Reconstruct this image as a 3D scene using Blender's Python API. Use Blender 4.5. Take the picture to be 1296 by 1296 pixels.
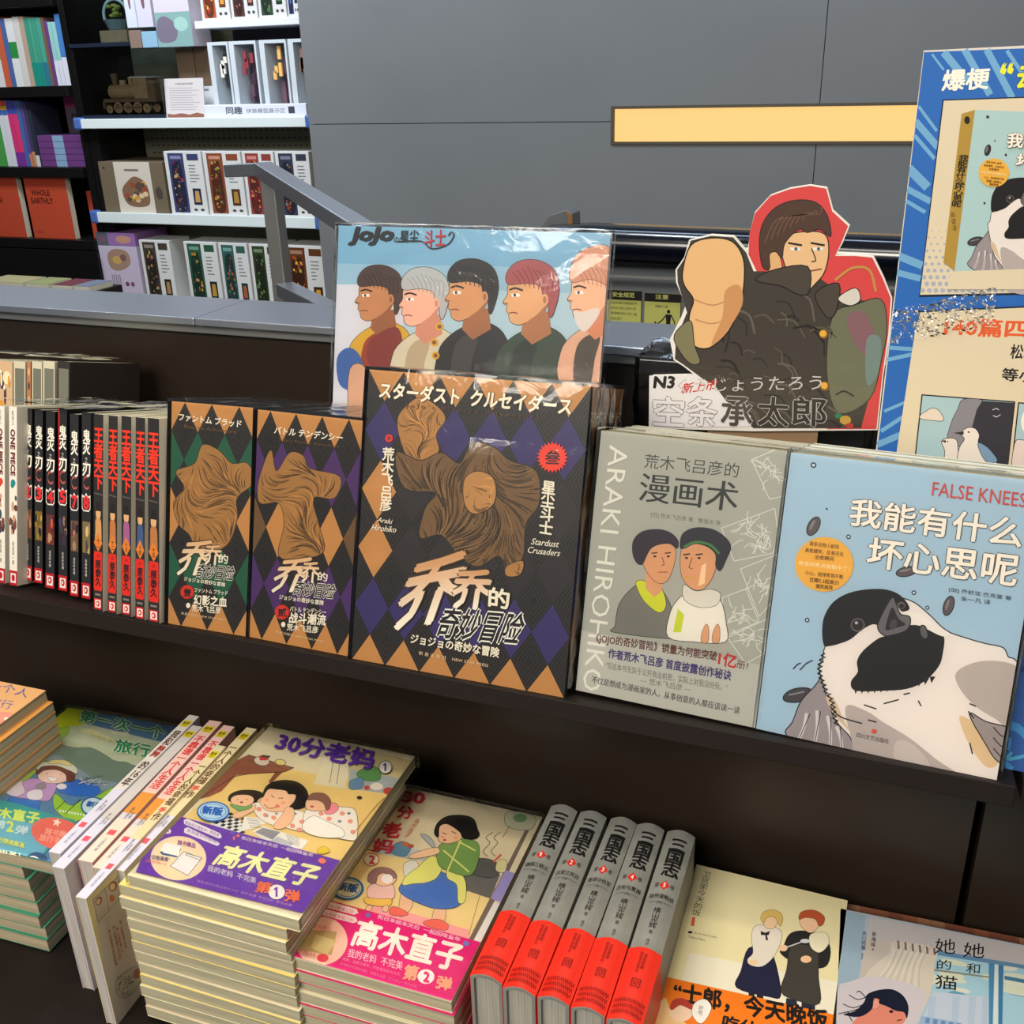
import bpy, bmesh, math, random
import numpy as np
from mathutils import Vector, Matrix

for o in list(bpy.data.objects): bpy.data.objects.remove(o)
SC = bpy.context.scene
COL = SC.collection
random.seed(5)
CM = 0.01
ZT = 1.0            # height of the upper display tier above the shop floor (m)

# ------------------------------------------------------------------ camera
PITCH, YAW, ROLL = 0.40483, 0.376024, -0.0278605
FPX = 1310.0
def cam_axes():
    f = Vector((-math.sin(YAW)*math.cos(PITCH), math.cos(YAW)*math.cos(PITCH), -math.sin(PITCH)))
    r = Vector((math.cos(YAW), math.sin(YAW), 0)); u = r.cross(f)
    c, s = math.cos(ROLL), math.sin(ROLL)
    return r*c+u*s, r*(-s)+u*c, f
CR, CU, CF = cam_axes()
CP = Vector((0, -65.754, 45.610))*CM + Vector((0, 0, ZT))
cam = bpy.data.cameras.new('camera'); cam.sensor_width = 36; cam.lens = FPX/1296*36; cam.clip_start = .01
camo = bpy.data.objects.new('camera', cam); COL.objects.link(camo)
camo.matrix_world = Matrix.Translation(CP) @ Matrix(((CR.x, CU.x, -CF.x), (CR.y, CU.y, -CF.y), (CR.z, CU.z, -CF.z))).to_4x4()
SC.camera = camo

# ------------------------------------------------------------------ light
w = bpy.data.worlds.new('world'); SC.world = w; w.use_nodes = True
w.node_tree.nodes['Background'].inputs[0].default_value = (.86, .92, 1, 1)
w.node_tree.nodes['Background'].inputs[1].default_value = .22
def area(name, loc, tgt, sx, sy, power, col):
    l = bpy.data.lights.new(name, 'AREA'); l.shape = 'RECTANGLE'; l.size = sx; l.size_y = sy; l.energy = power; l.color = col
    o = bpy.data.objects.new(name, l); COL.objects.link(o); o.location = loc
    o.rotation_euler = (Vector(tgt)-Vector(loc)).to_track_quat('-Z', 'Y').to_euler(); return o
area('unseen_overhead_light', (-.7, -2.3, 2.75), (-.3, 0, 1), 1.6, .8, 100, (1, .93, .82))  # key light added behind the camera to brighten the upright covers
area('unseen_overhead_light', (-.5, -.6, 2.9), (-.4, 0, 1), 1.0, .4, 14, (1, .94, .84))
area('unseen_overhead_light', (.9, .5, 2.9), (.2, .2, 1), 1.2, .3, 9, (1, .84, .6))
area('unseen_overhead_light', (-2.9, 1.9, 2.9), (-2.9, 3, 1), 1.6, .5, 60, (.86, .93, 1))
area('unseen_overhead_light', (-.3, 1.7, 3.0), (-.3, 2.3, 1), 2.6, .3, 30, (.62, .78, 1))
for i, (x, y, c) in enumerate(((-1.5, -.3, (1, .95, .85)), (-.9, .9, (.8, .9, 1)), (-.1, .7, (1, .85, .6)), (.6, -.2, (1, .86, .62)), (-.3, -.2, (1, .95, .85)), (-2.2, .6, (.8, .88, 1)))):
    area('film_sparkle_light', (x, y, 2.85), (x, y, 0), .12, .12, 5, c)  # small unseen lamps added to put white highlights on the plastic film
SC.view_settings.view_transform = 'Standard'; SC.view_settings.look = 'None'
SC.view_settings.exposure = -0.2; SC.view_settings.gamma = 1; SC.view_settings.use_curve_mapping = False

# ------------------------------------------------------------------ materials
def lin(h):
    if isinstance(h, str):
        h = h.lstrip('#'); h = tuple(int(h[i:i+2], 16)/255 for i in (0, 2, 4))
    else: h = tuple(v/255 for v in h)
    return tuple(v/12.92 if v <= .04045 else ((v+.055)/1.055)**2.4 for v in h)+(1,)
MATS = {}
def mat(name, col=(200, 200, 200), rough=.5, metal=0, spec=.5, noise=0, nscale=20, bump=0, bscale=50, coat=0, emit=None, estr=1, stretch=(1, 1, 1), attr=False, coatbump=0, rvar=0):
    if name in MATS: return MATS[name]
    m = bpy.data.materials.new(name); m.use_nodes = True; nt = m.node_tree; b = nt.nodes['Principled BSDF']
    c = lin(col)
    b.inputs['Base Color'].default_value = c; b.inputs['Roughness'].default_value = rough; b.inputs['Metallic'].default_value = metal
    b.inputs['Specular IOR Level'].default_value = spec
    tc = nt.nodes.new('ShaderNodeTexCoord'); mp = nt.nodes.new('ShaderNodeMapping'); mp.inputs['Scale'].default_value = stretch
    nt.links.new(tc.outputs['Object'], mp.inputs[0])
    if attr:
        a = nt.nodes.new('ShaderNodeAttribute'); a.attribute_name = 'Col'; nt.links.new(a.outputs['Color'], b.inputs['Base Color'])
    elif noise:
        n = nt.nodes.new('ShaderNodeTexNoise'); n.inputs['Scale'].default_value = nscale; n.inputs['Detail'].default_value = 4
        nt.links.new(mp.outputs[0], n.inputs[0])
        r = nt.nodes.new('ShaderNodeValToRGB'); r.color_ramp.elements[0].position = .3; r.color_ramp.elements[1].position = .7
        r.color_ramp.elements[0].color = tuple(v*(1-noise) for v in c[:3])+(1,); r.color_ramp.elements[1].color = tuple(min(1, v*(1+noise)) for v in c[:3])+(1,)
        nt.links.new(n.outputs[0], r.inputs[0]); nt.links.new(r.outputs[0], b.inputs['Base Color'])
    if bump:
        n = nt.nodes.new('ShaderNodeTexNoise'); n.inputs['Scale'].default_value = bscale; n.inputs['Detail'].default_value = 3
        nt.links.new(mp.outputs[0], n.inputs[0]); bp = nt.nodes.new('ShaderNodeBump'); bp.inputs['Strength'].default_value = bump; bp.inputs['Distance'].default_value = .002
        nt.links.new(n.outputs[0], bp.inputs['Height']); nt.links.new(bp.outputs[0], b.inputs['Normal'])
    if rvar:
        n = nt.nodes.new('ShaderNodeTexNoise'); n.inputs['Scale'].default_value = 6; nt.links.new(mp.outputs[0], n.inputs[0])
        mr = nt.nodes.new('ShaderNodeMapRange'); mr.inputs[3].default_value = rough-rvar; mr.inputs[4].default_value = rough+rvar
        nt.links.new(n.outputs[0], mr.inputs[0]); nt.links.new(mr.outputs[0], b.inputs['Roughness'])
    if coat:
        b.inputs['Coat Weight'].default_value = coat; b.inputs['Coat Roughness'].default_value = .08
        if coatbump:
            n = nt.nodes.new('ShaderNodeTexNoise'); n.inputs['Scale'].default_value = 14; n.inputs['Detail'].default_value = 5; n.inputs['Distortion'].default_value = 1.5
            nt.links.new(mp.outputs[0], n.inputs[0]); bp = nt.nodes.new('ShaderNodeBump'); bp.inputs['Strength'].default_value = coatbump; bp.inputs['Distance'].default_value = .004
            nt.links.new(n.outputs[0], bp.inputs['Height']); nt.links.new(bp.outputs[0], b.inputs['Coat Normal'])
    if emit:
        b.inputs['Emission Color'].default_value = lin(emit); b.inputs['Emission Strength'].default_value = estr
    MATS[name] = m; return m
def film_mat():
    if 'film' in MATS: return MATS['film']
    m = bpy.data.materials.new('clear_wrap_film'); m.use_nodes = True; nt = m.node_tree; nt.nodes.remove(nt.nodes['Principled BSDF'])
    out = nt.nodes['Material Output']; tr = nt.nodes.new('ShaderNodeBsdfTransparent'); gl = nt.nodes.new('ShaderNodeBsdfGlossy'); gl.inputs['Roughness'].default_value = .1
    gl.inputs['Color'].default_value = (1, 1, 1, 1)
    tc = nt.nodes.new('ShaderNodeTexCoord'); n = nt.nodes.new('ShaderNodeTexNoise'); n.inputs['Scale'].default_value = 38; n.inputs['Detail'].default_value = 3; n.inputs['Distortion'].default_value = 1.2
    nt.links.new(tc.outputs['Object'], n.inputs[0]); bp = nt.nodes.new('ShaderNodeBump'); bp.inputs['Strength'].default_value = .35; bp.inputs['Distance'].default_value = .002
    nt.links.new(n.outputs[0], bp.inputs['Height']); nt.links.new(bp.outputs[0], gl.inputs['Normal'])
    fr = nt.nodes.new('ShaderNodeFresnel'); fr.inputs[0].default_value = 1.38; nt.links.new(bp.outputs[0], fr.inputs['Normal'])
    mx = nt.nodes.new('ShaderNodeMixShader'); nt.links.new(fr.outputs[0], mx.inputs[0]); nt.links.new(tr.outputs[0], mx.inputs[1]); nt.links.new(gl.outputs[0], mx.inputs[2])
    nt.links.new(mx.outputs[0], out.inputs[0]); MATS['film'] = m; return m
def glass_mat():
    if 'glass' in MATS: return MATS['glass']
    m = bpy.data.materials.new('clear_acrylic'); m.use_nodes = True; nt = m.node_tree; nt.nodes.remove(nt.nodes['Principled BSDF'])
    out = nt.nodes['Material Output']; tr = nt.nodes.new('ShaderNodeBsdfTransparent'); gl = nt.nodes.new('ShaderNodeBsdfGlossy'); gl.inputs['Roughness'].default_value = .03
    tr.inputs[0].default_value = (.88, .94, .96, 1)
    fr = nt.nodes.new('ShaderNodeFresnel'); fr.inputs[0].default_value = 1.45
    mx = nt.nodes.new('ShaderNodeMixShader'); nt.links.new(fr.outputs[0], mx.inputs[0]); nt.links.new(tr.outputs[0], mx.inputs[1]); nt.links.new(gl.outputs[0], mx.inputs[2])
    nt.links.new(mx.outputs[0], out.inputs[0]); MATS['glass'] = m; return m
PRINT = mat('printed_ink', rough=.45, attr=True, coat=.12, coatbump=.08, spec=.4)
PRINTM = mat('printed_ink_matt', rough=.6, attr=True, spec=.3)
PAPER = mat('page_paper', (200, 190, 152), .8, noise=.12, nscale=60, stretch=(3, 60, 3), bump=.3, bscale=120)
PAPERW = mat('white_page_paper', (206, 200, 178), .8, noise=.08, nscale=60, stretch=(60, 3, 3), bump=.2)
def page_mat(nm, col, axis):
    # leaves of paper seen edge-on: fine lines across the thickness (local y)
    if nm in MATS: return MATS[nm]
    m = bpy.data.materials.new(nm); m.use_nodes = True; nt = m.node_tree; b = nt.nodes['Principled BSDF']; b.inputs['Roughness'].default_value = .85
    tc = nt.nodes.new('ShaderNodeTexCoord'); mp = nt.nodes.new('ShaderNodeMapping'); mp.inputs['Scale'].default_value = axis
    nt.links.new(tc.outputs['Object'], mp.inputs[0]); n = nt.nodes.new('ShaderNodeTexNoise'); n.inputs['Scale'].default_value = 9; n.inputs['Detail'].default_value = 5
    nt.links.new(mp.outputs[0], n.inputs[0]); r = nt.nodes.new('ShaderNodeValToRGB'); c = lin(col)
    r.color_ramp.elements[0].position = .3; r.color_ramp.elements[1].position = .65
    r.color_ramp.elements[0].color = tuple(v*.62 for v in c[:3])+(1,); r.color_ramp.elements[1].color = c
    nt.links.new(n.outputs[0], r.inputs[0]); nt.links.new(r.outputs[0], b.inputs['Base Color']); MATS[nm] = m; return m
PAGES = page_mat('paper_leaves', (192, 184, 152), (1.2, 70, 1.2))
DARK = mat('dark_laminate', (42, 33, 26), .4, noise=.22, nscale=5, spec=.35, rvar=.08, bump=.05)
BLACKW = mat('dark_brown_laminate', (26, 19, 16), .6, spec=.2)
BLACK = mat('black_laminate', (16, 14, 14), .42, spec=.3)
STEEL = mat('brushed_steel', (170, 176, 188), .33, metal=.85, noise=.06, nscale=30, stretch=(1, 25, 25), bump=.05, bscale=40)
STEELD = mat('dull_steel', (150, 150, 150), .42, metal=.7)
WHITE = mat('white_enamel', (214, 222, 222), .4)
GREYW = mat('grey_wall_panel', (116, 119, 121), .5, noise=.05, nscale=2.5, spec=.35)
def plain(c, r=.5): return mat('colour_%02x%02x%02x_%d' % (*c, int(r*100)), c, r)

# ------------------------------------------------------------------ helpers
def W(x, y, z): return Vector((x*CM, y*CM, z*CM+ZT))          # cm on the display -> metres
def ray(p): return (CF*FPX + CR*(p[0]-648) - CU*(p[1]-648)).normalized()
def hit(p, o, n):
    d = ray(p); t = (Vector(o)-CP).dot(n)/d.dot(n); return CP+d*t
def hz(p, z): return hit(p, W(0, 0, z), Vector((0, 0, 1)))      # point of a level plane seen in the photograph
def hy(p, y): return hit(p, W(0, y, 0), Vector((0, 1, 0)))
def proj(P):
    d = P-CP; z = d.dot(CF); return (648+FPX*d.dot(CR)/z, 648-FPX*d.dot(CU)/z)

def link(name, me, m, parent=None, M=None):
    o = bpy.data.objects.new(name, me); COL.objects.link(o)
    if m is not None and not me.materials: me.materials.append(m)
    if parent: o.parent = parent
    if M is not None: o.matrix_world = M
    return o
def tag(o, label=None, cat=None, group=None, kind=None):
    if label: o['label'] = label
    if cat: o['category'] = cat
    if group: o['group'] = group
    if kind: o['kind'] = kind
    return o
def thing(name, label, cat, M=None, group=None):
    o = bpy.data.objects.new(name, None); COL.objects.link(o); o.empty_display_size = .02
    if M is not None: o.matrix_world = M
    return tag(o, label, cat, group)
def me_from(verts, faces):
    me = bpy.data.meshes.new('m'); me.from_pydata([tuple(v) for v in verts], [], faces); me.update(); return me
class Geo:
    def __init__(s): s.v = []; s.f = []
    def box(s, x0, y0, z0, x1, y1, z1):
        b = len(s.v)
        s.v += [(x0, y0, z0), (x1, y0, z0), (x1, y1, z0), (x0, y1, z0), (x0, y0, z1), (x1, y0, z1), (x1, y1, z1), (x0, y1, z1)]
        s.f += [tuple(b+i for i in q) for q in ((0, 3, 2, 1), (4, 5, 6, 7), (0, 1, 5, 4), (1, 2, 6, 5), (2, 3, 7, 6), (3, 0, 4, 7))]; return s
    def prism(s, prof, a, b, axis='z'):
        k = len(s.v); n = len(prof)
        for h in (a, b):
            for (p, q) in prof: s.v.append({'z': (p, q, h), 'x': (h, p, q), 'y': (p, h, q)}[axis])
        s.f += [tuple(k+i for i in range(n))[::-1], tuple(k+n+i for i in range(n))]
        s.f += [(k+i, k+(i+1) % n, k+n+(i+1) % n, k+n+i) for i in range(n)]; return s
    def tube(s, a, b, r, n=10, r2=None):
        a = Vector(a); b = Vector(b); r2 = r if r2 is None else r2; d = (b-a).normalized(); u = d.orthogonal().normalized(); v = d.cross(u); k = len(s.v)
        for P, rr in ((a, r), (b, r2)):
            for i in range(n):
                t = 2*math.pi*i/n; s.v.append(tuple(P+u*math.cos(t)*rr+v*math.sin(t)*rr))
        s.f += [tuple(k+i for i in range(n))[::-1], tuple(k+n+i for i in range(n))]
        s.f += [(k+i, k+(i+1) % n, k+n+(i+1) % n, k+n+i) for i in range(n)]; return s
    def bar(s, a, b, w, h):      # rectangular bar between two points
        a = Vector(a); b = Vector(b); d = (b-a).normalized(); u = d.cross(Vector((0, 0, 1)))
        if u.length < 1e-3: u = Vector((1, 0, 0))
        u.normalize(); v = u.cross(d); k = len(s.v)
        for P in (a, b):
            for i, j in ((-1, -1), (1, -1), (1, 1), (-1, 1)): s.v.append(tuple(P+u*w/2*i+v*h/2*j))
        s.f += [tuple(k+i for i in q) for q in ((0, 3, 2, 1), (4, 5, 6, 7), (0, 1, 5, 4), (1, 2, 6, 5), (2, 3, 7, 6), (3, 0, 4, 7))]; return s
    def torus(s, c, R, r, ax='z', n=20, m=6, a0=0, a1=2*math.pi):
        k = len(s.v); full = abs(a1-a0-2*math.pi) < 1e-6; N = n if full else n+1
        for i in range(N):
            t = a0+(a1-a0)*i/n
            for j in range(m):
                p = 2*math.pi*j/m; q = (math.cos(t)*(R+r*math.cos(p)), math.sin(t)*(R+r*math.cos(p)), r*math.sin(p))
                if ax == 'y': q = (q[0], q[2], q[1])
                if ax == 'x': q = (q[2], q[0], q[1])
                s.v.append(tuple(Vector(c)+Vector(q)))
        for i in range(n):
            for j in range(m): s.f.append((k+i*m+j, k+((i+1) % N)*m+j, k+((i+1) % N)*m+(j+1) % m, k+i*m+(j+1) % m))
        return s
    def build(s, name, m, parent=None, M=None, bevel=0, smooth=False):
        me = me_from(s.v, s.f); o = link(name, me, m, parent, M)
        if bevel:
            md = o.modifiers.new('bevel', 'BEVEL'); md.width = bevel; md.segments = 2; md.limit_method = 'ANGLE'
        if smooth:
            for p in me.polygons: p.use_smooth = True
        return o

def clip_poly(pts, u0, v0, u1, v1):
    for ax, val, sg in ((0, u0, 1), (0, u1, -1), (1, v0, 1), (1, v1, -1)):
        out = []
        for i in range(len(pts)):
            a, b = pts[i-1], pts[i]; da, db = (a[ax]-val)*sg, (b[ax]-val)*sg
            if (da >= 0) != (db >= 0):
                t = da/(da-db); out.append((a[0]+(b[0]-a[0])*t, a[1]+(b[1]-a[1])*t))
            if db >= 0: out.append(b)
        pts = out
        if len(pts) < 3: return []
    return pts
GL = {}
def glyphs(s, bold, shear, sp, lsp, cuts=0):
    k = (s, bold, shear, sp, lsp, cuts)
    if k in GL: return GL[k]
    c = bpy.data.curves.new('t', 'FONT'); c.body = s; c.resolution_u = 2; c.offset = bold; c.shear = shear; c.space_character = sp; c.space_line = lsp
    c.align_x = 'CENTER' if '\n' in s else 'LEFT'
    o = bpy.data.objects.new('t', c); m = o.to_mesh()
    if cuts:      # lettering that has to follow a rounded spine is cut into narrow strips
        bm = bmesh.new(); bm.from_mesh(m); xs_ = [q.co.x for q in bm.verts]; a0, a1 = min(xs_), max(xs_)
        for i in range(1, cuts): bmesh.ops.bisect_plane(bm, geom=bm.verts[:]+bm.edges[:]+bm.faces[:], plane_co=(a0+(a1-a0)*i/cuts, 0, 0), plane_no=(1, 0, 0))
        bm.verts.index_update(); v = [(q.co.x, q.co.y) for q in bm.verts]; f = [tuple(q.index for q in p.verts) for p in bm.faces]; bm.free()
    else:
        v = [(a.co.x, a.co.y) for a in m.vertices]; f = [tuple(p.vertices) for p in m.polygons]
    o.to_mesh_clear(); bpy.data.objects.remove(o); bpy.data.curves.remove(c)
    xs = [a[0] for a in v] or [0, 1]; ys = [a[1] for a in v] or [0, 1]
    GL[k] = (v, f, min(xs), max(xs), min(ys), max(ys)); return GL[k]

class Print:
    """flat print lying on a plane: origin O, unit axes U (right) and V (up), size w x h in metres; points given either as traced
    photograph pixels (carried onto the plane) or as fractions of the sheet"""
    def __init__(s, O, U, V, w, h, Minv, zoom=None, bend=None, clip=True):
        s.O = Vector(O); s.U = Vector(U).normalized(); s.V = Vector(V).normalized(); s.N = s.U.cross(s.V).normalized()
        s.w = w; s.h = h; s.Mi = Minv; s.zoom = zoom; s.v = []; s.f = []; s.c = []; s.lay = 0; s.bend = bend; s.clip = clip
        s.tv = []; s.tf = []; s.tc = []
        if (CP-s.O).dot(s.N) < 0: s.N = -s.N
    def uv(s, p):
        if s.zoom is None: return (p[0]*s.w, p[1]*s.h)
        z = s.zoom; q = (z[0]+p[0]*z[2], z[1]+p[1]*z[2]); P = hit(q, s.O, s.N)-s.O
        return (P.dot(s.U), P.dot(s.V))
    def P3(s, u, v, lay):
        e = s.bend(u, v) if s.bend else 0
        return s.Mi @ (s.O+s.U*u+s.V*v+s.N*(e+.0002+lay*.00001))
    def _add(s, pts, col, cols=None):
        b = len(s.v); L_ = s.lay+(len(s.f) % 7)*.09; s.v += [s.P3(u, v, L_) for u, v in pts]; s.f.append(tuple(range(b, b+len(pts))))
        s.c.append([lin(c) for c in cols] if cols else [lin(col)]*len(pts))
    def poly(s, pts, col, uv=False, up=True):
        q = pts if uv else [s.uv(p) for p in pts]
        if s.clip: q = clip_poly(q, 0, 0, s.w, s.h)
        if len(q) < 3: return s
        s._add(q, col)
        if up: s.lay += 1
        return s
    def fill(s, col): return s.poly([(0, 0), (s.w, 0), (s.w, s.h), (0, s.h)], col, uv=True)
    def blob(s, pts, col, line=None, lw=2, n=4, up=True):
        q = smooth(pts, n)
        if line: s.line(q+[q[0]], lw*2, line, raw=True)
        return s.poly(q, col, up=up)
    def ell(s, c, rx, ry, col, rot=0, n=28, up=True):
        a = math.radians(rot)
        return s.poly([(c[0]+rx*math.cos(t)*math.cos(a)-ry*math.sin(t)*math.sin(a), c[1]+rx*math.cos(t)*math.sin(a)+ry*math.sin(t)*math.cos(a)) for t in [2*math.pi*i/n for i in range(n)]], col, up=up)
    def one(s, cx, cy, h, col):       # numeral 1
        a = h/2; return s.poly([(cx+.10*h, cy-a), (cx+.10*h, cy+a), (cx-.12*h, cy+a), (cx-.12*h, cy-a*.45), (cx-.3*h, cy-a*.35), (cx-.3*h, cy-a*.6), (cx-.05*h, cy-a)], col)
    def line(s, pts, wd, col, raw=False, up=True):
        if not raw and len(pts) > 2: pts = smooth(pts, 4, closed=False)
        for a, b in zip(pts, pts[1:]):
            d = Vector((b[0]-a[0], b[1]-a[1]))
            if d.length < 1e-6: continue
            n = Vector((-d.y, d.x)).normalized()*wd/2; e = d.normalized()*wd*.25
            s.poly([(a[0]-e.x+n.x, a[1]-e.y+n.y), (a[0]-e.x-n.x, a[1]-e.y-n.y), (b[0]+e.x-n.x, b[1]+e.y-n.y), (b[0]+e.x+n.x, b[1]+e.y+n.y)], col, up=False)
        if up: s.lay += 1
        return s
    def text(s, t, BL, BR, TL, col, bold=0.0, shear=0, sp=1, lsp=1, col2=None, outline=None, ow=.05):
        v, f, x0, x1, y0, y1 = glyphs(t, 0, shear, sp, lsp, 10 if s.bend else 0)
        a, b, c = (Vector(s.uv(p)) for p in (BL, BR, TL)); ex = (b-a)/max(x1-x0, 1e-6); ey = (c-a)/max(y1-y0, 1e-6)
        for k, (bo, cc) in enumerate(([(max(bold, 0)+ow, outline)] if outline else [])+[(max(bold, 0), col)]):
            l1 = lin(cc); l2 = lin(col2) if (col2 and k == (1 if outline else 0)) else l1
            if bo < .004: offs = [(0, 0)]
            elif bo < .02: offs = [(-bo, 0), (bo, 0)]
            else: offs = [(bo*math.cos(q*math.pi/4+.39), bo*math.sin(q*math.pi/4+.39)) for q in range(8 if bo > .045 else 8)][::2]
            for dx, dy in offs:
                base = len(s.tv); s.lay += .45
                for (x, y) in v:
                    q = a+ex*(x-x0+dx)+ey*(y-y0+dy); s.tv.append(s.P3(q.x, q.y, s.lay+4))
                for fc in f:
                    s.tf.append(tuple(base+i for i in fc))
                    s.tc.append([tuple(l1[j]+(l2[j]-l1[j])*max(0, min(1, (v[i][1]-y0)/(y1-y0))) for j in range(4)) for i in fc])
            s.lay += 2
        return s
    def _mesh(s, v, f, c):
        me = me_from(v, f); ca = me.color_attributes.new('Col', 'FLOAT_COLOR', 'CORNER')
        fl = [x for cc in c for col in cc for x in col]
        if len(fl) == len(ca.data)*4: ca.data.foreach_set('color', fl)
        return me
    def build(s, parent, m=None, name='cover_print', tname='lettering'):
        b = len(s.v)
        want = ('paper_band',) if name.startswith('band') else ('cover', 'carton', 'board', 'sheet', 'plate', 'sign_strip')
        if parent.name.split('.')[0] not in ('diorama_stand',):
            parent = next((k_ for k_ in COL.objects if k_.parent == parent and k_.name.split('.')[0] in want), parent)      # the print belongs to the cover it is on
        return link(name, s._mesh(s.v+s.tv, s.f+[tuple(b+i for i in f) for f in s.tf], s.c+s.tc), m or PRINT, parent)
def smooth(pts, n=4, closed=True):
    N = len(pts); out = []
    if N < 3: return list(pts)
    for i in range(N if closed else N-1):
        g = (lambda k: pts[k % N]) if closed else (lambda k: pts[max(0, min(N-1, k))])
        p0, p1, p2, p3 = g(i-1), g(i), g(i+1), g(i+2)
        for j in range(n):
            t = j/n
            out.append(tuple(.5*((2*p1[k])+(-p0[k]+p2[k])*t+(2*p0[k]-5*p1[k]+4*p2[k]-p3[k])*t*t+(-p0[k]+3*p1[k]-3*p2[k]+p3[k])*t**3) for k in (0, 1)))
    if not closed: out.append(tuple(pts[-1]))
    return out

# book local frame: x 0..w from spine to fore-edge, z 0..h height, y 0..t thickness, front cover at y=0 looking at -y
def upright(BL, BR, TL, y0=None):
    """pose of a face-out book: bottom corners on the tier (z=0), lean and height solved from the top corner"""
    P0 = hz(BL, 0); P1 = hz(BR, 0); rz = math.atan2(P1.y-P0.y, P1.x-P0.x); wd = (P1-P0).length
    best = None
    for i in range(0, 46):
        a = i*.01; up = Matrix.Rotation(rz, 3, 'Z') @ Matrix.Rotation(-a, 3, 'X') @ Vector((0, 0, 1))
        for j in range(140, 290):
            q = proj(P0+up*j*.001); e = (q[0]-TL[0])**2*2+(q[1]-TL[1])**2+(a-.27)**2*800
            if best is None or e < best[0]: best = (e, a, j*.001)
    return P0, rz, best[1], wd, best[2]
def poseM(P0, rz, lean): return Matrix.Translation(P0) @ Matrix.Rotation(rz, 4, 'Z') @ Matrix.Rotation(-lean, 4, 'X')
def book_parts(root, w_, h, t, cover, pages=None, hard=False, spine_col=None, wrap=False, back=None, bt=.0006):
    """cover (front, back, spine) and page block as separate parts, in the local frame of root"""
    pages = pages or PAGES; i = .003 if hard else .0004
    k = bt*(4 if hard else 1)
    Geo().box(k, k, i, w_-i, t-k, h-i).build('page_block', pages, root)
    g = Geo()
    if hard:
        prof = [(0, t)]; n = 8
        outer = [(-.0045*math.sin(math.pi*j/n), t*j/n) for j in range(n+1)]
        inner = [(x+k, max(k, min(t-k, y))) for x, y in outer]
        loop = [(w_, 0), (w_, k), (k, k)]+inner[1:-1]+[(k, t-k), (w_, t-k), (w_, t)]+outer[::-1]
        g.prism(loop[::-1], 0, h, 'z')
    else:
        g.prism([(0, 0), (w_, 0), (w_, k), (k, k), (k, t-k), (w_, t-k), (w_, t), (0, t)], 0, h, 'z')
    g.build('cover', cover, root)
    if wrap: film(root, w_, h, t)
def film(root, w_, h, t, e=.0026, amp=.0012, n=7, tail=True):
    """crinkled clear wrap round a box-shaped thing"""
    v = []; f = []; rnd = random.Random(int(w_*1e5)+int(h*1e4))
    def face(o, a, b, na, nb):
        k = len(v)
        nrm = Vector(a).cross(Vector(b)).normalized()
        for j in range(nb+1):
            for i in range(na+1):
                ed = (i in (0, na)) or (j in (0, nb))
                v.append(Vector(o)+Vector(a)*i/na+Vector(b)*j/nb+nrm*(0 if ed else rnd.uniform(0, amp)))
        for j in range(nb):
            for i in range(na): q = k+j*(na+1)+i; f.append((q, q+1, q+na+2, q+na+1))
    x0, x1, y0, y1, z0, z1 = -e, w_+e, -e, t+e, 0, h+e
    face((x0, y0, z0), (x1-x0, 0, 0), (0, 0, z1-z0), n, n*2)
    face((x0, y0, z1), (x1-x0, 0, 0), (0, y1-y0, 0), n*2, n)
    face((x1, y0, z0), (0, y1-y0, 0), (0, 0, z1-z0), n, n*2)
    face((x0, y1, z0), (0, y0-y1, 0), (0, 0, z1-z0), n, n*2)
    if tail:      # heat-sealed seam standing up along the top edge
        k = len(v); m = 16
        for i in range(m+1):
            x = x0+(x1-x0)*i/m
            v.append(Vector((x, y0+(y1-y0)*.15, z1))); v.append(Vector((x, y0+(y1-y0)*.15-rnd.uniform(0, .004), z1+rnd.uniform(.0005, .0035))))
        for i in range(m): f.append((k+2*i, k+2*i+2, k+2*i+3, k+2*i+1))
    return link('shrink_wrap', me_from(v, f), film_mat(), root)
def copy_tree(o, M=None, label=None, group=None, parent=None):
    c = o.copy(); COL.objects.link(c); c.parent = parent
    if parent is not None: c.matrix_parent_inverse = o.matrix_parent_inverse.copy()
    if M is not None: c.matrix_world = M
    if label: c['label'] = label
    if group: c['group'] = group
    for ch in [x for x in KIDS(o)]: copy_tree(ch, parent=c)
    return c
def KIDS(o): return [x for x in COL.objects if x.parent == o]
def faceprint(root, M, w_, h, zoom, **k):     # print on the front cover
    Q = M.to_3x3(); return Print(M @ Vector((0, 0, 0)), Q @ Vector((1, 0, 0)), Q @ Vector((0, 0, 1)), w_, h, M.inverted(), zoom, **k)
def spineprint(root, M, h, t, zoom=None, **k):   # print on the spine, u runs so that the text reads upright
    Q = M.to_3x3(); return Print(M @ Vector((0, t, 0)), Q @ Vector((0, -1, 0)), Q @ Vector((0, 0, 1)), t, h, M.inverted(), zoom, **k)
def sideprint(root, M, w_, h, t, zoom=None, **k):   # print on the fore-edge side (x = w)
    Q = M.to_3x3(); return Print(M @ Vector((w_, 0, 0)), Q @ Vector((0, 1, 0)), Q @ Vector((0, 0, 1)), t, h, M.inverted(), zoom, **k)
Z1 = (0, 0, 1/3); Z2 = (400, 200, 1/3); Z3 = (832, 200, 464/1296); Z4 = (0, 430, 1/3); Y1 = (432, 450, 1/3); Y2 = (864, 560, 1/3); Y3 = (0, 850, 432/1255)
Y4 = (380, 864, 1/3); Y5 = (800, 900, 496/1296); P5 = (1100, 40, 196/1296); P6 = (1100, 236, 196/1296); P7 = (1100, 400, 196/1296); P8 = (700, 440, 200/1296)
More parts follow.
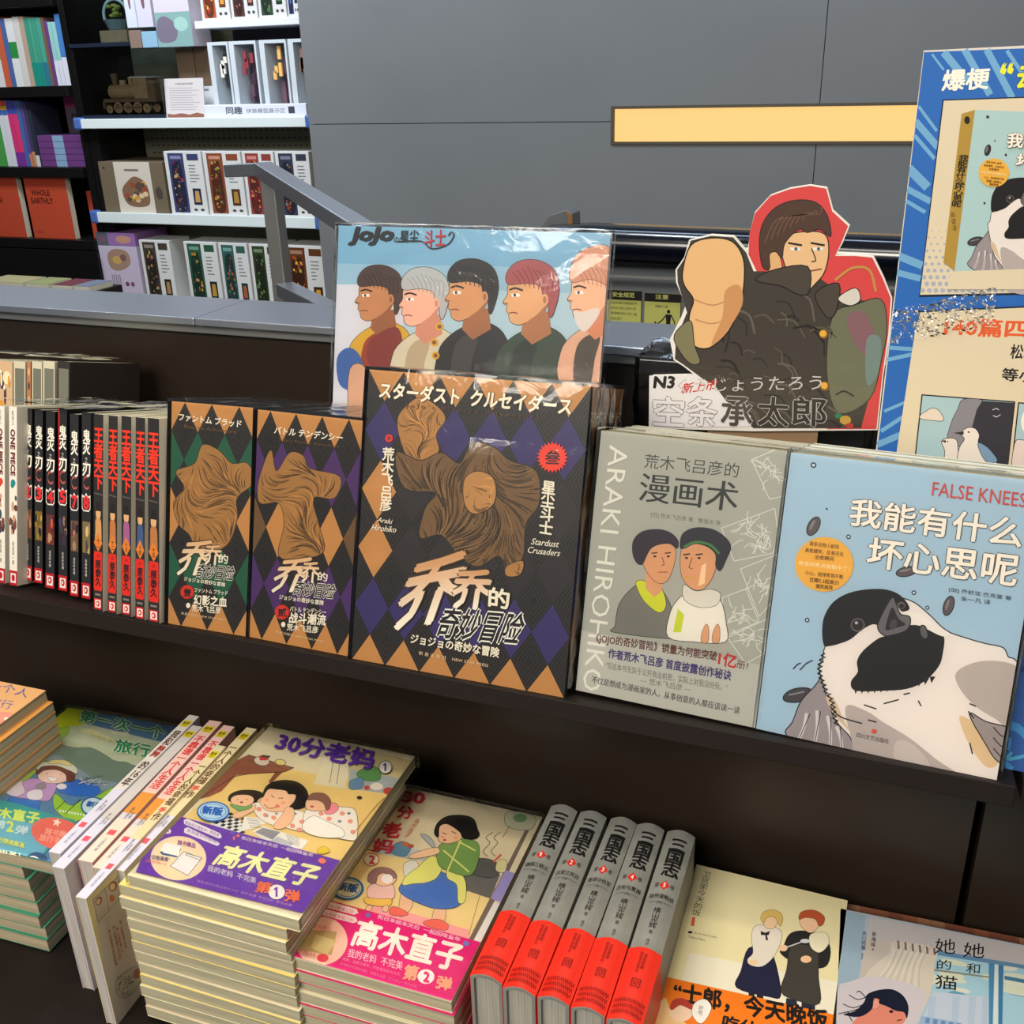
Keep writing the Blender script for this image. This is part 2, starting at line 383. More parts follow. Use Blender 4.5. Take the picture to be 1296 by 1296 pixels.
ZA = (60, 890, 180/1296); ZB = (0, 850, 220/1296); ZC = (0, 1040, 220/1296); ZD = (170, 900, 220/1296); ZE = (600, 1010, 200/1296); ZF = (1050, 1130, 246/1296); ZG = (0, 430, 210/1296); PX = (0, 0, 1)

# ================================================================== setting
def sbox(name, x0, y0, z0, x1, y1, z1, m, bevel=0):
    a = W(x0, y0, z0); b = W(x1, y1, z1)
    return tag(Geo().box(a.x, a.y, a.z, b.x, b.y, b.z).build(name, m, None, bevel=bevel), kind='structure')
def pbox(name, root, x0, y0, z0, x1, y1, z1, m, bevel=0):
    a = W(x0, y0, z0)-root.location; b = W(x1, y1, z1)-root.location
    return Geo().box(a.x, a.y, a.z, b.x, b.y, b.z).build(name, m, root, bevel=bevel)
FLOORM = mat('floor_tile', (96, 92, 88), .3, noise=.1, nscale=3)
sbox('floor', -620, -320, -104, 420, 345, -100, FLOORM)
sbox('ceiling', -620, -320, 206, 420, 345, 212, mat('ceiling_paint', (120, 122, 126), .8))
sbox('wall_left', -626, -320, -100, -620, 345, 206, mat('wall_paint', (90, 90, 92), .7))
wb = sbox('wall_back', -620, 338, -100, 420, 345, 206, mat('wall_paint', (90, 90, 92), .7))
# grey cladding panels of the near wall, with open joints
YW = 292
wx0 = hy((391, 155), YW).x/CM; zs = (hy((600, 155.5), YW).z-ZT)/CM; xs = hy((1040, 100), YW).x/CM
pw = sbox('wall_right', wx0+1, YW+2.5, -100, 420, YW+10, 206, mat('joint_shadow_gap', (30, 32, 34), .8))
def wpanel(pts):
    return Geo().prism([(x*CM, z*CM+ZT) for x, z in pts], YW*CM, YW*CM+.008, 'y').build('panel', GREYW, pw)
jw = .13; e_ = .9
sx0 = hy((777, 160), YW).x/CM; sx1 = hy((1220, 160), YW).x/CM; st = (hy((777, 138), YW).z-ZT)/CM; sb = (hy((778, 179.5), YW).z-ZT)/CM
wpanel([(wx0, zs+jw), (sx0-e_, zs+jw), (sx0-e_, st+e_), (xs-jw, st+e_), (xs-jw, 205), (wx0, 205)])
wpanel([(xs+jw, st+e_), (sx1+e_, st+e_), (sx1+e_, zs+jw), (xs+230, zs+jw), (xs+230, 205), (xs+jw, 205)])
wpanel([(wx0, -99), (xs-jw, -99), (xs-jw, sb-e_), (sx0-e_, sb-e_), (sx0-e_, zs-jw), (wx0, zs-jw)])
wpanel([(xs+jw, -99), (xs+230, -99), (xs+230, zs-jw), (sx1+e_, zs-jw), (sx1+e_, sb-e_), (xs+jw, sb-e_)])
wpanel([(xs+230.3, zs+jw), (419, zs+jw), (419, 205), (xs+230.3, 205)]); wpanel([(xs+230.3, -99), (419, -99), (419, zs-jw), (xs+230.3, zs-jw)])
sl = thing('slot_light', 'long warm yellow glowing slot recessed in the grey wall', 'wall light', Matrix.Translation(W((sx0+sx1)/2, YW, sb)))
pbox('diffuser', sl, sx0, YW+1.0, sb, sx1, YW+2.4, st, mat('warm_diffuser', (60, 50, 30), .5, emit=(255, 208, 128), estr=1.16))
for q in ((sx0-.9, sb-.9, sx1+.9, sb), (sx0-.9, st, sx1+.9, st+.9), (sx0-.9, sb, sx0, st), (sx1, sb, sx1+.9, st)):
    pbox('frame', sl, q[0], YW-.6, q[1], q[2], YW+2.4, q[3], mat('slot_frame', (78, 68, 52), .5))
# scuffs on the wall are left to the material

# ---- balustrade wall with steel cap behind the display
bal = thing('balustrade', 'low dark wall with a wide brushed steel cap behind the book display', 'balustrade', Matrix.Translation(W(-40, 33, -100)))
zc = 20.4
pbox('wall_panel', bal, -190, 32.2, -100, 8, 36.5, zc-2.2, DARK)
pbox('wall_panel', bal, 8.6, 32.2, -100, 90, 36.5, zc-2.2, DARK)
pbox('trim_strip', bal, -190, 31.4, zc-2.0, 90, 36.6, zc-1.1, STEELD, .0008)
pbox('steel_cap', bal, -190, 30.4, zc-.9, -76.3, 41, zc, STEEL, .0012)
pbox('steel_cap', bal, -76.2, 30.4, zc-.9, 90, 41, zc, STEEL, .0012)

# ---- stepped display stand
ds = thing('display_stand', 'stepped dark laminate display stand carrying the books', 'display stand', Matrix.Translation(W(-40, 0, -100)))
XS = hy((1228, 1090), 9.5).x/CM
TILT = .272        # the upper shelf slopes down towards the back, so that the books lean
def zf(y): return -y*math.tan(TILT)        # shelf surface height (cm) at depth y (cm)
for a_, b_, y_ in ((-150, 10.4, -1.0), (11.0, 90, .8)):
    prof_ = [(y_*CM, zf(y_)*CM), (30*CM, zf(30)*CM), (30*CM, zf(30)*CM-.015), (y_*CM-.004, zf(y_)*CM-.015)]
    Geo().prism([(q[0]-ds.location.y, q[1]+ZT-ds.location.z) for q in prof_], a_*CM-ds.location.x, b_*CM-ds.location.x, 'x').build('upper_shelf', BLACKW, ds, bevel=.0008)
pbox('riser_panel', ds, -150, 9.5, -26.9, XS-.35, 11.5, -4.8, DARK)
pbox('riser_panel', ds, XS+.35, 9.5, -26.9, 90, 11.5, -4.8, DARK)
pbox('lower_shelf', ds, -150, -23.5, -29, 90, 30, -27, BLACKW, .001)
pbox('front_panel', ds, -150, -21.5, -54, 90, -19.5, -29.1, DARK)
pbox('bottom_shelf', ds, -150, -48, -56, 90, 0, -54.1, BLACK, .001)
pbox('plinth', ds, -150, -44, -100, 90, 28, -56.1, DARK)

# ---- stair handrail behind the cap
hr = thing('stair_handrail', 'square brushed steel stair handrail in front of the shelving', 'handrail', Matrix.Translation(W(-86, 84, -60)))
def rel(o, P): return P-o.location
A = hy((290, 216), 86); B = hy((333, 214), 84); Cc = hy((463, 296), 50)
g = Geo(); g.bar(rel(hr, A), rel(hr, B)+Vector((.004, 0, 0)), .024, .02); g.build('top_rail', STEEL, hr, bevel=.002)
g = Geo(); g.bar(rel(hr, B), rel(hr, Cc), .03, .022); g.build('sloping_rail', STEEL, hr, bevel=.002)
pt = B+Vector((.012, 0, -.014)); Geo().bar(rel(hr, pt), rel(hr, Vector((pt.x, pt.y, 0))), .026, .024).build('post', STEELD, hr, bevel=.002)
D0 = hy((361, 366), 82); D1 = hy((432, 402), 58)
Geo().bar(rel(hr, D0), rel(hr, D1), .03, .022).build('lower_rail', STEEL, hr, bevel=.002)

# ---- escalator
es = thing('escalator', 'escalator side with a glossy black handrail above a grey panel', 'escalator', Matrix.Translation(W(30, 110, -100)))
ye = 108
xl = hy((672, 300), ye).x; xa = hy((745, 300), ye).x; xr = 2.6
zt = hy((800, 284), ye).z; zbm = hy((774, 318), ye).z
prof = [(-.045, -.022), (-.045, .004), (-.036, .02), (-.018, .027), (.018, .027), (.036, .02), (.045, .004), (.045, -.022)]
def sweep(path, prof, root, name, m):
    v = []; f = []; n = len(prof)
    for (x, z, a) in path:
        for (p, q) in prof: v.append(Vector((x-q*math.sin(a), ye*CM+p, z+q*math.cos(a)))-root.location)
    for i in range(len(path)-1):
        for j in range(n): f.append((i*n+j, i*n+(j+1) % n, (i+1)*n+(j+1) % n, (i+1)*n+j))
    f += [tuple(range(n)), tuple((len(path)-1)*n+i for i in range(n))[::-1]]
    o = link(name, me_from(v, f), m, root)
    for p in o.data.polygons: p.use_smooth = True
    return o
zr = zt-.028; slope = -.012
path = [(xr, zr+slope*(xr-xa), 0)]+[(xa-.03*0, zr, 0)]
R = .16
for i in range(1, 9):
    a = i/8*math.radians(150); path.append((xa-R*1.5*math.sin(a*.6)-.02, zr-R*(1-math.cos(a))*.55, a*.8))
sweep(path, prof, es, 'handrail', mat('black_rubber', (10, 14, 26), .16, spec=.7))
g = Geo(); g.box(xa-.16-es.location.x, ye*CM-.03-es.location.y, zbm-es.location.z, xr-es.location.x, ye*CM+.03-es.location.y, zr-.03-es.location.z); g.build('handrail_track', mat('black_track', (8, 8, 10), .4), es)
g = Geo(); g.box(xa-.16-es.location.x, ye*CM-.034-es.location.y, zr-.055-es.location.z, xr-es.location.x, ye*CM-.031-es.location.y, zr-.050-es.location.z); g.build('trim_strip', STEELD, es)
pbox('side_panel', es, xa/CM-18, ye+1, -100, 260, ye+4, (zbm-ZT)/CM, mat('escalator_panel', (104, 110, 114), .4))
g = Geo(); P = hy((702, 292), ye+6)-es.location
g.prism([(P.x-.035, P.z-.03), (P.x-.03, P.z), (P.x-.01, P.z+.026), (P.x+.02, P.z+.036), (P.x+.032, P.z+.03), (P.x+.034, P.z-.03)], P.y, P.y+.05, 'y').build('guide_fin', mat('grey_fin', (92, 96, 100), .4), es, bevel=.002)
g = Geo(); g.prism([(P.x+.020, P.z+.036), (P.x+.034, P.z+.028), (P.x+.036, P.z-.03), (P.x+.028, P.z-.03), (P.x+.026, P.z+.024)], P.y-.004, P.y-.001, 'y').build('fin_edge', mat('bronze_edge', (128, 92, 58), .4), es)
def notice(x0, x1, y0, y1, title, label, picto):
    P0 = hy((x0, y1), ye+.9); P1 = hy((x1, y1+3), ye+.9); z1 = hy((x0, y0), ye+.9).z
    wd = P1.x-P0.x; ht = z1-P0.z; M = Matrix.Translation(Vector((P0.x, P0.y-.003, P0.z)))
    t = thing('safety_notice', label, 'sign', M)
    Geo().box(0, 0, 0, wd, .002, ht).build('plate', plain((176, 178, 96)), t, bevel=.0008)
    p = Print(M @ Vector((0, 0, 0)), (1, 0, 0), (0, 0, 1), wd, ht, M.inverted())
    hb = .80 if not picto else .82
    p.poly([(0, hb), (1, hb), (1, 1), (0, 1)], (16, 17, 16))
    p.text(title, (.17 if not picto else .3, hb+.06), (.8 if not picto else .66, hb+.06), (.17 if not picto else .3, hb+.16), (190, 190, 110), bold=.02)
    if not picto:
        for i, (s, l) in enumerate((('乘坐扶梯时请紧握扶手', .9), ('请勿在扶梯上奔跑打闹', .86), ('请照看好老人和儿童', .9), ('请当心脚下', .4), ('请勿将头手伸出扶手外', .88), ('禁止倚靠扶手', .6), ('请勿攀爬', .55))):
            y = hb-.09-i*.11; p.text(s, (.12, y), (.12+l*.85, y), (.12, y+.06), (84, 86, 44))
    else:
        p.text('请看好儿童', (.3, .70), (.66, .70), (.3, .75), (60, 62, 34))
        K = (16, 17, 14)
        for cx, sc in ((.68, 1.), (.32, .58)):
            p.ell((cx, .02+.60*sc), .042*sc*1.1, .042*sc, K); b = .02
            p.poly([(cx-.08*sc, b+.54*sc), (cx+.08*sc, b+.54*sc), (cx+.055*sc, b+.36*sc), (cx+.10*sc, b+.22*sc), (cx-.10*sc, b+.22*sc), (cx-.055*sc, b+.36*sc)], K)
            for s in (-1, 1):
                p.poly([(cx+s*.045*sc-.018*sc, b+.24*sc), (cx+s*.045*sc+.018*sc, b+.24*sc), (cx+s*.035*sc+.015*sc, b), (cx+s*.035*sc-.015*sc, b)], K)
        p.line([(.62, .55), (.50, .42), (.37, .34)], .028, K, raw=True); p.line([(.75, .55), (.84, .42), (.86, .36)], .028, K, raw=True); p.line([(.28, .33), (.22, .24)], .02, K, raw=True)
        p.line([(.02, .04), (.02, .22), (.09, .22), (.10, .04)], .03, K, raw=True)
    p.build(t, PRINTM)
notice(768, 811, 366, 426, '安全规范', 'yellow safety rules notice with black header and lines of text', False)
notice(815, 860, 370, 428, '注意', 'yellow caution notice showing an adult holding a child by the hand', True)

# ================================================================== shelving across the shop
YB = 300
def bx_(px, py, y=YB): P = hy((px, py), y); return P.x/CM, (P.z-ZT)/CM
# white shelving unit
gs = thing('shelving_unit', 'white metal shelving unit with blue end caps holding boxed model kits', 'shelving', Matrix.Translation(W(-280, YB+15, -100)))
xl1, z1s = bx_(96, 152); xr1, _ = bx_(388, 152); _, z1b = bx_(96, 163)
xl2, z2s = bx_(122, 269); xr2, _ = bx_(402, 279); _, z2b = bx_(122, 281)
XL, XR = min(xl1, xl2), max(xr1, xr2)+2
PEG = mat('peg_panel', (128, 126, 106), .6)
pbox('back_panel', gs, XL+8, YB+31, -100, XR, YB+33, 105, PEG)
slots = Geo()
for k in range(44):
    for zz in (z1b-3, z1b-6, z1b-9, z1b-12):
        x = XL+12+k*2.7; a = W(x, YB+30.8, zz)-gs.location; slots.box(a.x, a.y, a.z, a.x+.012, a.y+.003, a.z+.005)
tag(slots.build('peg_slot', mat('slot_dark', (50, 48, 40), .8), gs), kind='stuff')
for (zt_, zb_) in ((z1s, z1b), (z2s, z2b)):
    pbox('shelf', gs, XL+2.5, YB, zt_-2.2, XR-2, YB+31, zt_, WHITE, .004)
    pbox('price_rail', gs, XL+2.5, YB-1.2, zb_, XR-2, YB-.1, zt_+.4, mat('price_rail', (222, 232, 232), .3), .003)
    for x in (XL, XR-2.2): pbox('end_cap', gs, x-.5, YB-1.6, zb_-.4, x+3.6, YB+2, zt_+1, mat('blue_cap', (74, 108, 178), .4), .008)
z3s = z2s-(z1s-z2s)-2
pbox('shelf', gs, XL+2.5, YB, z3s-2.2, XR-2, YB+31, z3s, WHITE, .004)
pbox('side_panel', gs, XL+2, YB+3, -100, XL+7.6, YB+31, 105, BLACK)
pbox('side_panel', gs, XR-1.5, YB+6, -100, XR, YB+31, 105, PEG)

def kit(x0, x1, z, h, label, name='puzzle_box', body=(216, 216, 214), art=None, lab=None, extra=None, y=YB+1.5, dep=14, strip=True):
    M = Matrix.Translation(W(x0, y, z)); w_ = (x1-x0)*CM; hh = h*CM
    t = thing(name, label, 'box', M, None)
    Geo().box(0, 0, 0, w_, dep*CM, hh).build('carton', plain(body), t, bevel=.002)
    p = Print(M @ Vector((0, 0, 0)), (1, 0, 0), (0, 0, 1), w_, hh, M.inverted())
    rnd = random.Random(int(x0*10))
    if art:
        base, c1, c2 = art
        p.poly([(.10, .03), (.52, .03), (.52, .97), (.10, .97)], base)
        p.blob([(.18, .08), (.16, .5), (.2, .8), (.42, .82), (.46, .5), (.44, .08)], tuple(int(v*.55) for v in base))
        for k in range(46):
            cy = rnd.uniform(.08, .84); cx = .31+rnd.uniform(-.14, .14)*(1-abs(cy-.4)*.5); r = rnd.uniform(.015, .055); q_ = rnd.random(); c = c1 if q_ < .35 else c2 if q_ < .6 else tuple(int(v*.7) for v in base)
            c = tuple(max(0, min(255, v+rnd.randint(-26, 26))) for v in c)
            p.poly([(cx-r*.7, cy-r*.4), (cx+r*.7, cy-r*.5), (cx+r*.6, cy+r*.4), (cx-r*.4, cy+r*.6)], c)
        p.poly([(.16, .88), (.46, .88), (.46, .93), (.16, .93)], tuple(min(255, v+70) for v in base))
        p.poly([(.62, .86), (.92, .86), (.92, .96), (.62, .96)], base)
        for k in range(6): p.line([(.64, .78-k*.05), (.64+rnd.uniform(.1, .26), .78-k*.05)], .014, (120, 120, 120), raw=True)
        p.poly([(.66, .16), (.88, .16), (.88, .42), (.66, .42)], tuple(int(v*.6) for v in base))
        p.poly([(.70, .2), (.84, .2), (.82, .38), (.72, .38)], c1)
        p.ell((.68, .08), .05, .02, (70, 70, 70)); p.ell((.86, .08), .05, .02, (70, 70, 70))
    if extra: extra(p)
    p.build(t, PRINTM, 'box_print')
    return t
def brownbox(p):
    p.poly([(.24, 0), (.80, 0), (.80, 1), (.24, 1)], (208, 198, 184)); rnd = random.Random(2)
    p.blob([(.36, .2), (.32, .45), (.42, .62), (.55, .72), (.70, .60), (.74, .35), (.70, .16), (.5, .12)], (128, 96, 74))
    for k in range(16):
        cx, cy = rnd.uniform(.36, .68), rnd.uniform(.2, .6); p.ell((cx, cy), .04, .05, rnd.choice([(200, 150, 60), (150, 70, 50), (90, 70, 60), (214, 190, 150)]))
    p.poly([(.40, .82), (.62, .82), (.62, .86), (.40, .86)], (120, 110, 100)); p.poly([(.06, .86), (.1, .86), (.1, .9), (.06, .9)], (70, 60, 50))
    p.blob([(.86, .3), (.84, .45), (.89, .52), (.94, .45), (.93, .3)], (74, 66, 58))
x0, _ = bx_(131, 267); x1, _ = bx_(212, 269); xb = [x0, x1]
HB = bx_(122, 205)[1]-z2s
kit(x0, x1-.3, z2s, HB, 'brown kraft kit box with a white label, on the middle shelf', body=(112, 98, 78), extra=brownbox, dep=24)
row2 = [(215, 262, (58, 62, 104), (196, 150, 90), (110, 40, 60), 'navy'), (263, 311, (134, 70, 44), (170, 130, 60), (80, 50, 30), 'bronze brown'), (312, 352, (140, 60, 54), (190, 120, 80), (120, 30, 30), 'brick red'), (353, 396, (52, 52, 74), (150, 70, 50), (90, 100, 130), 'slate blue')]
for a, b, base, c1, c2, nm in row2:
    kit(bx_(a, 270)[0], bx_(b, 272)[0]-.3, z2s, HB+4.2, 'white kit box with a %s picture panel, on the middle shelf' % nm, art=(base, c1, c2))
# bottom row
zb3, HB3 = z3s, 27
hb_at = lambda px, py: bx_(px, py)[1]-z3s
def lav(p):
    p.poly([(0, 0), (1, 0), (1, .12), (0, .2)], (120, 104, 130)); p.blob([(.25, .62), (.22, .85), (.45, .95), (.75, .9), (.78, .7), (.5, .58)], (160, 130, 110))
    p.ell((.45, .76), .12, .07, (196, 160, 90)); p.ell((.62, .8), .08, .06, (120, 90, 90))
    for k in range(5): p.line([(.25+k*.05, .5), (.25+k*.05, .25)], .02, (120, 110, 130), raw=True)
    p.ell((.62, .35), .05, .04, (110, 60, 100)); p.ell((.76, .35), .05, .04, (120, 80, 90))
h4 = hb_at(120, 311)
kit(bx_(132, 362)[0]-1, bx_(179, 368)[0]-.4, z3s, h4, 'pale lilac kit box at the left end of the bottom row', body=(196, 184, 204), extra=lav, dep=20)
M = Matrix.Translation(W(bx_(132, 362)[0]-1, YB+1.5, z3s+h4+.05)); t = thing('puzzle_box', 'purple patterned kit box lying on top of the lilac box', 'box', M)
wl = (bx_(179, 368)[0]-bx_(132, 362)[0]+.6)*CM
Geo().box(0, 0, 0, wl, .22, .055).build('carton', plain((148, 108, 166)), t, bevel=.002)
p = Print(M @ Vector((0, 0, 0)), (1, 0, 0), (0, 0, 1), wl, .055, M.inverted())
p.poly([(0, 0), (.3, 0), (.3, 1), (0, 1)], (84, 96, 104)); p.ell((.15, .5), .07, .3, (130, 80, 110)); p.ell((.7, .5), .2, .3, (190, 140, 120)); p.build(t, PRINTM, 'box_print')
h5 = hb_at(172, 304)
row3 = [(183, 222, (66, 58, 48), (170, 130, 80), (60, 60, 70), 'dark umber'), (238, 280, (40, 84, 62), (190, 140, 60), (150, 60, 40), 'green framed gold'), (281, 318, (48, 92, 84), (170, 90, 60), (90, 100, 120), 'teal'), (319, 357, (44, 62, 32), (110, 120, 60), (30, 40, 30), 'moss green'), (362, 414, (96, 52, 24), (214, 160, 50), (150, 60, 30), 'amber')]
for a, b, base, c1, c2, nm in row3:
    kit(bx_(a, 370)[0], bx_(b, 376)[0]-.3, z3s, h5, 'white kit box with a %s picture panel, in the bottom row' % nm, art=(base, c1, c2))
# top: lit diorama stand standing on the top shelf
ax0, _ = bx_(258, 150); ax1, _ = bx_(387, 150); az = z1s
st = thing('diorama_stand', 'white two-level display stand with a lettered strip along its foot', 'display stand', Matrix.Translation(W(ax0, YB+2, az)))
WL = mat('lit_white_board', (228, 232, 246), .4)
hs = bx_(258, 133)[1]-az; hm = bx_(258, 36)[1]-az; hmt = bx_(258, 26)[1]-az
pbox('sign_strip', st, ax0, YB+1, az+.1, ax1, YB+4, az+hs, WL, .003)
pbox('base_board', st, ax0, YB+4.1, az+.1, ax1, YB+26, az+1, WL)
pbox('middle_shelf', st, ax0, YB+2, az+hm, ax1, YB+26, az+hmt, WL, .002)
pbox('back_board', st, ax0, YB+26.2, az+.1, ax1, YB+27, 104, mat('stand_back', (70, 66, 84), .6), .002)
M = Matrix.Translation(W(ax0, YB+1, az+.1)); p = Print(M @ Vector((0, 0, 0)), (1, 0, 0), (0, 0, 1), (ax1-ax0)*CM, hs*CM, st.matrix_world.inverted())
p.text('同趣', (.22, .28), (.38, .28), (.22, .8), (60, 60, 72), bold=.02); p.text('拼装模型展示区', (.42, .32), (.80, .32), (.42, .66), (96, 96, 110)); p.poly([(.83, .28), (.89, .28), (.89, .78), (.83, .78)], (70, 70, 84)); p.build(st, PRINTM)
cols = [(250, 277), (277, 312), (315, 350), (351, 387)]
dio = [((70, 84, 130), (240, 236, 220), (70, 70, 84), 'white tower'), ((72, 52, 70), (150, 60, 70), (96, 70, 90), 'maroon alley'), ((66, 52, 70), (246, 190, 110), (110, 80, 96), 'lamplit window'), ((84, 40, 36), (150, 110, 96), (70, 30, 30), 'red brick')]
HD = bx_(258, 46)[1]-az-hs
for i, ((a, b), (base, c1, c2, nm)) in enumerate(zip(cols, dio)):
    xa_, xb_ = bx_(a+12, 133)[0], bx_(b+12 if i < 3 else 387, 133)[0]
    M = Matrix.Translation(W(xa_, YB+5, az+1.05)); t = thing('diorama_box', 'white framed miniature scene with a %s, on the lit stand' % nm, 'model', M)
    w_ = (xb_-xa_-.5)*CM; h_ = (HD+hs-3)*CM; g = Geo()
    for q in ((0, 0, .022, h_), (w_-.008, 0, w_, h_)): g.box(q[0], 0, 0, q[2], .16, h_)
    g.box(.022, 0, h_-.012, w_-.008, .16, h_).box(.022, 0, 0, w_-.008, .16, .02); g.build('frame', plain((206, 214, 220)), t)
    Geo().box(.0222, .15, .0205, w_-.0085, .158, h_-.0125).build('back_wall', plain(base), t)
    g = Geo(); rnd = random.Random(i+3)
    for k in range(7):
        xx = rnd.uniform(.024, w_-.05); zz = rnd.uniform(.03, h_*.6); g.box(xx, rnd.uniform(.03, .1), zz, xx+rnd.uniform(.015, .035), .148, zz+rnd.uniform(.03, .09))
    g.build('house_front', plain(c2), t)
    g = Geo()
    for k in range(4):
        xx = rnd.uniform(.03, w_-.04); zz = rnd.uniform(.12, h_*.75); g.box(xx, .02, zz, xx+.014, .028, zz+rnd.uniform(.02, .05))
    g.build('window_detail', plain(c1), t)
for i, (a, b, base, c1, c2, nm) in enumerate([(246, 283, (176, 84, 50), (226, 150, 70), (150, 50, 40), 'orange'), (284, 318, (96, 56, 50), (180, 120, 100), (60, 40, 50), 'dark brown'), (319, 355, (44, 70, 50), (80, 120, 60), (40, 50, 50), 'forest green'), (356, 388, (40, 56, 110), (110, 130, 190), (30, 40, 80), 'royal blue')]):
    kit(bx_(a+4, 25)[0], min(bx_(b+4, 25)[0]-.3, ax1-.1), az+hmt+.05, 27, 'white kit box with a %s picture panel, on the upper level of the stand' % nm, art=(base, c1, c2), y=YB+3)

# acrylic cases
def case(x0, x1, z, h, label, inner, dep=20):
    M = Matrix.Translation(W(x0, YB+2, z)); w_ = (x1-x0)*CM; hh = h*CM; t = thing('acrylic_case', label, 'display case', M)
    Geo().box(0, 0, .001, w_, dep*CM, .016).build('base', mat('case_base', (30, 38, 54), .3), t, bevel=.002)
    Geo().box(.002, .002, .017, w_-.002, dep*CM-.002, hh).build('cover', glass_mat(), t)
    return t, w_, hh
cx0, _ = bx_(100, 150); cx1, _ = bx_(205, 150); ch = bx_(100, 62)[1]-z1s
t, w_, hh = case(cx0, cx1, z1s+.1, ch, 'clear display case with a wooden locomotive inside, on the top white shelf', None)
WOOD = mat('plywood', (168, 140, 104), .6, noise=.15, nscale=40); WOODD = mat('plywood_dark', (112, 90, 66), .6)
L = Matrix.Translation(W(cx0, YB+2, z1s+.1)+Vector((w_*.16, .06, .018)))
lo = thing('toy_locomotive', 'wooden model steam locomotive inside the clear case', 'model', L)
Geo().tube((.03, .035, .085), (.17, .035, .085), .028, 16).build('boiler', WOOD, lo)
Geo().box(0, .005, .045, .27, .065, .058).build('chassis', WOODD, lo)
g = Geo().box(.17, .0, .058, .235, .07, .135); g.build('cab', WOOD, lo); Geo().box(.16, -.006, .1355, .25, .076, .142).build('cab_roof', plain((196, 196, 190)), lo)
Geo().tube((.05, .035, .108), (.05, .035, .155), .008, 10, .016).build('chimney', WOODD, lo)
Geo().tube((.09, .035, .108), (.09, .035, .13), .014, 10).build('dome', WOOD, lo); Geo().tube((.13, .035, .108), (.13, .035, .14), .009, 10).build('whistle', WOOD, lo)
Geo().box(.24, .005, .058, .27, .065, .115).build('tender', WOODD, lo)
Geo().prism([(-.03, .0), (.0, .03), (.0, .05), (-.005, .05)], .005, .065, 'y').build('cowcatcher', WOODD, lo) if False else Geo().box(-.02, .01, .02, -.001, .06, .045).build('buffer', WOODD, lo)
for xw, rr in ((.03, .016), (.075, .022), (.125, .022), (.175, .022), (.22, .018)):
    for yy in (.002, .066):
        g = Geo(); g.torus((xw, yy, rr+.002), rr-.004, .004, 'y', 16, 6)
        for a in range(4):
            an = a*math.pi/4; d = Vector((math.cos(an), 0, math.sin(an)))*(rr-.004); c = Vector((xw, yy, rr+.002)); g.bar(c-d, c+d, .003, .003)
        g.build('wheel', WOOD, lo)
for yy in (-.003, .071): Geo().bar((.075, yy, .03), (.2, yy, .024), .003, .005).build('connecting_rod', WOODD, lo)
c2x0, c2z = bx_(90, 60); c2x1, _ = bx_(160, 60)
t, w2, h2 = case(cx0-.5, bx_(162, 60)[0], z1s+ch+.3, 27, 'upper clear display case with a basket planter model inside', None)
L = Matrix.Translation(W(cx0-.5, YB+2, z1s+ch+.3)+Vector((w2*.42, .09, .018)))
bk = thing('basket_model', 'miniature basket with a looped pale handle on a wooden block', 'model', L)
Geo().box(-.005, -.045, 0, .13, .045, .045).build('wooden_block', mat('pale_ply', (176, 160, 132), .6, noise=.12, nscale=30), bk, bevel=.003)
Geo().torus((.055, 0, .10), .06, .006, 'y', 20, 8, -.3, math.pi+.3).build('handle', plain((176, 214, 222)), bk)
Geo().tube((.055, 0, .047), (.055, 0, .085), .035, 14, .05).build('bowl', plain((120, 150, 160)), bk)
g = Geo(); rnd = random.Random(4)
for k in range(12):
    a = rnd.uniform(0, 6.28); r = rnd.uniform(0, .03); g.torus((.055+r*math.cos(a), r*math.sin(a), rnd.uniform(.09, .14)), .008, .006, 'z', 8, 5)
g.build('flowers', plain((150, 170, 80)), bk)
# cartons and card between the cases and the stand
def simple_box(x0, x1, z, h, dep, col, label, prt=None, y=YB+2):
    return kit(x0, x1, z, h, label, name='carton_box', body=col, extra=prt, y=y, dep=dep)
xa_, _ = bx_(207, 150); xm_, _ = bx_(227, 150); xb_, _ = bx_(252, 150)
kh = bx_(230, 60)[1]-z1s
def whitefoot(p): p.poly([(0, 0), (1, 0), (1, .45), (0, .45)], (220, 222, 226)); p.poly([(.3, .38), (.7, .38), (.7, .41), (.3, .41)], (130, 130, 140))
simple_box(xa_+1, xm_+1.6, z1s+.1, kh, 12, (128, 106, 84), 'left brown carton with a white foot behind the text card', whitefoot, YB+12)
simple_box(xm_+2, xb_-.3, z1s+.1, kh, 12, (122, 100, 80), 'right brown carton with a white foot behind the text card', whitefoot, YB+12)
ccx0, _ = bx_(205, 150); ccx1, _ = bx_(254, 150)
M = Matrix.Translation(W(ccx0, YB+3, z1s+.1)) @ Matrix.Rotation(-.12, 4, 'X'); t = thing('text_card', 'white card with lines of small print and a brown foot, standing by the locomotive case', 'card', M)
wc = (ccx1-ccx0)*CM; hc = (bx_(200, 100)[1]-z1s)*CM
Geo().box(0, 0, 0, wc, .004, hc).build('sheet', plain((214, 206, 206)), t)
p = Print(M @ Vector((0, 0, 0)), (1, 0, 0), M.to_3x3() @ Vector((0, 0, 1)), wc, hc, M.inverted()); rnd = random.Random(8)
p.poly([(.03, .02), (.97, .02), (.97, .1), (.8, .14), (.6, .09), (.4, .13), (.2, .1), (.03, .12)], (140, 92, 76))
p.text('木质机械传动模型', (.28, .84), (.74, .84), (.28, .89), (90, 84, 90))
for k in range(10): p.line([(.12, .76-k*.06), (.12+rnd.uniform(.55, .76), .76-k*.06)], .014, (168, 156, 164), raw=True)
p.build(t, PRINTM)
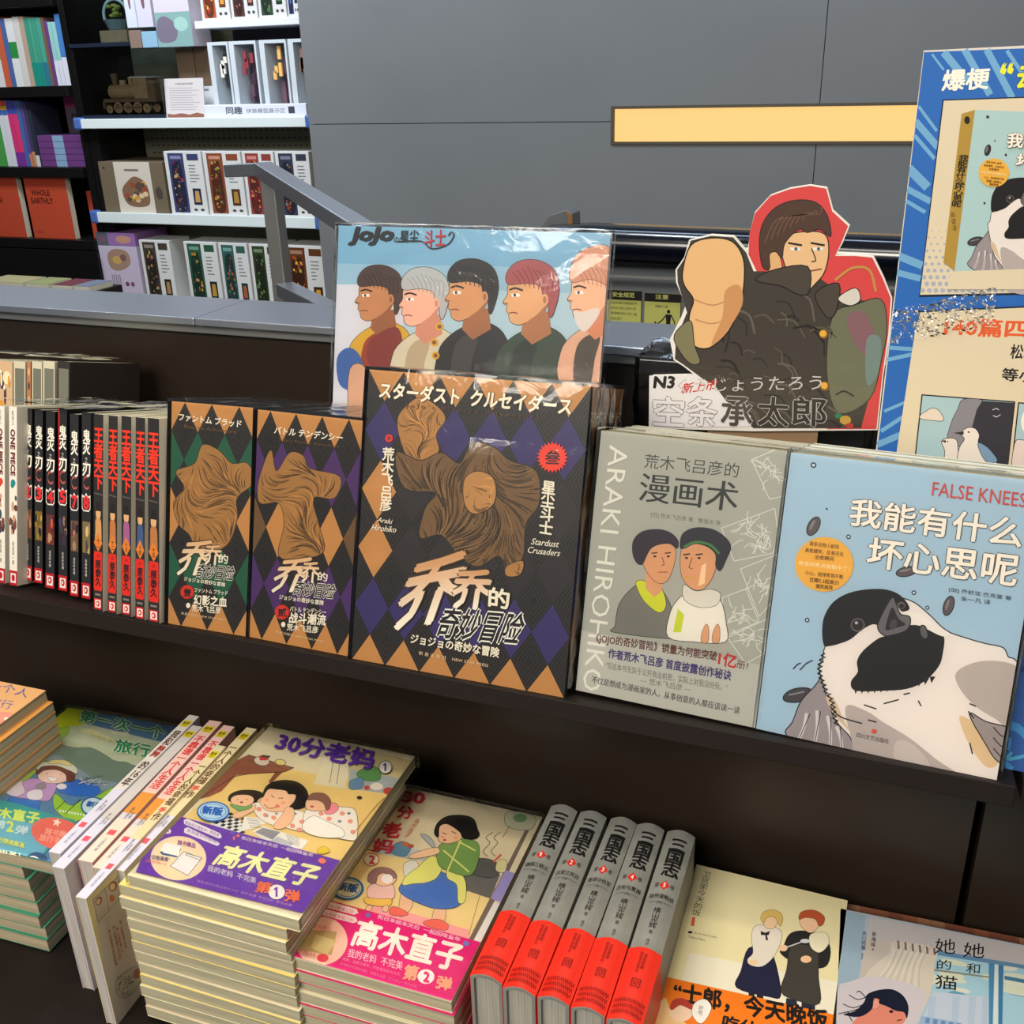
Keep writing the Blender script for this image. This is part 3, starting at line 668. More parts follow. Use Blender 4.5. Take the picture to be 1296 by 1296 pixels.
def packs(p):
    p.blob([(.45, .3), (.4, .5), (.5, .7), (.62, .55), (.6, .3)], (120, 86, 96)); p.poly([(.3, .82), (.7, .82), (.7, .86), (.3, .86)], (110, 110, 130))
zc2 = z1s+kh+.4
simple_box(bx_(160, 60)[0]+.4, bx_(176, 60)[0], zc2, bx_(170, 38)[1]-zc2, 12, (132, 112, 100), 'small brown carton under the left white pack beside the planter case')
simple_box(bx_(176, 60)[0]+.3, bx_(196, 60)[0], zc2, bx_(170, 40)[1]-zc2, 12, (140, 180, 206), 'small light blue carton beside the brown one under the white packs')
zc3 = bx_(170, 36)[1]+.3
simple_box(bx_(160, 60)[0]+.4, bx_(174, 60)[0], zc3, 24, 12, (206, 212, 230), 'narrow white pack nearest the planter case', packs)
simple_box(bx_(174, 60)[0]+.3, bx_(194, 60)[0], zc3, 24, 12, (208, 204, 220), 'white pack with a small brown bottle picture, second from the planter case', packs)
def bigpack(p):
    p.poly([(0, 0), (1, 0), (1, .34), (0, .34)], (132, 168, 166)); p.blob([(.05, .06), (.05, .25), (.3, .3), (.6, .2), (.5, .06)], (120, 110, 130)); p.ell((.72, .22), .2, .07, (160, 200, 190))
    p.blob([(.6, .6), (.55, .85), (.75, .97), (.95, .9), (.95, .62)], (140, 70, 60)); p.ell((.75, .52), .2, .05, (90, 66, 116)); p.text('音乐盒', (.1, .72), (.45, .72), (.1, .8), (110, 100, 110))
simple_box(bx_(197, 60)[0], bx_(243, 62)[0]-.5, zc2, 36, 12, (212, 204, 214), 'large pale pack with a teal foot and a dark red model picture', bigpack)

# ---- black bookcase at the far left
bc = thing('bookcase', 'tall black bookcase at the far left with books and stationery', 'bookcase', Matrix.Translation(W(-360, YB+15, -100)))
xr_ = bx_(91, 60)[0]
xri = bx_(78, 60)[0]; XLb = -430
rows = [bx_(60, 109)[1], bx_(60, 212)[1], bx_(60, 303)[1], bx_(60, -8)[1]]
pbox('side_panel', bc, XL-1.5, YB+2.6, -100, XL+1.9, YB+32, 105, BLACK); xri = XL-1.6
pbox('side_panel', bc, XLb, YB, -100, XLb+3, YB+32, 105, BLACK)
pbox('back_panel', bc, XLb+3, YB+30, -100, xri, YB+32, 105, BLACK)
for z in rows: pbox('shelf', bc, XLb+3.1, YB, z-4.2, xri-.1, YB+29.9, z, BLACK, .003)
pbox('drawer_front', bc, XLb+3.1, YB-1, rows[2]-22, xri+1, YB-.1, rows[2]-4.4, BLACK, .003)
pbox('drawer_front', bc, XLb+3.1, YB-1, rows[2]-50, xri+1, YB-.1, rows[2]-22.6, BLACK, .003)
def far_book(x0, x1, z, h, col, nm, bands=(), y=YB+4, label=None):
    M = Matrix.Translation(W(x0, y, z)); t = thing('book', label or nm, 'book', M)
    w_ = (x1-x0)*CM; hh = h*CM
    Geo().prism([(0, 0), (w_, 0), (w_, .16), (w_-.001, .16), (w_-.001, .001), (.001, .001), (.001, .16), (0, .16)], 0, hh, 'z').build('cover', plain(col), t)
    Geo().box(.0011, .0011, .002, w_-.0011, .157, hh-.002).build('page_block', PAPERW, t)
    if bands:
        p = Print(M @ Vector((0, 0, 0)), (1, 0, 0), (0, 0, 1), w_, hh, M.inverted())
        for a, b, c in bands: p.poly([(0, a), (1, a), (1, b), (0, b)], c)
        p.build(t, PRINTM, 'spine_print')
zr1 = rows[0]
top1 = bx_(40, 20)[1]-zr1
def run(spec, z, y=YB+4):
    for (pa, pb, py, hpx, col, nm, bands) in spec:
        xa = bx_(pa, py)[0]; xb = bx_(pb, py)[0]-.15; h = bx_(pa, py-hpx)[1]-bx_(pa, py)[1]
        far_book(xa, min(xb, xri-.3), z+.05, h, col, nm, bands, y)
G = (40, 130, 60)
run([(-16, -2, 106, 90, (206, 206, 204), 'white book with a green band at the left edge of the top row', ((.4, .62, G),)),
     (-2, 6, 107, 90, (190, 90, 60), 'narrow orange-red book, in the top row', ()), (6, 12, 107, 88, (70, 96, 150), 'narrow blue book, in the top row', ()),
     (12, 22, 107, 88, (212, 212, 212), 'white book with a green middle, in the top row', ((.42, .66, G),)),
     (22, 30, 107, 90, (200, 196, 190), 'plain pale book, in the top row', ()), (30, 36, 107, 90, (176, 150, 130), 'thin tan book, in the top row', ()),
     (36, 41, 108, 88, (58, 140, 116), 'first of the teal books in the top row', ((.0, .35, (24, 132, 116)),)), (41, 46, 108, 88, (66, 150, 124), 'second of the teal books in the top row', ((.0, .35, (24, 132, 116)),)),
     (46, 51, 108, 88, (60, 144, 120), 'third of the teal books in the top row', ((.0, .35, (26, 128, 120)),)), (51, 57, 108, 88, (70, 150, 130), 'last of the teal books in the top row', ((.0, .35, (40, 110, 130)),)),
     (57, 61, 108, 88, (120, 84, 70), 'thin brown book beside the teal ones', ()), (61, 65, 108, 84, (94, 60, 120), 'thin purple book in the top row', ()),
     (65, 70, 108, 82, (140, 190, 186), 'pale aqua book with a white foot, in the top row', ((0, .4, (206, 206, 216)),)), (70, 75, 108, 82, (142, 192, 190), 'pale aqua book with a white foot, next to the blue end book', ((0, .4, (206, 206, 216)),)),
     (75, 82, 108, 92, (66, 120, 180), 'tall blue book with a white foot, at the right end of the top row', ((0, .4, (208, 208, 220)),))], zr1)
zr2 = rows[1]
run([(-12, 2, 210, 86, (70, 150, 70), 'green book at the left of the second row', ()), (2, 8, 211, 84, (210, 210, 214), 'first white book with a rainbow top, in the second row', ((.86, .92, (220, 160, 50)), (.92, 1, (200, 70, 60)), (.78, .86, (60, 100, 180)))),
     (8, 14, 211, 84, (210, 210, 216), 'second white book with a rainbow top, in the second row', ((.86, .92, (220, 160, 50)), (.92, 1, (200, 70, 60)), (.78, .86, (60, 100, 180)))),
     (14, 20, 211, 84, (206, 50, 110), 'first magenta book with a purple foot', ((0, .22, (110, 50, 140)), (.8, 1, (60, 80, 170)))), (20, 26, 211, 84, (210, 54, 110), 'second magenta book with a purple foot', ((0, .22, (110, 50, 140)), (.8, 1, (60, 80, 170)))),
     (26, 31, 211, 84, (60, 100, 160), 'thin blue book beside the magenta ones', ()), (31, 35, 211, 82, (90, 70, 130), 'thin violet book beside the blue one', ((0, .2, (190, 120, 90)),)), (35, 39, 211, 80, (60, 56, 90), 'thin indigo book in the second row', ((0, .24, (190, 130, 90)),)),
     (39, 44, 212, 72, (40, 44, 60), 'dark blue book with a white foot, in the second row', ((0, .2, (200, 200, 204)),))], zr2)
# purple packs piled on the second shelf and cards behind
px0, px1 = bx_(44, 212)[0]+.5, xri-.6
hp = (bx_(60, 172)[1]-zr2)/5
for k in range(5):
    M = Matrix.Translation(W(px0, YB+4, zr2+.05+k*hp)); t = thing('boxed_set', 'purple boxed set with pale band, %s of the pile on the second shelf' % ('bottom', 'second from bottom', 'middle', 'second from top', 'top')[k], 'box', M, None)
    Geo().box(0, 0, 0, (px1-px0)*CM, .16, (hp-.15)*CM).build('carton', plain((104, 58, 118)), t, bevel=.001)
    p = Print(M @ Vector((0, 0, 0)), (1, 0, 0), (0, 0, 1), (px1-px0)*CM, (hp-.15)*CM, M.inverted()); p.poly([(.34, 0), (.58, 0), (.58, 1), (.34, 1)], (130, 160, 190)); p.build(t, PRINTM, 'box_print')
M = Matrix.Translation(W(px0+8, YB+15, zr2+.1+5*hp)); t = thing('picture_card', 'small pink-topped card standing behind the purple pile', 'card', M)
Geo().box(0, 0, 0, .13, .01, .15).build('sheet', plain((92, 84, 96)), t)
p = Print(M @ Vector((0, 0, 0)), (1, 0, 0), (0, 0, 1), .13, .15, M.inverted()); p.poly([(0, .7), (1, .7), (1, 1), (0, 1)], (150, 60, 110)); p.text('杂志', (.2, .3), (.8, .3), (.2, .55), (30, 30, 34), bold=.02); p.build(t, PRINTM)
# orange books on the third shelf
zr3 = rows[2]; OR = (186, 70, 44)
ho = bx_(60, 222)[1]-zr3
for k, (a, b) in enumerate(((-30, 29), (38, 90))):
    xa = bx_(a, 303)[0]; xb = bx_(b, 305)[0]
    M = Matrix.Translation(W(xa, YB+3, zr3+.05)); t = thing('notebook', ('orange notebook cut by the left edge, on the third shelf', 'orange notebook with dark capital lettering, on the third shelf')[k], 'book', M)
    w_ = (xb-xa)*CM; book_parts(t, w_, ho*CM, .03, plain(OR), PAPERW)
    p = faceprint(t, M, w_, ho*CM, None)
    p.text(('OPEN\nSEASON', 'WHOLE\nEARTHLY')[k], (.1, .55), (.62, .55), (.1, .76), (70, 26, 18), bold=.03); p.text('ANNUAL', (.1, .08), (.25, .08), (.1, .11), (90, 34, 22)); p.build(t, PRINTM)
M = Matrix.Translation(W(bx_(92, 306)[0]+5, YB+8, zr3+.05)); t = thing('notebook', 'orange notebook half hidden at the right end of the third shelf', 'book', M)
wlast = (xri-.4-bx_(92, 306)[0]-5)*CM; book_parts(t, max(wlast, .03), .2, .03, plain(OR), PAPERW)
# papers lying on the low ledge in front of the bookcase
lt = thing('low_table', 'low black table in front of the bookcase', 'table', Matrix.Translation(W(-300, 250, -100)))
zl = (hy((60, 362), 250).z-ZT)/CM-1.5
XT = hy((117, 362), 250).x/CM
pbox('table_top', lt, -395, 248, zl-3, XT, 266, zl, BLACK)
for x in (-392, XT-4):
    for y in (250, 262): pbox('leg', lt, x, y, -100, x+3, y+3, zl-3.05, BLACK)
for k, (a, b, c, nm) in enumerate(((-20, 30, (176, 170, 128), 'cream'), (33, 62, (150, 160, 110), 'sage green'), (66, 92, (110, 60, 70), 'crimson'), (93, 114, (120, 126, 150), 'grey blue'))):
    xa = hy((a, 362), 250).x/CM; xb = hy((b, 362), 250).x/CM
    M = Matrix.Translation(W(xa, 250, zl+.05)); t = thing('magazine', '%s magazine lying on the low table past the steel cap' % nm, 'magazine', M)
    Geo().box(0, 0, 0, (xb-xa-.6)*CM, .13, .02).build('pages', PAPERW, t); Geo().box(0, 0, .0201, (xb-xa-.6)*CM, .13, .0215).build('cover', plain(c), t)

# ================================================================== upper tier
BLK = (22, 21, 23); ORG = (186, 130, 70); PUR = (52, 40, 96); GRN = (24, 84, 58)
def harlequin(p, nx, ny, x0, colf, lines=True):
    a = p.w/nx/2; b = p.h/ny/2
    p.fill(BLK)
    for j in range(-1, ny*2+2):
        for i in range(-1, nx*2+2):
            if (i+j) % 2: continue
            c = colf(i, j)
            cx, cy = x0*a+i*a, j*b
            if c and i % 2 == 0: p.poly([(cx-a, cy), (cx, cy-b), (cx+a, cy), (cx, cy+b)], c, uv=True, up=False)
            elif lines:
                for s in (.86, .66, .46, .26):
                    for q in (((-a, 0), (0, -b)), ((0, -b), (a, 0)), ((a, 0), (0, b)), ((0, b), (-a, 0))):
                        (x1, y1), (x2, y2) = q; t = .00016
                        p.poly([(cx+x1*s, cy+y1*s), (cx+x2*s, cy+y2*s), (cx+x2*s, cy+y2*s+t*2), (cx+x1*s, cy+y1*s+t*2)], (92, 74, 48), uv=True, up=False)
    p.lay += 2
def engraved(p, outline, base, dark, seed, nst=40, lw=4):
    """plain drapery-like mass drawn with flowing engraved strokes"""
    q = smooth(outline, 5); p.line(q+[q[0]], lw*1.6, dark, raw=True); p.poly(q, base)
    xs = [a[0] for a in q]; ys = [a[1] for a in q]; rnd = random.Random(seed)
    def inside(x, y):
        c = False
        for i in range(len(q)):
            (x1, y1), (x2, y2) = q[i-1], q[i]
            if (y1 > y) != (y2 > y) and x < (x2-x1)*(y-y1)/(y2-y1)+x1: c = not c
        return c
    k1 = 6.0/(max(xs)-min(xs)); ph = rnd.uniform(0, 6)
    mid = tuple(int(v*.62+d*.1) for v, d in zip(base, dark)); lite = tuple(min(255, int(v*1.16)) for v in base)
    for k in range(int(nst*1.6)):
        x, y = rnd.uniform(min(xs), max(xs)), rnd.uniform(min(ys), max(ys)); pts = []; kind = rnd.random()
        col = dark if kind < .5 else mid if kind < .8 else lite; wl = lw*(rnd.uniform(.35, 1.3) if kind < .5 else rnd.uniform(1, 2.6)); n = rnd.randint(4, 9)
        for s in range(n):
            if not inside(x, y): break
            pts.append((x, y)); a = 1.25+1.0*math.sin(x*k1+ph)+.7*math.cos(y*k1*1.3+x*k1*.4); x += math.cos(a)*lw*4; y += math.sin(a)*lw*4
        if len(pts) > 2:
            for j, (u_, v_) in enumerate(zip(pts, pts[1:])): p.line([u_, v_], wl*(1-abs(j/(len(pts)-1)-.5)*1.3), col, raw=True, up=False)
        if k % 12 == 0: p.lay += 1
    p.lay += 1
def starburst(p, c, r0, r1, n, col):
    p.poly([(c[0]+(r1 if k % 2 else r0)*math.cos(math.pi*k/n), c[1]+(r1 if k % 2 else r0)*math.sin(math.pi*k/n)) for k in range(2*n)], col)
CREAM = (236, 226, 202)
def boxset(name_label, BL, BR, TL, dep, gap=0):
    P0, rz, lean, w_, h = upright(BL, BR, TL); M = poseM(P0, rz, lean)
    t = thing('boxed_book_set', name_label, 'box set', M)
    w_ -= gap
    Geo().box(0, 0, 0, w_, dep, h).build('carton', plain(BLK, .4), t, bevel=.0012)
    return t, M, w_, h
DK = (52, 38, 24); TAN = (158, 112, 58)
# --- green one
t, M, w_, h = boxset('brown and black diamond box set with green diamonds, leftmost of the wrapped sets', (213, 790), (315, 806), (218, 508), .15, .002)
p = faceprint(t, M, w_, h, Z4)
harlequin(p, 3, 4, 0, lambda i, j: (ORG if j in (0, 1, 7, 8) or (j in (4, 5) and i in (0, 2, 6)) else GRN if j in (2, 6) else (96, 70, 42) if i != 3 else ORG))
engraved(p, [(770, 400), (830, 420), (880, 470), (940, 470), (965, 540), (900, 600), (900, 680), (860, 780), (760, 810), (720, 740), (680, 700), (660, 620), (700, 560), (670, 500), (740, 470)], TAN, DK, 3, 170, 3)
p.text('ファントム ブラッド', (680, 306), (916, 334), (682, 278), CREAM, bold=.03)
p.text("Bizarre Adventure", (700, 334), (900, 356), (702, 322), (110, 78, 40))
p.text('乔', (664, 892), (778, 892), (706, 764), CREAM, bold=.02, col2=(214, 170, 120), outline=DK, ow=.03)
p.text('乔', (775, 852), (838, 856), (782, 778), CREAM, bold=.02, col2=(214, 170, 120), outline=DK, ow=.03)
p.text('的', (832, 846), (866, 850), (834, 812), CREAM, bold=.02)
p.text('奇妙冒险', (746, 902), (886, 914), (756, 850), (20, 18, 18), bold=.02, outline=(232, 226, 210), ow=.045, shear=.15)
p.text('ジョジョの奇妙な冒険', (700, 914), (856, 938), (702, 898), CREAM, bold=.02)
starburst(p, (713, 957), 28, 24, 16, (206, 48, 30)); p.text('壹', (700, 972), (727, 974), (701, 944), BLK, bold=.03)
p.text('ファントム ブラッド', (741, 957), (866, 970), (742, 940), CREAM, bold=.02)
p.text('幻影之血', (738, 1003), (862, 1014), (740, 966), CREAM, bold=.03)
p.ell((717, 1008), 8, 10, CREAM); p.text('荒木飞吕彦', (731, 1030), (840, 1040), (732, 1004), CREAM, bold=.02)
p.text('新星出版社 NEW STAR PRESS', (690, 1042), (860, 1068), (691, 1032), (214, 190, 150))
p.build(t); film(t, w_, h, .15)
# --- purple narrow one
t, M, w_, h = boxset('box set with brown, black and purple diamonds, between the green and large ones', (316, 806), (446, 832), (326, 518), .15, .002)
p = faceprint(t, M, w_, h, Z4)
harlequin(p, 4, 4, 0, lambda i, j: (ORG if j in (0, 1, 7, 8) or (j in (4,) and i in (2, 4, 6)) else (72, 40, 96) if j in (2, 6) else (104, 76, 44)))
engraved(p, [(1030, 420), (1050, 500), (1100, 430), (1150, 440), (1180, 490), (1290, 520), (1270, 600), (1190, 600), (1210, 700), (1230, 800), (1150, 830), (1060, 820), (1080, 700), (1060, 620), (990, 620), (980, 560), (1000, 480)], TAN, DK, 9, 200, 3)
p.text('バトル テンデンシー', (1042, 356), (1300, 386), (1046, 328), CREAM, bold=.03)
p.text("JoJo's Bizarre Adventure", (1060, 386), (1290, 412), (1062, 374), (110, 78, 40))
p.text('乔', (1022, 958), (1150, 954), (1072, 832), CREAM, bold=.02, col2=(214, 170, 120), outline=DK, ow=.03)
p.text('乔', (1144, 918), (1208, 922), (1152, 842), CREAM, bold=.02, col2=(214, 170, 120), outline=DK, ow=.03)
p.text('的', (1208, 912), (1244, 918), (1210, 880), CREAM, bold=.02)
p.text('奇妙冒险', (1114, 968), (1268, 984), (1126, 915), (20, 18, 18), bold=.02, outline=(232, 226, 210), ow=.045, shear=.15)
p.text('ジョジョの奇妙な冒険', (1062, 984), (1230, 1008), (1064, 966), CREAM, bold=.02)
starburst(p, (1073, 1033), 30, 25, 16, (206, 48, 30)); p.text('贰', (1058, 1050), (1090, 1052), (1059, 1018), BLK, bold=.03)
p.text('バトル テンデンシー', (1103, 1030), (1240, 1044), (1104, 1010), CREAM, bold=.02)
p.text('战斗潮流', (1100, 1074), (1238, 1084), (1103, 1034), CREAM, bold=.03)
p.ell((1078, 1080), 8, 10, CREAM); p.text('荒木飞吕彦', (1092, 1102), (1210, 1114), (1093, 1076), CREAM, bold=.02)
p.text('新星出版社 NEW STAR PRESS', (1050, 1112), (1230, 1150), (1051, 1102), (214, 190, 150))
p.build(t); film(t, w_, h, .15)
# --- the large one
t, M, w_, h = boxset('largest box set, brown and black diamonds with dark violet ones and a red starburst seal', (445, 835), (714, 884), (467, 468), .104)
p = faceprint(t, M, w_, h, Y1)
def cbig(i, j):
    if j in (0, 1, 9, 10): return ORG
    if j in (2, 3): return PUR if j == 2 else PUR
    if j in (7, 8): return PUR if j == 8 else ORG
    if j in (4, 6): return ORG if i in (0, 1, 11, 12) else (40, 34, 34)
    if j == 5: return ORG if i in (0, 2, 10, 12) else (44, 38, 36)
    return PUR
harlequin(p, 6, 5, 1, cbig)
p.poly([(110, 20), (935, 92), (932, 130), (106, 58)], (44, 34, 26)) if False else None
engraved(p, [(300, 160), (360, 190), (395, 240), (360, 300), (370, 360), (330, 400), (260, 390), (225, 320), (215, 240), (250, 190)], (170, 120, 62), DK, 11, 90, 3)
engraved(p, [(210, 370), (300, 400), (380, 370), (450, 410), (500, 330), (580, 350), (640, 400), (740, 440), (750, 560), (700, 640), (690, 760), (640, 830), (600, 760), (520, 800), (450, 760), (380, 680), (300, 690), (320, 580), (360, 520), (240, 500)], (112, 82, 48), (34, 28, 22), 12, 330, 4.2)
engraved(p, [(470, 470), (520, 440), (580, 470), (580, 560), (510, 600), (470, 560)], (178, 128, 70), DK, 5, 14, 4)
engraved(p, [(630, 800), (690, 780), (680, 830), (630, 835)], (170, 120, 62), DK, 6, 8, 3)
p.text('スターダスト  クルセイダース', (146, 160), (870, 226), (153, 100), (246, 234, 206), bold=.035, outline=(70, 48, 26), ow=.03)
p.text("J o J o ' s   B i z a r r e   A d v e n t u r e", (246, 200), (756, 248), (248, 180), (98, 68, 38))
p.ell((183, 314), 15, 15, (214, 50, 30)); p.text('著', (176, 321), (190, 322), (176, 306), (90, 20, 14))
p.text('荒\n木\n飞\n吕\n彦', (148, 588), (192, 592), (160, 348), CREAM, bold=.03, lsp=.92)
p.text('Araki', (138, 630), (196, 640), (140, 612), CREAM, bold=.01, shear=.3); p.text('Hirohiko', (116, 662), (210, 672), (118, 640), CREAM, bold=.01, shear=.3)
starburst(p, (803, 386), 60, 48, 24, (232, 58, 34)); p.text('叁', (776, 410), (830, 412), (778, 360), (60, 16, 12), bold=.03)
p.text('星\n尘\n斗\n士', (752, 672), (802, 680), (766, 474), CREAM, bold=.03, lsp=.92)
p.text('Stardust', (722, 716), (828, 728), (724, 692), CREAM, bold=.01, shear=.3); p.text('Crusaders', (710, 748), (832, 762), (712, 724), CREAM, bold=.01, shear=.3)
p.text('乔', (188, 1042), (408, 1000), (276, 786), (246, 238, 218), bold=.03, col2=(200, 146, 92), outline=(54, 38, 22), ow=.03)
p.text('乔', (418, 956), (556, 962), (440, 812), (246, 238, 218), bold=.03, col2=(200, 146, 92), outline=(54, 38, 22), ow=.03)
p.text('的', (562, 950), (637, 962), (566, 878), CREAM, bold=.03, outline=(40, 32, 24), ow=.03)
p.text('奇妙冒险', (362, 1066), (676, 1096), (392, 954), (18, 16, 18), bold=.02, outline=(240, 236, 222), ow=.05, shear=.15)
p.text('ジョジョの奇妙な冒険', (265, 1090), (600, 1146), (269, 1054), CREAM, bold=.03)
p.text('新 星 出 版 社    NEW STAR PRESS', (297, 1134), (560, 1182), (298, 1120), (226, 200, 160))
p.build(t)
p = sideprint(t, M, w_, h, .104)
p.fill((150, 106, 60)); 
for i in range(4): p.poly([(i*.333-.166, 0), (i*.333, -.2), (i*.333+.166, 0), (i*.333, .2)], BLK, up=False); p.poly([(i*.333-.166, .4), (i*.333, .2), (i*.333+.166, .4), (i*.333, .6)], PUR, up=False); p.poly([(i*.333-.166, .8), (i*.333, .6), (i*.333+.166, .8), (i*.333, 1)], BLK, up=False)
p.lay += 1
p.text('スターダスト', (.05, .885), (.48, .885), (.05, .925), CREAM, bold=.03); p.text('クルセイダース', (.52, .885), (.97, .885), (.52, .925), CREAM, bold=.03)
p.build(t, None, 'side_print', 'side_lettering')
k = Print(M @ Vector((0, 0, h)), M.to_3x3() @ Vector((1, 0, 0)), M.to_3x3() @ Vector((0, 1, 0)), w_, .104, M.inverted())
k.fill(BLK); [k.poly([(i/6-.083, 0), (i/6, -.3), (i/6+.083, 0), (i/6, .3)], ORG, up=False) for i in range(7)]; k.build(t, None, 'top_print')
film(t, w_, h, .104, amp=.0018, n=10)

# --- row of manga, spine out
def spine_book(cx_px, y_px, wid, h_px_top, label, group, colf, wpage, name='manga_volume', cat='book', top=None, pages=None, y0=None, spine=BLK, covermat=None, yo=0):
    P = hz((cx_px, y_px), 0)
    P = Vector((P.x, P.y+yo, ZT))
    up = None; best = None
    for i in range(10, 40):
        a = i*.01; u = Vector((0, math.sin(a), math.cos(a)))
        for j in range(150, 230):
            q = proj(P+u*j*.001); e = (q[0]-top[0])**2*2+(q[1]-top[1])**2+(a-.27)**2*1500
            if best is None or e < best[0]: best = (e, a, j*.001)
    lean, h = best[1], best[2]
    # local x -> depth, thickness runs to the left
    B = Matrix(((0, -1, 0), (1, 0, 0), (0, 0, 1))).to_4x4()
    M = Matrix.Translation(P) @ Matrix.Rotation(-lean, 4, 'X') @ B @ Matrix.Translation((0, 0, 0))
    t = thing(name, label, cat, M, group)
    book_parts(t, wpage, h, wid, covermat or plain(spine, .35), pages or PAGES)
    s = spineprint(t, M, h, wid); colf(s); s.build(t, None, 'spine_print')
    return t, M, h
rn = random.Random(7)
def kimetsu(n):
    acc = [(200, 60, 50), (210, 170, 50), (190, 60, 70), (70, 60, 100), (190, 90, 120), (210, 180, 90)][n]
    num = '234578'[n]
    def f(s):
        s.fill((34, 33, 36))
        if num == '5': s.poly([(0, .55), (.16, .55), (.16, 1), (0, 1)], (178, 26, 24))
        s.text('鬼\n灭', (.12, .78), (.92, .78), (.14, .91), (236, 228, 212), bold=.03, lsp=.95); s.text('之', (.36, .735), (.66, .735), (.36, .765), (220, 212, 200))
        s.text('刃', (.1, .665), (.94, .665), (.12, .73), (236, 228, 212), bold=.03)
        for k in range(14):
            a0, a1 = [math.pi*(.35+1.4*i/14) for i in (k, k+1)]; s.line([(.56+.36*math.cos(a0), .63+.032*math.sin(a0)), (.56+.36*math.cos(a1), .63+.032*math.sin(a1))], .012, (170, 84, 80), raw=True, up=False)
        s.lay += 1
        s.poly([(.02, .49), (.2, .475), (.8, .475), (.98, .49), (.98, .565), (.7, .555), (.5, .575), (.3, .555), (.02, .565)], (226, 220, 212)); s.poly([(.07, .495), (.22, .482), (.78, .482), (.93, .495), (.93, .552), (.7, .545), (.5, .565), (.3, .545), (.07, .552)], (34, 33, 36))
        s.text(num, (.22, .49), (.8, .49), (.22, .555), (214, 40, 44), bold=.05)
        c = [(196, 120, 84), (224, 180, 60), (206, 80, 60), (90, 70, 90), (200, 150, 110), (228, 200, 130)][n]
        s.poly([(.1, .25), (.95, .25), (.95, .42), (.1, .42)], tuple(int(v*.5) for v in c)); rr = random.Random(n)
        for k in range(9):
            x, y = rr.uniform(.2, .85), rr.uniform(.27, .4); s.ell((x, y), rr.uniform(.08, .2), rr.uniform(.012, .03), (lambda q_: tuple(int(v*q_) for v in ((c, acc, (206, 160, 120), (70, 60, 64))[k % 4])))(rr.uniform(.45, 1)))
        s.text('吾\n峠\n呼\n世\n晴', (.4, .12), (.62, .12), (.4, .215), (214, 206, 196))
        s.poly([(0, 0), (1, 0), (1, .085), (0, .085)], (176, 22, 32)); s.poly([(.16, .015), (.84, .015), (.84, .07), (.16, .07)], (226, 214, 206)); s.ell((.5, .045), .22, .02, (176, 30, 34)); s.ell((.46, .045), .10, .010, (226, 214, 206))
    return f
def kingdom(n):
    num = ['十\n一', '十\n二', '十\n三', '十\n四', '十\n五'][n]; c = [(196, 140, 84), (178, 110, 60), (150, 84, 130), (60, 80, 120), (170, 110, 60)][n]
    def f(s):
        s.fill((36, 34, 34))
        s.text('王\n者\n天\n下', (.04, .63), (.98, .63), (.04, .93), (232, 50, 26), bold=.035, lsp=.95)
        s.text('KINGDOM', (.1, .605), (.9, .60), (.1, .612), (130, 120, 110))
        s.ell((.5, .51), .26, .035, (206, 160, 112)); s.poly([(.24, .52), (.76, .52), (.7, .565), (.3, .565)], (30, 24, 22)); s.blob([(.2, .42), (.25, .48), (.75, .48), (.85, .42), (.8, .36), (.2, .36)], c)
        s.poly([(.5, .315), (.95, .36), (.5, .41), (.05, .36)], (206, 116, 44)); s.text(num, (.38, .337), (.64, .337), (.38, .384), (60, 30, 14), bold=.02)
        s.poly([(.1, .115), (.9, .115), (.95, .13), (.95, .30), (.9, .315), (.1, .315), (.05, .30), (.05, .13)], (206, 36, 24)); s.text('原\n泰\n久', (.22, .14), (.8, .14), (.22, .27), (34, 20, 18), bold=.04, lsp=.95); s.text('日', (.42, .285), (.6, .285), (.42, .30), (34, 20, 18))
        s.line([(.2, .095), (.8, .095)], .01, (120, 110, 104), raw=True)
        s.poly([(.1, .02), (.9, .02), (.9, .075), (.1, .075)], (196, 26, 28)); s.poly([(.2, .028), (.8, .028), (.8, .068), (.2, .068)], (226, 214, 206)); s.ell((.5, .048), .2, .015, (186, 30, 30)); s.ell((.46, .048), .09, .008, (226, 214, 206))
    return f
def pirate(n):
    def f(s):
        s.fill((226, 220, 206)); s.text('ONE PIECE', (.2, .875), (.2, .62), (.75, .875), (96, 24, 34), bold=.05) 
        s.text('航\n海\n王', (.35, .9), (.62, .9), (.35, .98), (110, 70, 60)); c = [(206, 60, 40), (36, 130, 130)][n]
        s.ell((.5, .58), .3, .02, c); s.ell((.4, .565), .22, .015, c); rr = random.Random(n+40)
        for k in range(14): s.ell((rr.uniform(.15, .85), rr.uniform(.3, .5)), rr.uniform(.1, .22), rr.uniform(.01, .03), rr.choice([(90, 50, 50), (120, 60, 50), (70, 66, 80), (190, 150, 120), (60, 80, 90)]))
        s.text('尾\n田\n荣\n一\n郎', (.38, .12), (.62, .12), (.38, .25), (90, 84, 80)); s.poly([(0, 0), (1, 0), (1, .085), (0, .085)], (176, 22, 32)); s.poly([(.16, .015), (.84, .015), (.84, .07), (.16, .07)], (226, 214, 206)); s.ell((.5, .043), .22, .02, (176, 30, 34))
    return f
cxs = [(345, 390), (400, 443), (452, 498), (505, 549), (553, 605)]
bts = [1040, 1050, 1060, 1075, 1087]; tps = [285, 290, 293, 297, 302]
gk = 'black spined manga volumes with red title and orange diamond'
cw = plain((222, 216, 200), .45)
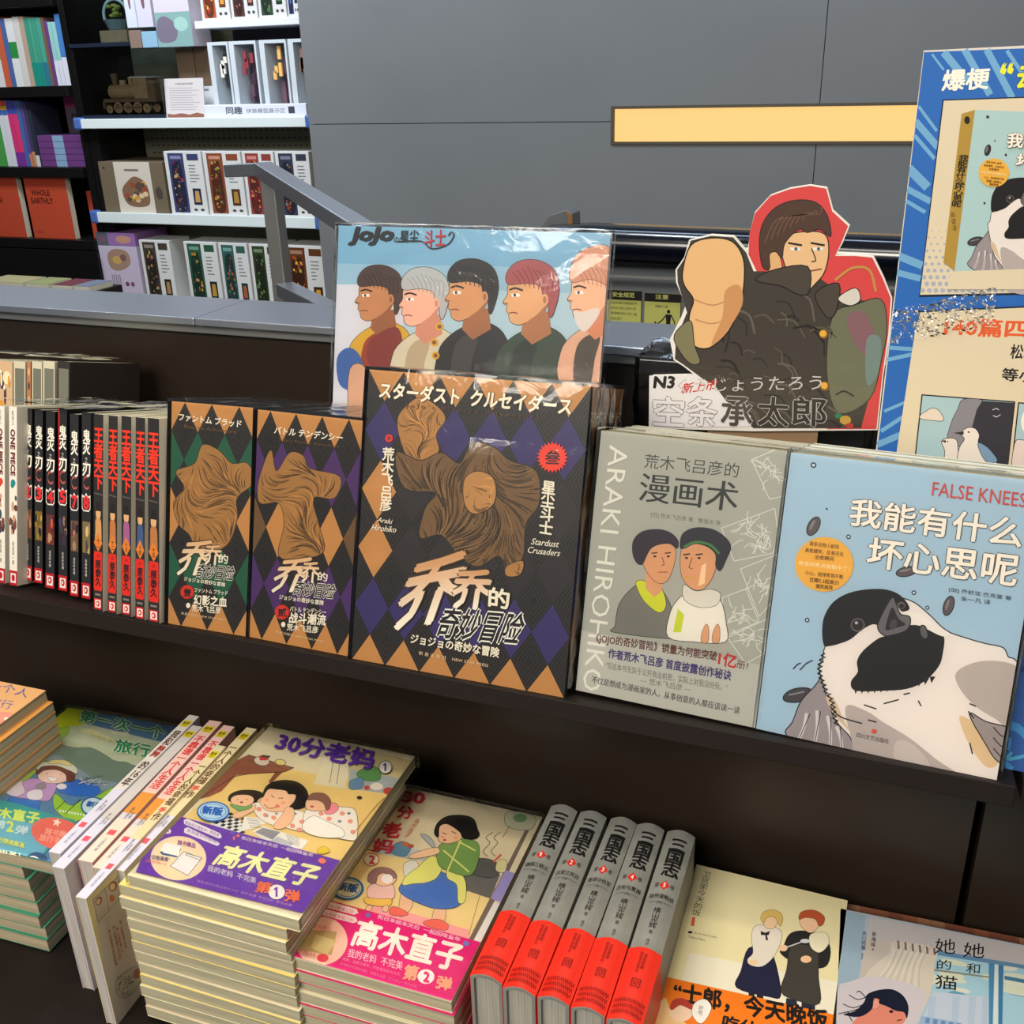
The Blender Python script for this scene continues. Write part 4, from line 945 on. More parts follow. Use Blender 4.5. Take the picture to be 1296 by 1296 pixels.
for n, ((a, b), bt_, tp_) in enumerate(zip(cxs, bts, tps)):
    P1 = hz((b/3, 430+bt_/3), 0); P0 = hz((a/3, 430+bt_/3), 0)
    spine_book(b/3, 430+bt_/3, (P1-P0).x*(.99), None, 'manga volume with red title on black spine numbered %s in its orange diamond' % ('eleven', 'twelve', 'thirteen', 'fourteen', 'fifteen')[n], gk, kingdom(n), .125, top=(b/3+.5, 430+tp_/3), covermat=cw)
ks = [(80, 122, 915, 262), (122, 162, 925, 266), (163, 207, 945, 272), (213, 256, 955, 262), (257, 299, 975, 283), (301, 344, 985, 280)]
gd = 'black spined manga volumes with white title and red numeral'
for n, (a, b, bt_, tp_) in enumerate(ks):
    P1 = hz((b/3, 430+bt_/3), 0); P0 = hz((a/3, 430+bt_/3), 0)
    spine_book(b/3, 430+bt_/3, (P1-P0).x*.985, None, 'manga volume with white title on black spine, red numeral %s' % ['two', 'three', 'four', 'five', 'seven', 'eight'][n], gd, kimetsu(n), .118, top=(b/3, 430+tp_/3))
for n, (a, b, bt_, tp_) in enumerate([(-24, 20, 925, 252), (27, 66, 935, 256)]):
    P1 = hz((b/3, 430+bt_/3), 0); P0 = hz((a/3, 430+bt_/3), 0)
    spine_book(b/3, 430+bt_/3, (P1-P0).x*.985, None, ('white spined manga volume with a red emblem, at the left edge', 'white spined manga volume with a teal emblem beside the black spined ones')[n], 'white spined manga volumes', pirate(n), .118, top=(b/3, 430+tp_/3), spine=(224, 218, 204))
# loose wrap lying over the tops of the manga row
def sheet(name, label, P, ex, ey, n, m, amp, seed, tagged=True, parent=None):
    rr = random.Random(seed); v = []; f = []
    for j in range(m+1):
        for i in range(n+1): v.append(Vector(P)+Vector(ex)*i/n+Vector(ey)*j/m+Vector((0, 0, rr.uniform(0, amp))))
    for j in range(m):
        for i in range(n): q = j*(n+1)+i; f.append((q, q+1, q+n+2, q+n+1))
    o = link(name, me_from(v, f), film_mat(), parent)
    if tagged: tag(o, label, 'wrap')
    return o
hm = .187; sn, cs = math.sin(.27), math.cos(.27)
xk0 = hz((345/3, 430+1040/3), 0).x; xk1 = hz((605/3, 430+1087/3), 0).x
def topsheet(x0, x1, h_, dep, label, seed): 
    y = h_*sn+.0; z = ZT+h_*cs+.0035
    sheet('plastic_wrap', label, (x0, y-.002, z), (x1-x0, 0, 0), (0, dep*cs, -dep*sn), 14, 6, .0035, seed)
topsheet(xk0, xk1, .188, .125, 'crinkled clear wrap over the red titled manga volumes', 1)
topsheet(hz((80/3, 735), 0).x, xk0-.002, .182, .12, 'crinkled clear wrap over the white titled manga volumes', 2)
# second row behind: wrapped manga seen by their grey edges
prev = None
edges = [(-40, 16), (17, 32), (34, 39), (40, 53), (54, 69), (72, 88)]
for n, (a, b) in enumerate(edges):
    a_ = .27; y0 = .135
    Pb = hy((b, 512), 0.0)
    # x at the leaning plane
    nrm = Matrix.Rotation(-a_, 3, 'X') @ Vector((0, -1, 0)); o0 = Vector((0, y0, ZT))
    Q1 = hit((b, 500), o0, nrm); Q0 = hit((a, 500), o0, nrm); T1 = hit((b, 458), o0, nrm)
    h_ = (T1-o0).dot(Matrix.Rotation(-a_, 3, 'X') @ Vector((0, 0, 1)))
    B = Matrix(((0, -1, 0), (1, 0, 0), (0, 0, 1))).to_4x4(); h_ -= zf(13.5)*CM/math.cos(a_); M = Matrix.Translation((Q1.x, y0+zf(13.5)*CM*math.tan(a_), ZT+zf(13.5)*CM)) @ Matrix.Rotation(-a_, 4, 'X') @ B
    wd = Q1.x-Q0.x-.0006
    lab = ['manga volume with an orange and cream picture, in the back row at the left edge', 'grey edged manga volume, first right of the picture one in the back row', 'thin orange spined manga volume in the back row', 'grey edged manga volume right of the thin orange one', 'grey edged manga volume, second from the right end of the back row', 'grey edged manga volume at the right end of the back row'][n]
    t = thing('manga_volume', lab, 'book', M, None)
    book_parts(t, .11, h_, wd, plain((204, 196, 170) if n not in (2, 5) else ((170, 110, 70) if n == 2 else (44, 38, 34))), PAGES)
    s = spineprint(t, M, h_, wd)
    if n == 0:
        s.fill((206, 170, 130)); rr = random.Random(3)
        for k in range(70): s.ell((rr.uniform(.1, .95), rr.uniform(.55, .96)), rr.uniform(.02, .1), rr.uniform(.01, .05), rr.choice([(236, 220, 180), (120, 90, 90), (214, 150, 60), (240, 230, 210), (80, 60, 70), (220, 180, 110)]))
    elif n == 2:
        s.fill((176, 120, 84)); [s.ell((.5, .6+k*.07), .3, .02, (220, 170, 110) if k % 2 else (80, 60, 60)) for k in range(6)]
    else:
        s.poly([(.12, 0), (.92, 0), (.92, .965), (.12, .965)], (112, 112, 98))
    s.build(t, None, 'spine_print')
Tb = M @ Vector((0, 0, h_)); sheet('plastic_wrap', 'crinkled clear wrap over the back row of manga at the left', (Tb.x-.17, Tb.y-.001, Tb.z+.002), (.172, 0, 0), (0, .105, -.028), 16, 5, .004, 6)

# --- grey how-to-draw book with copies behind
SILV = plain((170, 170, 160), .35)
P0, rz, lean, w_, h = upright((729, 873), (956, 921), (761, 545))
rzs = 0.0
def gtext_paint(p):
    p.fill((163, 163, 152))
    gl = [(0, 0)]
Mg = poseM(P0, rz, lean)
t = thing('paperback_book', 'silver grey drawing manual with two portraits on the front cover', 'book', Mg)
gt = .016; book_parts(t, w_, h, gt, SILV)
p = faceprint(t, Mg, w_, h, Y2, clip=True)
p.fill((160, 160, 149))
WL_ = (206, 206, 198)
for q in ([(262, 65), (395, 10), (400, 200), (330, 215)], [(148, 325), (350, 250), (362, 340), (345, 420), (195, 450)], [(220, 480), (358, 425), (345, 600), (290, 660)], [(150, 590), (240, 555), (290, 680), (160, 735)], [(170, 740), (320, 670), (310, 800), (240, 840)]):
    for a, b in zip(q, q[1:]+q[:1]): p.line([a, b], 3.2, WL_, raw=True, up=False)
rr = random.Random(21)
for (cx, cy, r) in ((330, 110, 55), (260, 340, 70), (300, 380, 50), (290, 540, 60), (220, 640, 50), (260, 740, 60)):
    for k in range(16):
        a = rr.uniform(0, 6.28); x, y = cx+rr.uniform(-r, r)*.6, cy+rr.uniform(-r, r)*.6; pts = [(x, y)]
        for s_ in range(4): a += rr.uniform(-.7, .7); x += math.cos(a)*r*.22; y += math.sin(a)*r*.22; pts.append((x, y))
        p.line(pts, 3, WL_, raw=True, up=False)
p.lay += 1
p.zoom = PX
p.text('荒木飞吕彦的', (815, 592), (934, 605), (817, 574), (56, 58, 54))
p.text('漫画术', (808, 634), (932, 648), (812, 598), (38, 42, 38), bold=.01)
p.text('[日] 荒木飞吕彦 著   曹逸冰 译', (824, 655), (912, 666), (824, 648), (96, 98, 92))
p.zoom = Y1
# generic man in a grey jacket
K = (34, 30, 36)
p.zoom = PX
SK = (206, 148, 104); SK2 = (232, 196, 150)
p.blob([(779, 792), (784, 765), (800, 745), (815, 738), (835, 745), (848, 765), (856, 800), (850, 808), (778, 800)], (112, 110, 102), K, .8)
p.blob([(805, 738), (815, 735), (826, 745), (836, 742), (843, 765), (834, 775), (815, 760)], (196, 200, 40), K, .6)
p.poly([(818, 720), (840, 724), (838, 748), (828, 756), (817, 744)], SK)
p.blob([(812, 688), (826, 682), (845, 684), (855, 696), (853, 715), (845, 734), (834, 738), (822, 728), (812, 708)], SK, K, .6)
p.blob([(801, 700), (802, 684), (813, 673), (832, 670), (848, 674), (858, 684), (857, 694), (848, 688), (834, 689), (824, 694), (818, 704), (813, 714), (806, 712)], (44, 34, 46), K, .5)
for x in (829, 846): p.line([(x-4, 700), (x+3, 699.5)], 1.5, K, raw=True); p.ell((x, 704), 2, 1.3, K)
p.line([(838, 705), (841, 714), (837, 716)], .8, K, raw=True); p.line([(833, 724), (845, 724)], 1.2, (150, 80, 60), raw=True)
# generic man in white
p.blob([(846, 806), (848, 778), (856, 762), (868, 752), (895, 748), (912, 760), (919, 790), (918, 812), (880, 812)], (222, 216, 202), K, .8)
p.poly([(858, 770), (866, 778), (862, 800), (852, 800)], (186, 196, 40))
p.blob([(866, 740), (880, 748), (900, 746), (912, 752), (906, 766), (884, 768), (866, 758)], (206, 200, 188), K, .6)
p.blob([(864, 690), (880, 684), (898, 690), (908, 704), (902, 730), (888, 746), (872, 742), (862, 724)], SK, K, .6)
p.poly([(888, 716), (894, 712), (892, 738), (884, 742)], SK2)
p.blob([(861, 692), (864, 676), (880, 668), (902, 670), (918, 680), (925, 692), (920, 706), (912, 722), (906, 716), (906, 702), (896, 692), (880, 688), (866, 694)], (38, 36, 44), K, .5)
p.line([(866, 692), (880, 686), (898, 689), (910, 700)], 3, (60, 118, 62))
for x in (869, 885): p.line([(x-4, 702), (x+4, 701)], 1.8, K, raw=True); p.ell((x, 706), 2, 1.4, K)
p.line([(868, 730), (880, 731)], 1.4, (190, 160, 40), raw=True); p.line([(876, 706), (872, 718), (877, 720)], .8, K, raw=True)
for x in (892, 906): p.blob([(x-4, 812), (x-3, 800), (x+2, 790), (x+5, 796), (x+4, 812)], SK, K, .5)
p.poly([(734, 797), (962, 841), (956, 925), (728, 876)], (176, 175, 165))
p.text('ARAKI HIROHIKO', (772, 563), (737, 872), (796, 565), (216, 214, 200), bold=.0)
p.text('《JOJO的奇妙冒险》销量为何能突破', (754, 814), (907, 838), (755, 801), (84, 34, 30), bold=.02)
p.text('1亿', (909, 841), (931, 846), (911, 824), (184, 36, 30), bold=.03); p.text('册?', (932, 845), (947, 848), (933, 835), (84, 34, 30))
p.text('作者荒木飞吕彦 首度披露创作秘诀', (770, 832), (925, 861), (771, 820), (58, 50, 104), bold=.03)
p.text('“写这本书无异于公开商业机密，实际上对我没好处。”', (766, 846), (921, 875), (766, 837), (112, 110, 104))
p.text('— 荒木飞吕彦 —', (810, 864), (875, 876), (811, 856), (112, 110, 104))
p.text('不仅是想成为漫画家的人，从事创意的人都应该读一读', (749, 864), (936, 904), (750, 855), (70, 68, 66), bold=.01)
p.build(t)
film(t, w_, h, gt, amp=.0008)
up_ = Mg.to_3x3() @ Vector((0, 0, 1)); dp_ = Mg.to_3x3() @ Vector((0, 1, 0)); rt_ = Mg.to_3x3() @ Vector((1, 0, 0))
for k in range(1, 5):
    M = Matrix.Translation(dp_*k*(gt+.0012)+rt_*(.001*k)) @ Mg
    c = thing('paperback_book', 'silver grey drawing manual, copy number %s behind the portrait cover' % ('one', 'two', 'three', 'four')[k-1], 'book', M, 'grey drawing manuals standing behind the front copy')
    c['label'] = 'silver grey drawing manual copy, %s behind the front one' % ('first', 'second', 'third', 'last')[k-1]
    book_parts(c, w_, h+.0006*k, gt-.001, SILV)
# --- bird book
P0, rz, lean, w_, h = upright((957, 922), (1261, 989), (1001, 573))
Mb = poseM(P0, rz, lean); SKYB = (158, 186, 204)
t = thing('paperback_book', 'pale blue book with a large black capped bird on the cover', 'book', Mb)
bt = .02; book_parts(t, w_, h, bt, plain(SKYB, .4))
def bird(p, f, s, small=False):
    K = (24, 22, 24)
    B = lambda pts, c, line=K, lw=4.2: p.blob([f(*q) for q in pts], c, line, lw*s)
    E = lambda c, a, b, col, rot=0: p.ell(f(*c), a*s, b*s, col, rot)
    L = lambda pts, lw, col: p.line([f(*q) for q in pts], lw*s, col)
    B([(385, 965), (405, 945), (440, 934), (480, 936), (494, 958), (470, 974), (430, 984), (392, 980)], (66, 62, 66))
    L([(405, 958), (460, 946)], 6, (130, 126, 130))
    B([(396, 1110), (420, 1060), (450, 985), (500, 930), (545, 890), (600, 1000), (640, 1100), (660, 1180), (520, 1170)], (148, 138, 140))
    for a, b in (((470, 1030), (440, 1130)), ((510, 1020), (500, 1150)), ((550, 1040), (560, 1160)), ((585, 1080), (605, 1170))): L([a, ((a[0]+b[0])/2+6, (a[1]+b[1])/2), b], 12, (206, 198, 196)); L([(a[0]+14, a[1]), b], 3, K)
    B([(545, 770), (534, 830), (520, 850), (530, 900), (548, 960), (575, 1040), (600, 1075), (640, 1120), (655, 1180), (700, 1260), (1190, 1320), (1262, 1290), (1290, 900), (1262, 828), (1235, 815), (1215, 780), (1150, 765), (1080, 745), (1000, 715), (930, 650), (860, 600), (760, 590), (620, 650)], (226, 216, 208))
    # washes in grey and buff
    p.blob([f(*q) for q in [(700, 1020), (760, 1060), (860, 1120), (960, 1200), (1060, 1290), (700, 1280), (640, 1120), (620, 1000)]], (176, 164, 160))
    p.blob([f(*q) for q in [(1040, 870), (1130, 830), (1250, 840), (1290, 900), (1270, 1100), (1190, 1050), (1110, 1000), (1050, 930)]], (178, 166, 158))
    p.blob([f(*q) for q in [(1050, 1040), (1100, 1060), (1150, 1130), (1200, 1210), (1150, 1230), (1080, 1130)]], (214, 184, 142))
    p.blob([f(*q) for q in [(545, 960), (580, 980), (610, 1050), (640, 1100), (600, 1060), (560, 1010)]], (206, 180, 152))
    p.blob([f(*q) for q in [(820, 1130), (880, 1150), (940, 1230), (900, 1300), (840, 1280), (800, 1180)]], (192, 180, 174))
    B([(1090, 1030), (1150, 1060), (1230, 1080), (1290, 1100), (1280, 1230), (1200, 1210), (1150, 1140)], (150, 138, 136))
    for y in (1100, 1140, 1180): L([(1180, y-20), (1215, y+15), (1250, y)], 4, K)
    # throat
    p.blob([f(*q) for q in [(745, 742), (790, 730), (850, 692), (905, 690), (950, 715), (992, 735), (988, 800), (972, 850), (920, 905), (850, 935), (760, 942), (680, 944), (645, 935), (640, 905), (665, 870), (662, 830), (685, 790)]], K)
    for i in range(13 if not small else 0):
        a = (660+i*24, 940-(i*i)*.28); p.poly([f(a[0]-10, a[1]-12), f(a[0]+12, a[1]-12), f(a[0]-4, a[1]+14)], K, up=False)
    # cap
    p.blob([f(*q) for q in [(536, 768), (530, 705), (542, 650), (580, 598), (650, 565), (740, 555), (800, 565), (840, 592), (862, 630), (830, 640), (800, 600), (775, 640), (750, 690), (720, 690), (680, 712), (640, 745), (600, 762), (560, 772)]], K)
    p.blob([f(*q) for q in [(845, 640), (900, 650), (960, 690), (1010, 722), (985, 735), (900, 695), (858, 690), (840, 660)]], (232, 224, 214))
    B([(796, 590), (765, 640), (742, 698), (765, 730), (798, 728), (852, 708), (862, 664), (826, 652), (808, 610)], (100, 96, 100))
    p.blob([f(*q) for q in [(796, 625), (775, 680), (772, 712), (800, 706), (846, 690), (820, 668)]], (40, 36, 40)); E((800, 690), 14, 20, (70, 64, 70), 20)
    B([(905, 698), (920, 700), (930, 735), (915, 742), (903, 720)], (90, 86, 90))
    E((665, 692), 27, 26, (96, 88, 88)); E((665, 692), 22, 21, (40, 32, 34)); E((660, 684), 6, 6, (180, 176, 180))
    E((830, 618), 15, 14, (96, 88, 88)); E((831, 620), 10, 9, (30, 26, 28))
    if not small:
        rr = random.Random(5)
        for i in range(16):   # ragged neck feathers
            y = 800+i*17; x = 540-14*math.sin(i*.5)+max(0, i-8)*9; p.line([f(x, y), f(x-14, y+8), f(x+2, y+16)], 5*s, K, raw=True)
        for q in ([(690, 995), (735, 1010)], [(765, 990), (820, 975)], [(840, 955), (862, 950)], [(895, 980), (905, 998)], [(560, 1000), (600, 1040), (680, 1065)], [(1090, 990), (1112, 1000)], [(1085, 1020), (1105, 1045)], [(1090, 1140), (1100, 1180)], [(705, 1052), (735, 1060)]):
            p.line([f(*z) for z in q], 5*s, K, raw=len(q) < 3)
        L([(420, 858), (436, 842), (448, 836)], 4, K); L([(446, 862), (470, 838), (494, 826)], 4, K)
def seeds(p, f, s):
    for (x, y, rx, ry, rot) in ((497, 318, 36, 19, -62), (850, 490, 38, 16, -12), (1010, 620, 36, 17, -72)):
        p.ell(f(x, y), (rx+4)*s, (ry+4)*s, (30, 26, 28), rot); p.ell(f(x, y), rx*s, ry*s, (88, 78, 80), rot); p.ell(f(x-5, y-5), rx*.6*s, ry*.3*s, (128, 118, 118), rot)
    for (x, y, r) in ((497, 86, 11), (630, 358, 9), (878, 570, 9), (473, 674, 9), (896, 625, 8), (929, 627, 8), (547, 252, 4)):
        p.ell(f(x, y), r*s, r*s, (40, 38, 44)); 
        if r > 5: p.ell(f(x, y), r*.55*s, r*.5*s, (180, 204, 216))
def badge(p, f, s, c=(538, 462), small=False):
    p.ell(f(*c), 111*s, 104*s, (226, 168, 62), n=40)
    rows = [('萌系动物小剧场', -72, 55), ('高能爆笑，反差无名', -46, 72), ('治愈瞬间', -24, 36), ('奇怪的笑点被戳中了！', 6, 96), ('小心，前排笑到不断', 40, 72), ('豆瓣5.3超高分', 64, 56), ('爆笑推荐', 86, 32)]
    for (s_, dy, hw) in rows:
        y = c[1]+dy; k = .12; p.text(s_, f(c[0]-hw, y-hw*k+8), f(c[0]+hw, y+hw*k+8), f(c[0]-hw+1, y-hw*k-9), (236, 212, 150) if dy == 6 else (112, 74, 24), bold=.02)
p = faceprint(t, Mb, w_, h, Y2)
p.fill(SKYB); idf = lambda x, y: (x, y)
seeds(p, idf, 1); bird(p, idf, 1); badge(p, idf, 1)
p.text('FALSE KNEES', (945, 200), (1300, 246), (951, 148), (196, 66, 56), bold=.0)
ol = (60, 50, 46)
p.text('我能有什么', (632, 312), (1282, 398), (644, 210), (238, 228, 212), bold=.02, outline=ol, ow=.022)
p.text('坏心思呢', (698, 470), (1262, 545), (712, 358), (238, 228, 212), bold=.02, outline=ol, ow=.022)
p.text('[加] 乔舒亚·巴克曼 著', (1010, 566), (1246, 600), (1012, 548), (50, 50, 56)); p.text('朱一凡 译', (1056, 600), (1168, 614), (1057, 582), (50, 50, 56))
p.ell((727, 1094), 10, 9, (206, 80, 60)); p.text('四川文艺出版社', (660, 1116), (782, 1142), (662, 1098), (76, 70, 72))
p.build(t); film(t, w_, h, bt, amp=.0006)
up_ = Mb.to_3x3() @ Vector((0, 0, 1)); dp_ = Mb.to_3x3() @ Vector((0, 1, 0)); rt_ = Mb.to_3x3() @ Vector((1, 0, 0))
for k in range(1, 4):
    M = Matrix.Translation(dp_*k*(bt+.001)+rt_*(.0015*k)) @ Mb
    c = thing('paperback_book', 'pale blue bird book copy, %s behind the front one' % ('first', 'second', 'last')[k-1], 'book', M, 'pale blue bird books standing behind the front copy')
    book_parts(c, w_, h+.0008*k, bt-.001, plain((196, 206, 206), .4))
# --- blue book at the right edge
xq = hz((1262, 972), 0)
Mq = Matrix.Translation((xq.x+.006, .022, ZT+zf(2.2)*CM)) @ Matrix.Rotation(-.27, 4, 'X')
t = thing('paperback_book', 'deep blue and violet painted book cut by the right edge, behind the bird book', 'book', Mq)
book_parts(t, .15, .20, .018, plain((50, 80, 140), .4))
p = faceprint(t, Mq, .15, .20, None); p.fill((44, 84, 150)); rr = random.Random(12)
for k in range(90):
    x, y = rr.uniform(0, 1), rr.uniform(0, 1); c = rr.choice([(60, 130, 190), (30, 60, 120), (90, 70, 140), (130, 170, 200), (40, 50, 100), (70, 150, 190)])
    p.line([(x, y), (x+rr.uniform(-.1, .1), y+rr.uniform(-.03, .05)), (x+rr.uniform(-.2, .2), y+rr.uniform(-.04, .06))], rr.uniform(.01, .035), c, up=(k % 10 == 0))
p.build(t)

# --- picture board behind the large box
yb = 22.0
def vplane(y, BLp, BRp, TLp): pass
M = Matrix.Translation((0, 16.0*CM, ZT+zf(16.0)*CM)) @ Matrix.Rotation(-.25, 4, 'X'); nb = M.to_3x3() @ Vector((0, -1, 0)); ob = M.translation
lb = lambda q: M.inverted() @ hit(q, ob, nb)
qa, qb_, qc = lb((428, 283)), lb((773, 298)), lb((422, 512))
bw = qb_.x-(qa.x+qc.x)/2; hh = (qa.z+qb_.z)/2; M = M @ Matrix.Translation(((qa.x+qc.x)/2, 0, 0))
t = thing('picture_board', 'wrapped picture board with five painted heads and handwritten title, behind the large box set', 'board', M)
Geo().box(0, 0, .005, bw, .006, hh).build('board', plain((222, 218, 208)), t, bevel=.0006)
p = faceprint(t, M, bw, hh, Z2); 
p.poly([(0, 0), (bw, 0), (bw, hh), (0, hh)], (170, 196, 208), uv=True)
p.poly([(60, 230), (1150, 290), (1150, 420), (60, 400)], (118, 168, 196)); p.poly([(60, 400), (1150, 420), (1150, 520), (60, 480)], (146, 182, 202))
p.poly([(60, 480), (330, 480), (330, 960), (60, 960)], (206, 206, 214))
def head(cx, cy, s, skin, hair, coat, coat2, hairpts=None, beard=None, look=(150, 90, 60)):
    K = (36, 26, 24); T = lambda pts: [(cx+x*s, cy+y*s) for x, y in pts]
    p.blob(T([(-95, 340), (-110, 220), (-60, 150), (20, 110), (90, 110), (150, 170), (190, 340)]), coat, K, 2)
    p.blob(T([(-60, 330), (-50, 200), (0, 150), (40, 160), (20, 240), (0, 340)]), coat2, None)
    p.poly(T([(-10, 60), (80, 50), (90, 130), (20, 170), (-20, 130)]), look)
    p.blob(T([(-62, -50), (-68, -10), (-84, 18), (-70, 30), (-72, 48), (-64, 60), (-58, 86), (-30, 98), (10, 84), (60, 50), (80, 0), (70, -60), (0, -90)]), skin, K, 2)
    p.blob(T([(0, 90), (40, 60), (76, 20), (60, 60), (20, 96)]), look, None)
    p.blob(T(hairpts or [(-66, -48), (-70, -90), (-30, -130), (40, -135), (100, -100), (118, -30), (100, 50), (84, 70), (76, 10), (60, -10), (50, -40), (0, -52)]), hair, K, 2)
    p.ell((cx+66*s, cy+8*s), 13*s, 22*s, skin); p.ell((cx+66*s, cy+8*s), 6*s, 13*s, look)
    p.line(T([(-60, -28), (-40, -34), (-14, -26)]), 7*s, K); p.poly(T([(-56, -14), (-26, -16), (-22, -4), (-52, -2)]), (236, 230, 220)); p.ell((cx-42*s, cy-9*s), 5*s, 6*s, (50, 60, 70))
    p.line(T([(-62, 56), (-44, 54), (-32, 58)]), 4*s, (120, 60, 50)); p.line(T([(-84, 18), (-66, 24)]), 3*s, K, raw=True)
    for k in range(8): p.line(T([(-50+k*18, -110+abs(k-3)*6), (-30+k*18, -70), (-20+k*16, -46+k*4)]), 3*s, tuple(max(0, v-34) for v in hair), up=False)
    p.lay += 1
    if beard: p.blob(T([(-60, 62), (-30, 66), (20, 50), (40, 60), (20, 100), (-20, 140), (-50, 110)]), beard, None)
head(225, 530, .9, (190, 130, 84), (70, 48, 44), (206, 160, 40), (150, 60, 40), look=(150, 92, 56))
p.blob([(80, 760), (120, 720), (160, 740), (180, 800), (150, 880), (90, 860)], (60, 96, 160)); p.blob([(130, 800), (190, 800), (210, 960), (130, 960)], (206, 160, 130), (40, 30, 30), 2)
p.blob([(200, 700), (300, 640), (330, 700), (320, 780), (210, 790)], (128, 50, 44))
head(395, 545, .95, (232, 176, 150), (176, 178, 178), (206, 196, 170), (180, 160, 130), look=(200, 136, 110))
head(575, 520, 1.0, (206, 148, 100), (34, 30, 34), (40, 38, 42), (66, 62, 60), look=(160, 104, 66))
for q in ((470, 640), (450, 700), (455, 750)): p.ell(q, 15, 15, (214, 160, 50)); p.ell(q, 8, 8, (120, 84, 40))
head(800, 530, 1.05, (216, 164, 116), (160, 76, 80), (50, 66, 52), (36, 48, 40), look=(170, 112, 72))
head(1040, 520, 1.0, (232, 176, 140), (200, 140, 110), (216, 166, 136), (70, 60, 50), beard=(214, 204, 196), look=(206, 130, 90), hairpts=[(-66, -48), (-74, -90), (-40, -160), (50, -190), (110, -140), (118, -30), (100, 20), (84, 30), (76, -20), (50, -44), (0, -60)])
p.text('JoJo', (128, 330), (292, 330), (132, 264), (30, 30, 34), bold=.06, shear=.15); p.text('の', (296, 322), (318, 322), (296, 300), (40, 60, 70))
p.text('星尘', (320, 320), (390, 318), (322, 276), (30, 36, 44), bold=.02); p.text('斗士', (412, 340), (492, 336), (414, 276), (176, 40, 50), bold=.02)
p.line([(310, 318), (400, 316), (440, 345), (500, 330), (525, 295), (515, 282), (505, 295)], 5, (30, 30, 34))
p.build(t); film(t, bw, hh, .006, amp=.0012, n=9)

# --- black wrapped pack behind the grey book
xa_ = hy((796, 500), 18).x; zz_ = hy((796, 466), 18).z
M = Matrix.Translation((xa_, .212, ZT+zf(21.2)*CM)); t = thing('wrapped_pack', 'black pack in crinkled clear wrap behind the grey drawing manual', 'box', M)
Geo().box(0, 0, 0, .195, .065, zz_-ZT-zf(21.2)*CM).build('carton', plain((26, 24, 24), .3), t, bevel=.001); film(t, .195, zz_-ZT-zf(21.2)*CM, .065, amp=.004, n=10, tail=False)

# --- cut-out standee
ys = 17.6
outl = [(112, 290), (190, 270), (270, 275), (318, 330), (330, 250), (345, 190), (400, 130), (470, 105), (540, 94), (600, 104), (622, 185), (680, 238), (655, 300), (632, 342), (700, 342), (765, 348), (800, 420), (830, 495), (822, 620), (800, 760), (778, 962), (330, 966), (-30, 955), (-18, 770), (130, 766), (90, 735), (58, 715), (44, 640), (85, 560), (100, 520), (66, 440), (64, 395), (95, 350)]
z3 = lambda q: (Z3[0]+q[0]*Z3[2], Z3[1]+q[1]*Z3[2])
P0_ = hy(z3((-30, 955)), ys); M = Matrix.Translation((P0_.x, ys*CM, ZT+zf(ys)*CM))
t = thing('cutout_standee', 'irregular cut-out standee with a red field, dark coated figure and name card', 'standee', M)
pts3 = [hy(z3(q), ys)-M.translation for q in outl]
prof = [(v.x, v.z) for v in pts3]
g = Geo(); g.prism(prof, 0, .004, 'y'); g.build('board', plain((226, 222, 214)), t)
zb_ = min(v.z for v in pts3)
Geo().box(.05, .0045, 0, .14, .0085, zb_+.12).build('strut', plain((150, 120, 90)), t)
p = Print(M @ Vector((0, 0, 0)), (1, 0, 0), (0, 0, 1), 1, 1, M.inverted(), Z3, clip=False)
K = (30, 26, 26)
p.poly([(325, 270), (345, 195), (400, 134), (470, 109), (540, 98), (597, 108), (618, 188), (674, 240), (650, 300), (628, 346), (700, 346), (760, 352), (796, 424), (825, 495), (816, 620), (796, 760), (774, 958), (600, 958), (400, 500), (322, 340)], (206, 66, 66))
p.poly([(66, 640), (105, 545), (72, 440), (70, 395), (100, 350), (118, 292), (190, 275), (268, 280), (314, 334), (340, 400), (420, 400), (520, 385), (650, 480), (780, 520), (800, 620), (770, 760), (740, 880), (720, 955), (340, 955), (240, 870), (160, 780), (92, 730), (62, 710)], (62, 56, 50))
p.blob([(620, 560), (700, 520), (790, 500), (810, 600), (790, 720), (750, 850), (640, 900), (600, 760)], (104, 106, 84), K, 3)
p.blob([(670, 560), (730, 545), (770, 640), (740, 700), (690, 640)], (126, 90, 96)); p.blob([(740, 640), (790, 640), (780, 760), (740, 800)], (110, 130, 124))
rr = random.Random(31)
for k in range(46):
    x, y = rr.uniform(160, 640), rr.uniform(470, 930); a = rr.uniform(-.5, .9); L_ = rr.uniform(40, 130)
    if x < 240 and y > 740: continue
    p.line([(x, y), (x+L_*.5*math.cos(a), y+L_*.5*math.sin(a)), (x+L_*math.cos(a+.5), min(950, y+L_*math.sin(a+.5)))], rr.uniform(3, 9), rr.choice([(34, 30, 30), (94, 86, 76), (84, 76, 66), (40, 36, 34)]), up=False)
p.lay += 1
# pale rounded mass at the left, plain
p.blob([(92, 400), (120, 310), (190, 285), (262, 296), (300, 350), (305, 430), (290, 520), (250, 610), (180, 670), (120, 650), (115, 560), (130, 500), (98, 450)], (222, 176, 122), K, 5)
p.blob([(60, 640), (90, 590), (120, 580), (130, 660), (150, 720), (110, 720)], (120, 116, 84), K, 3)
for q in ([(130, 500), (200, 520), (270, 490)], [(135, 570), (190, 585), (255, 570)]): p.line(q, 4, (176, 128, 84))
p.blob([(240, 470), (290, 450), (300, 520), (240, 620), (190, 660), (230, 560)], (196, 140, 90))
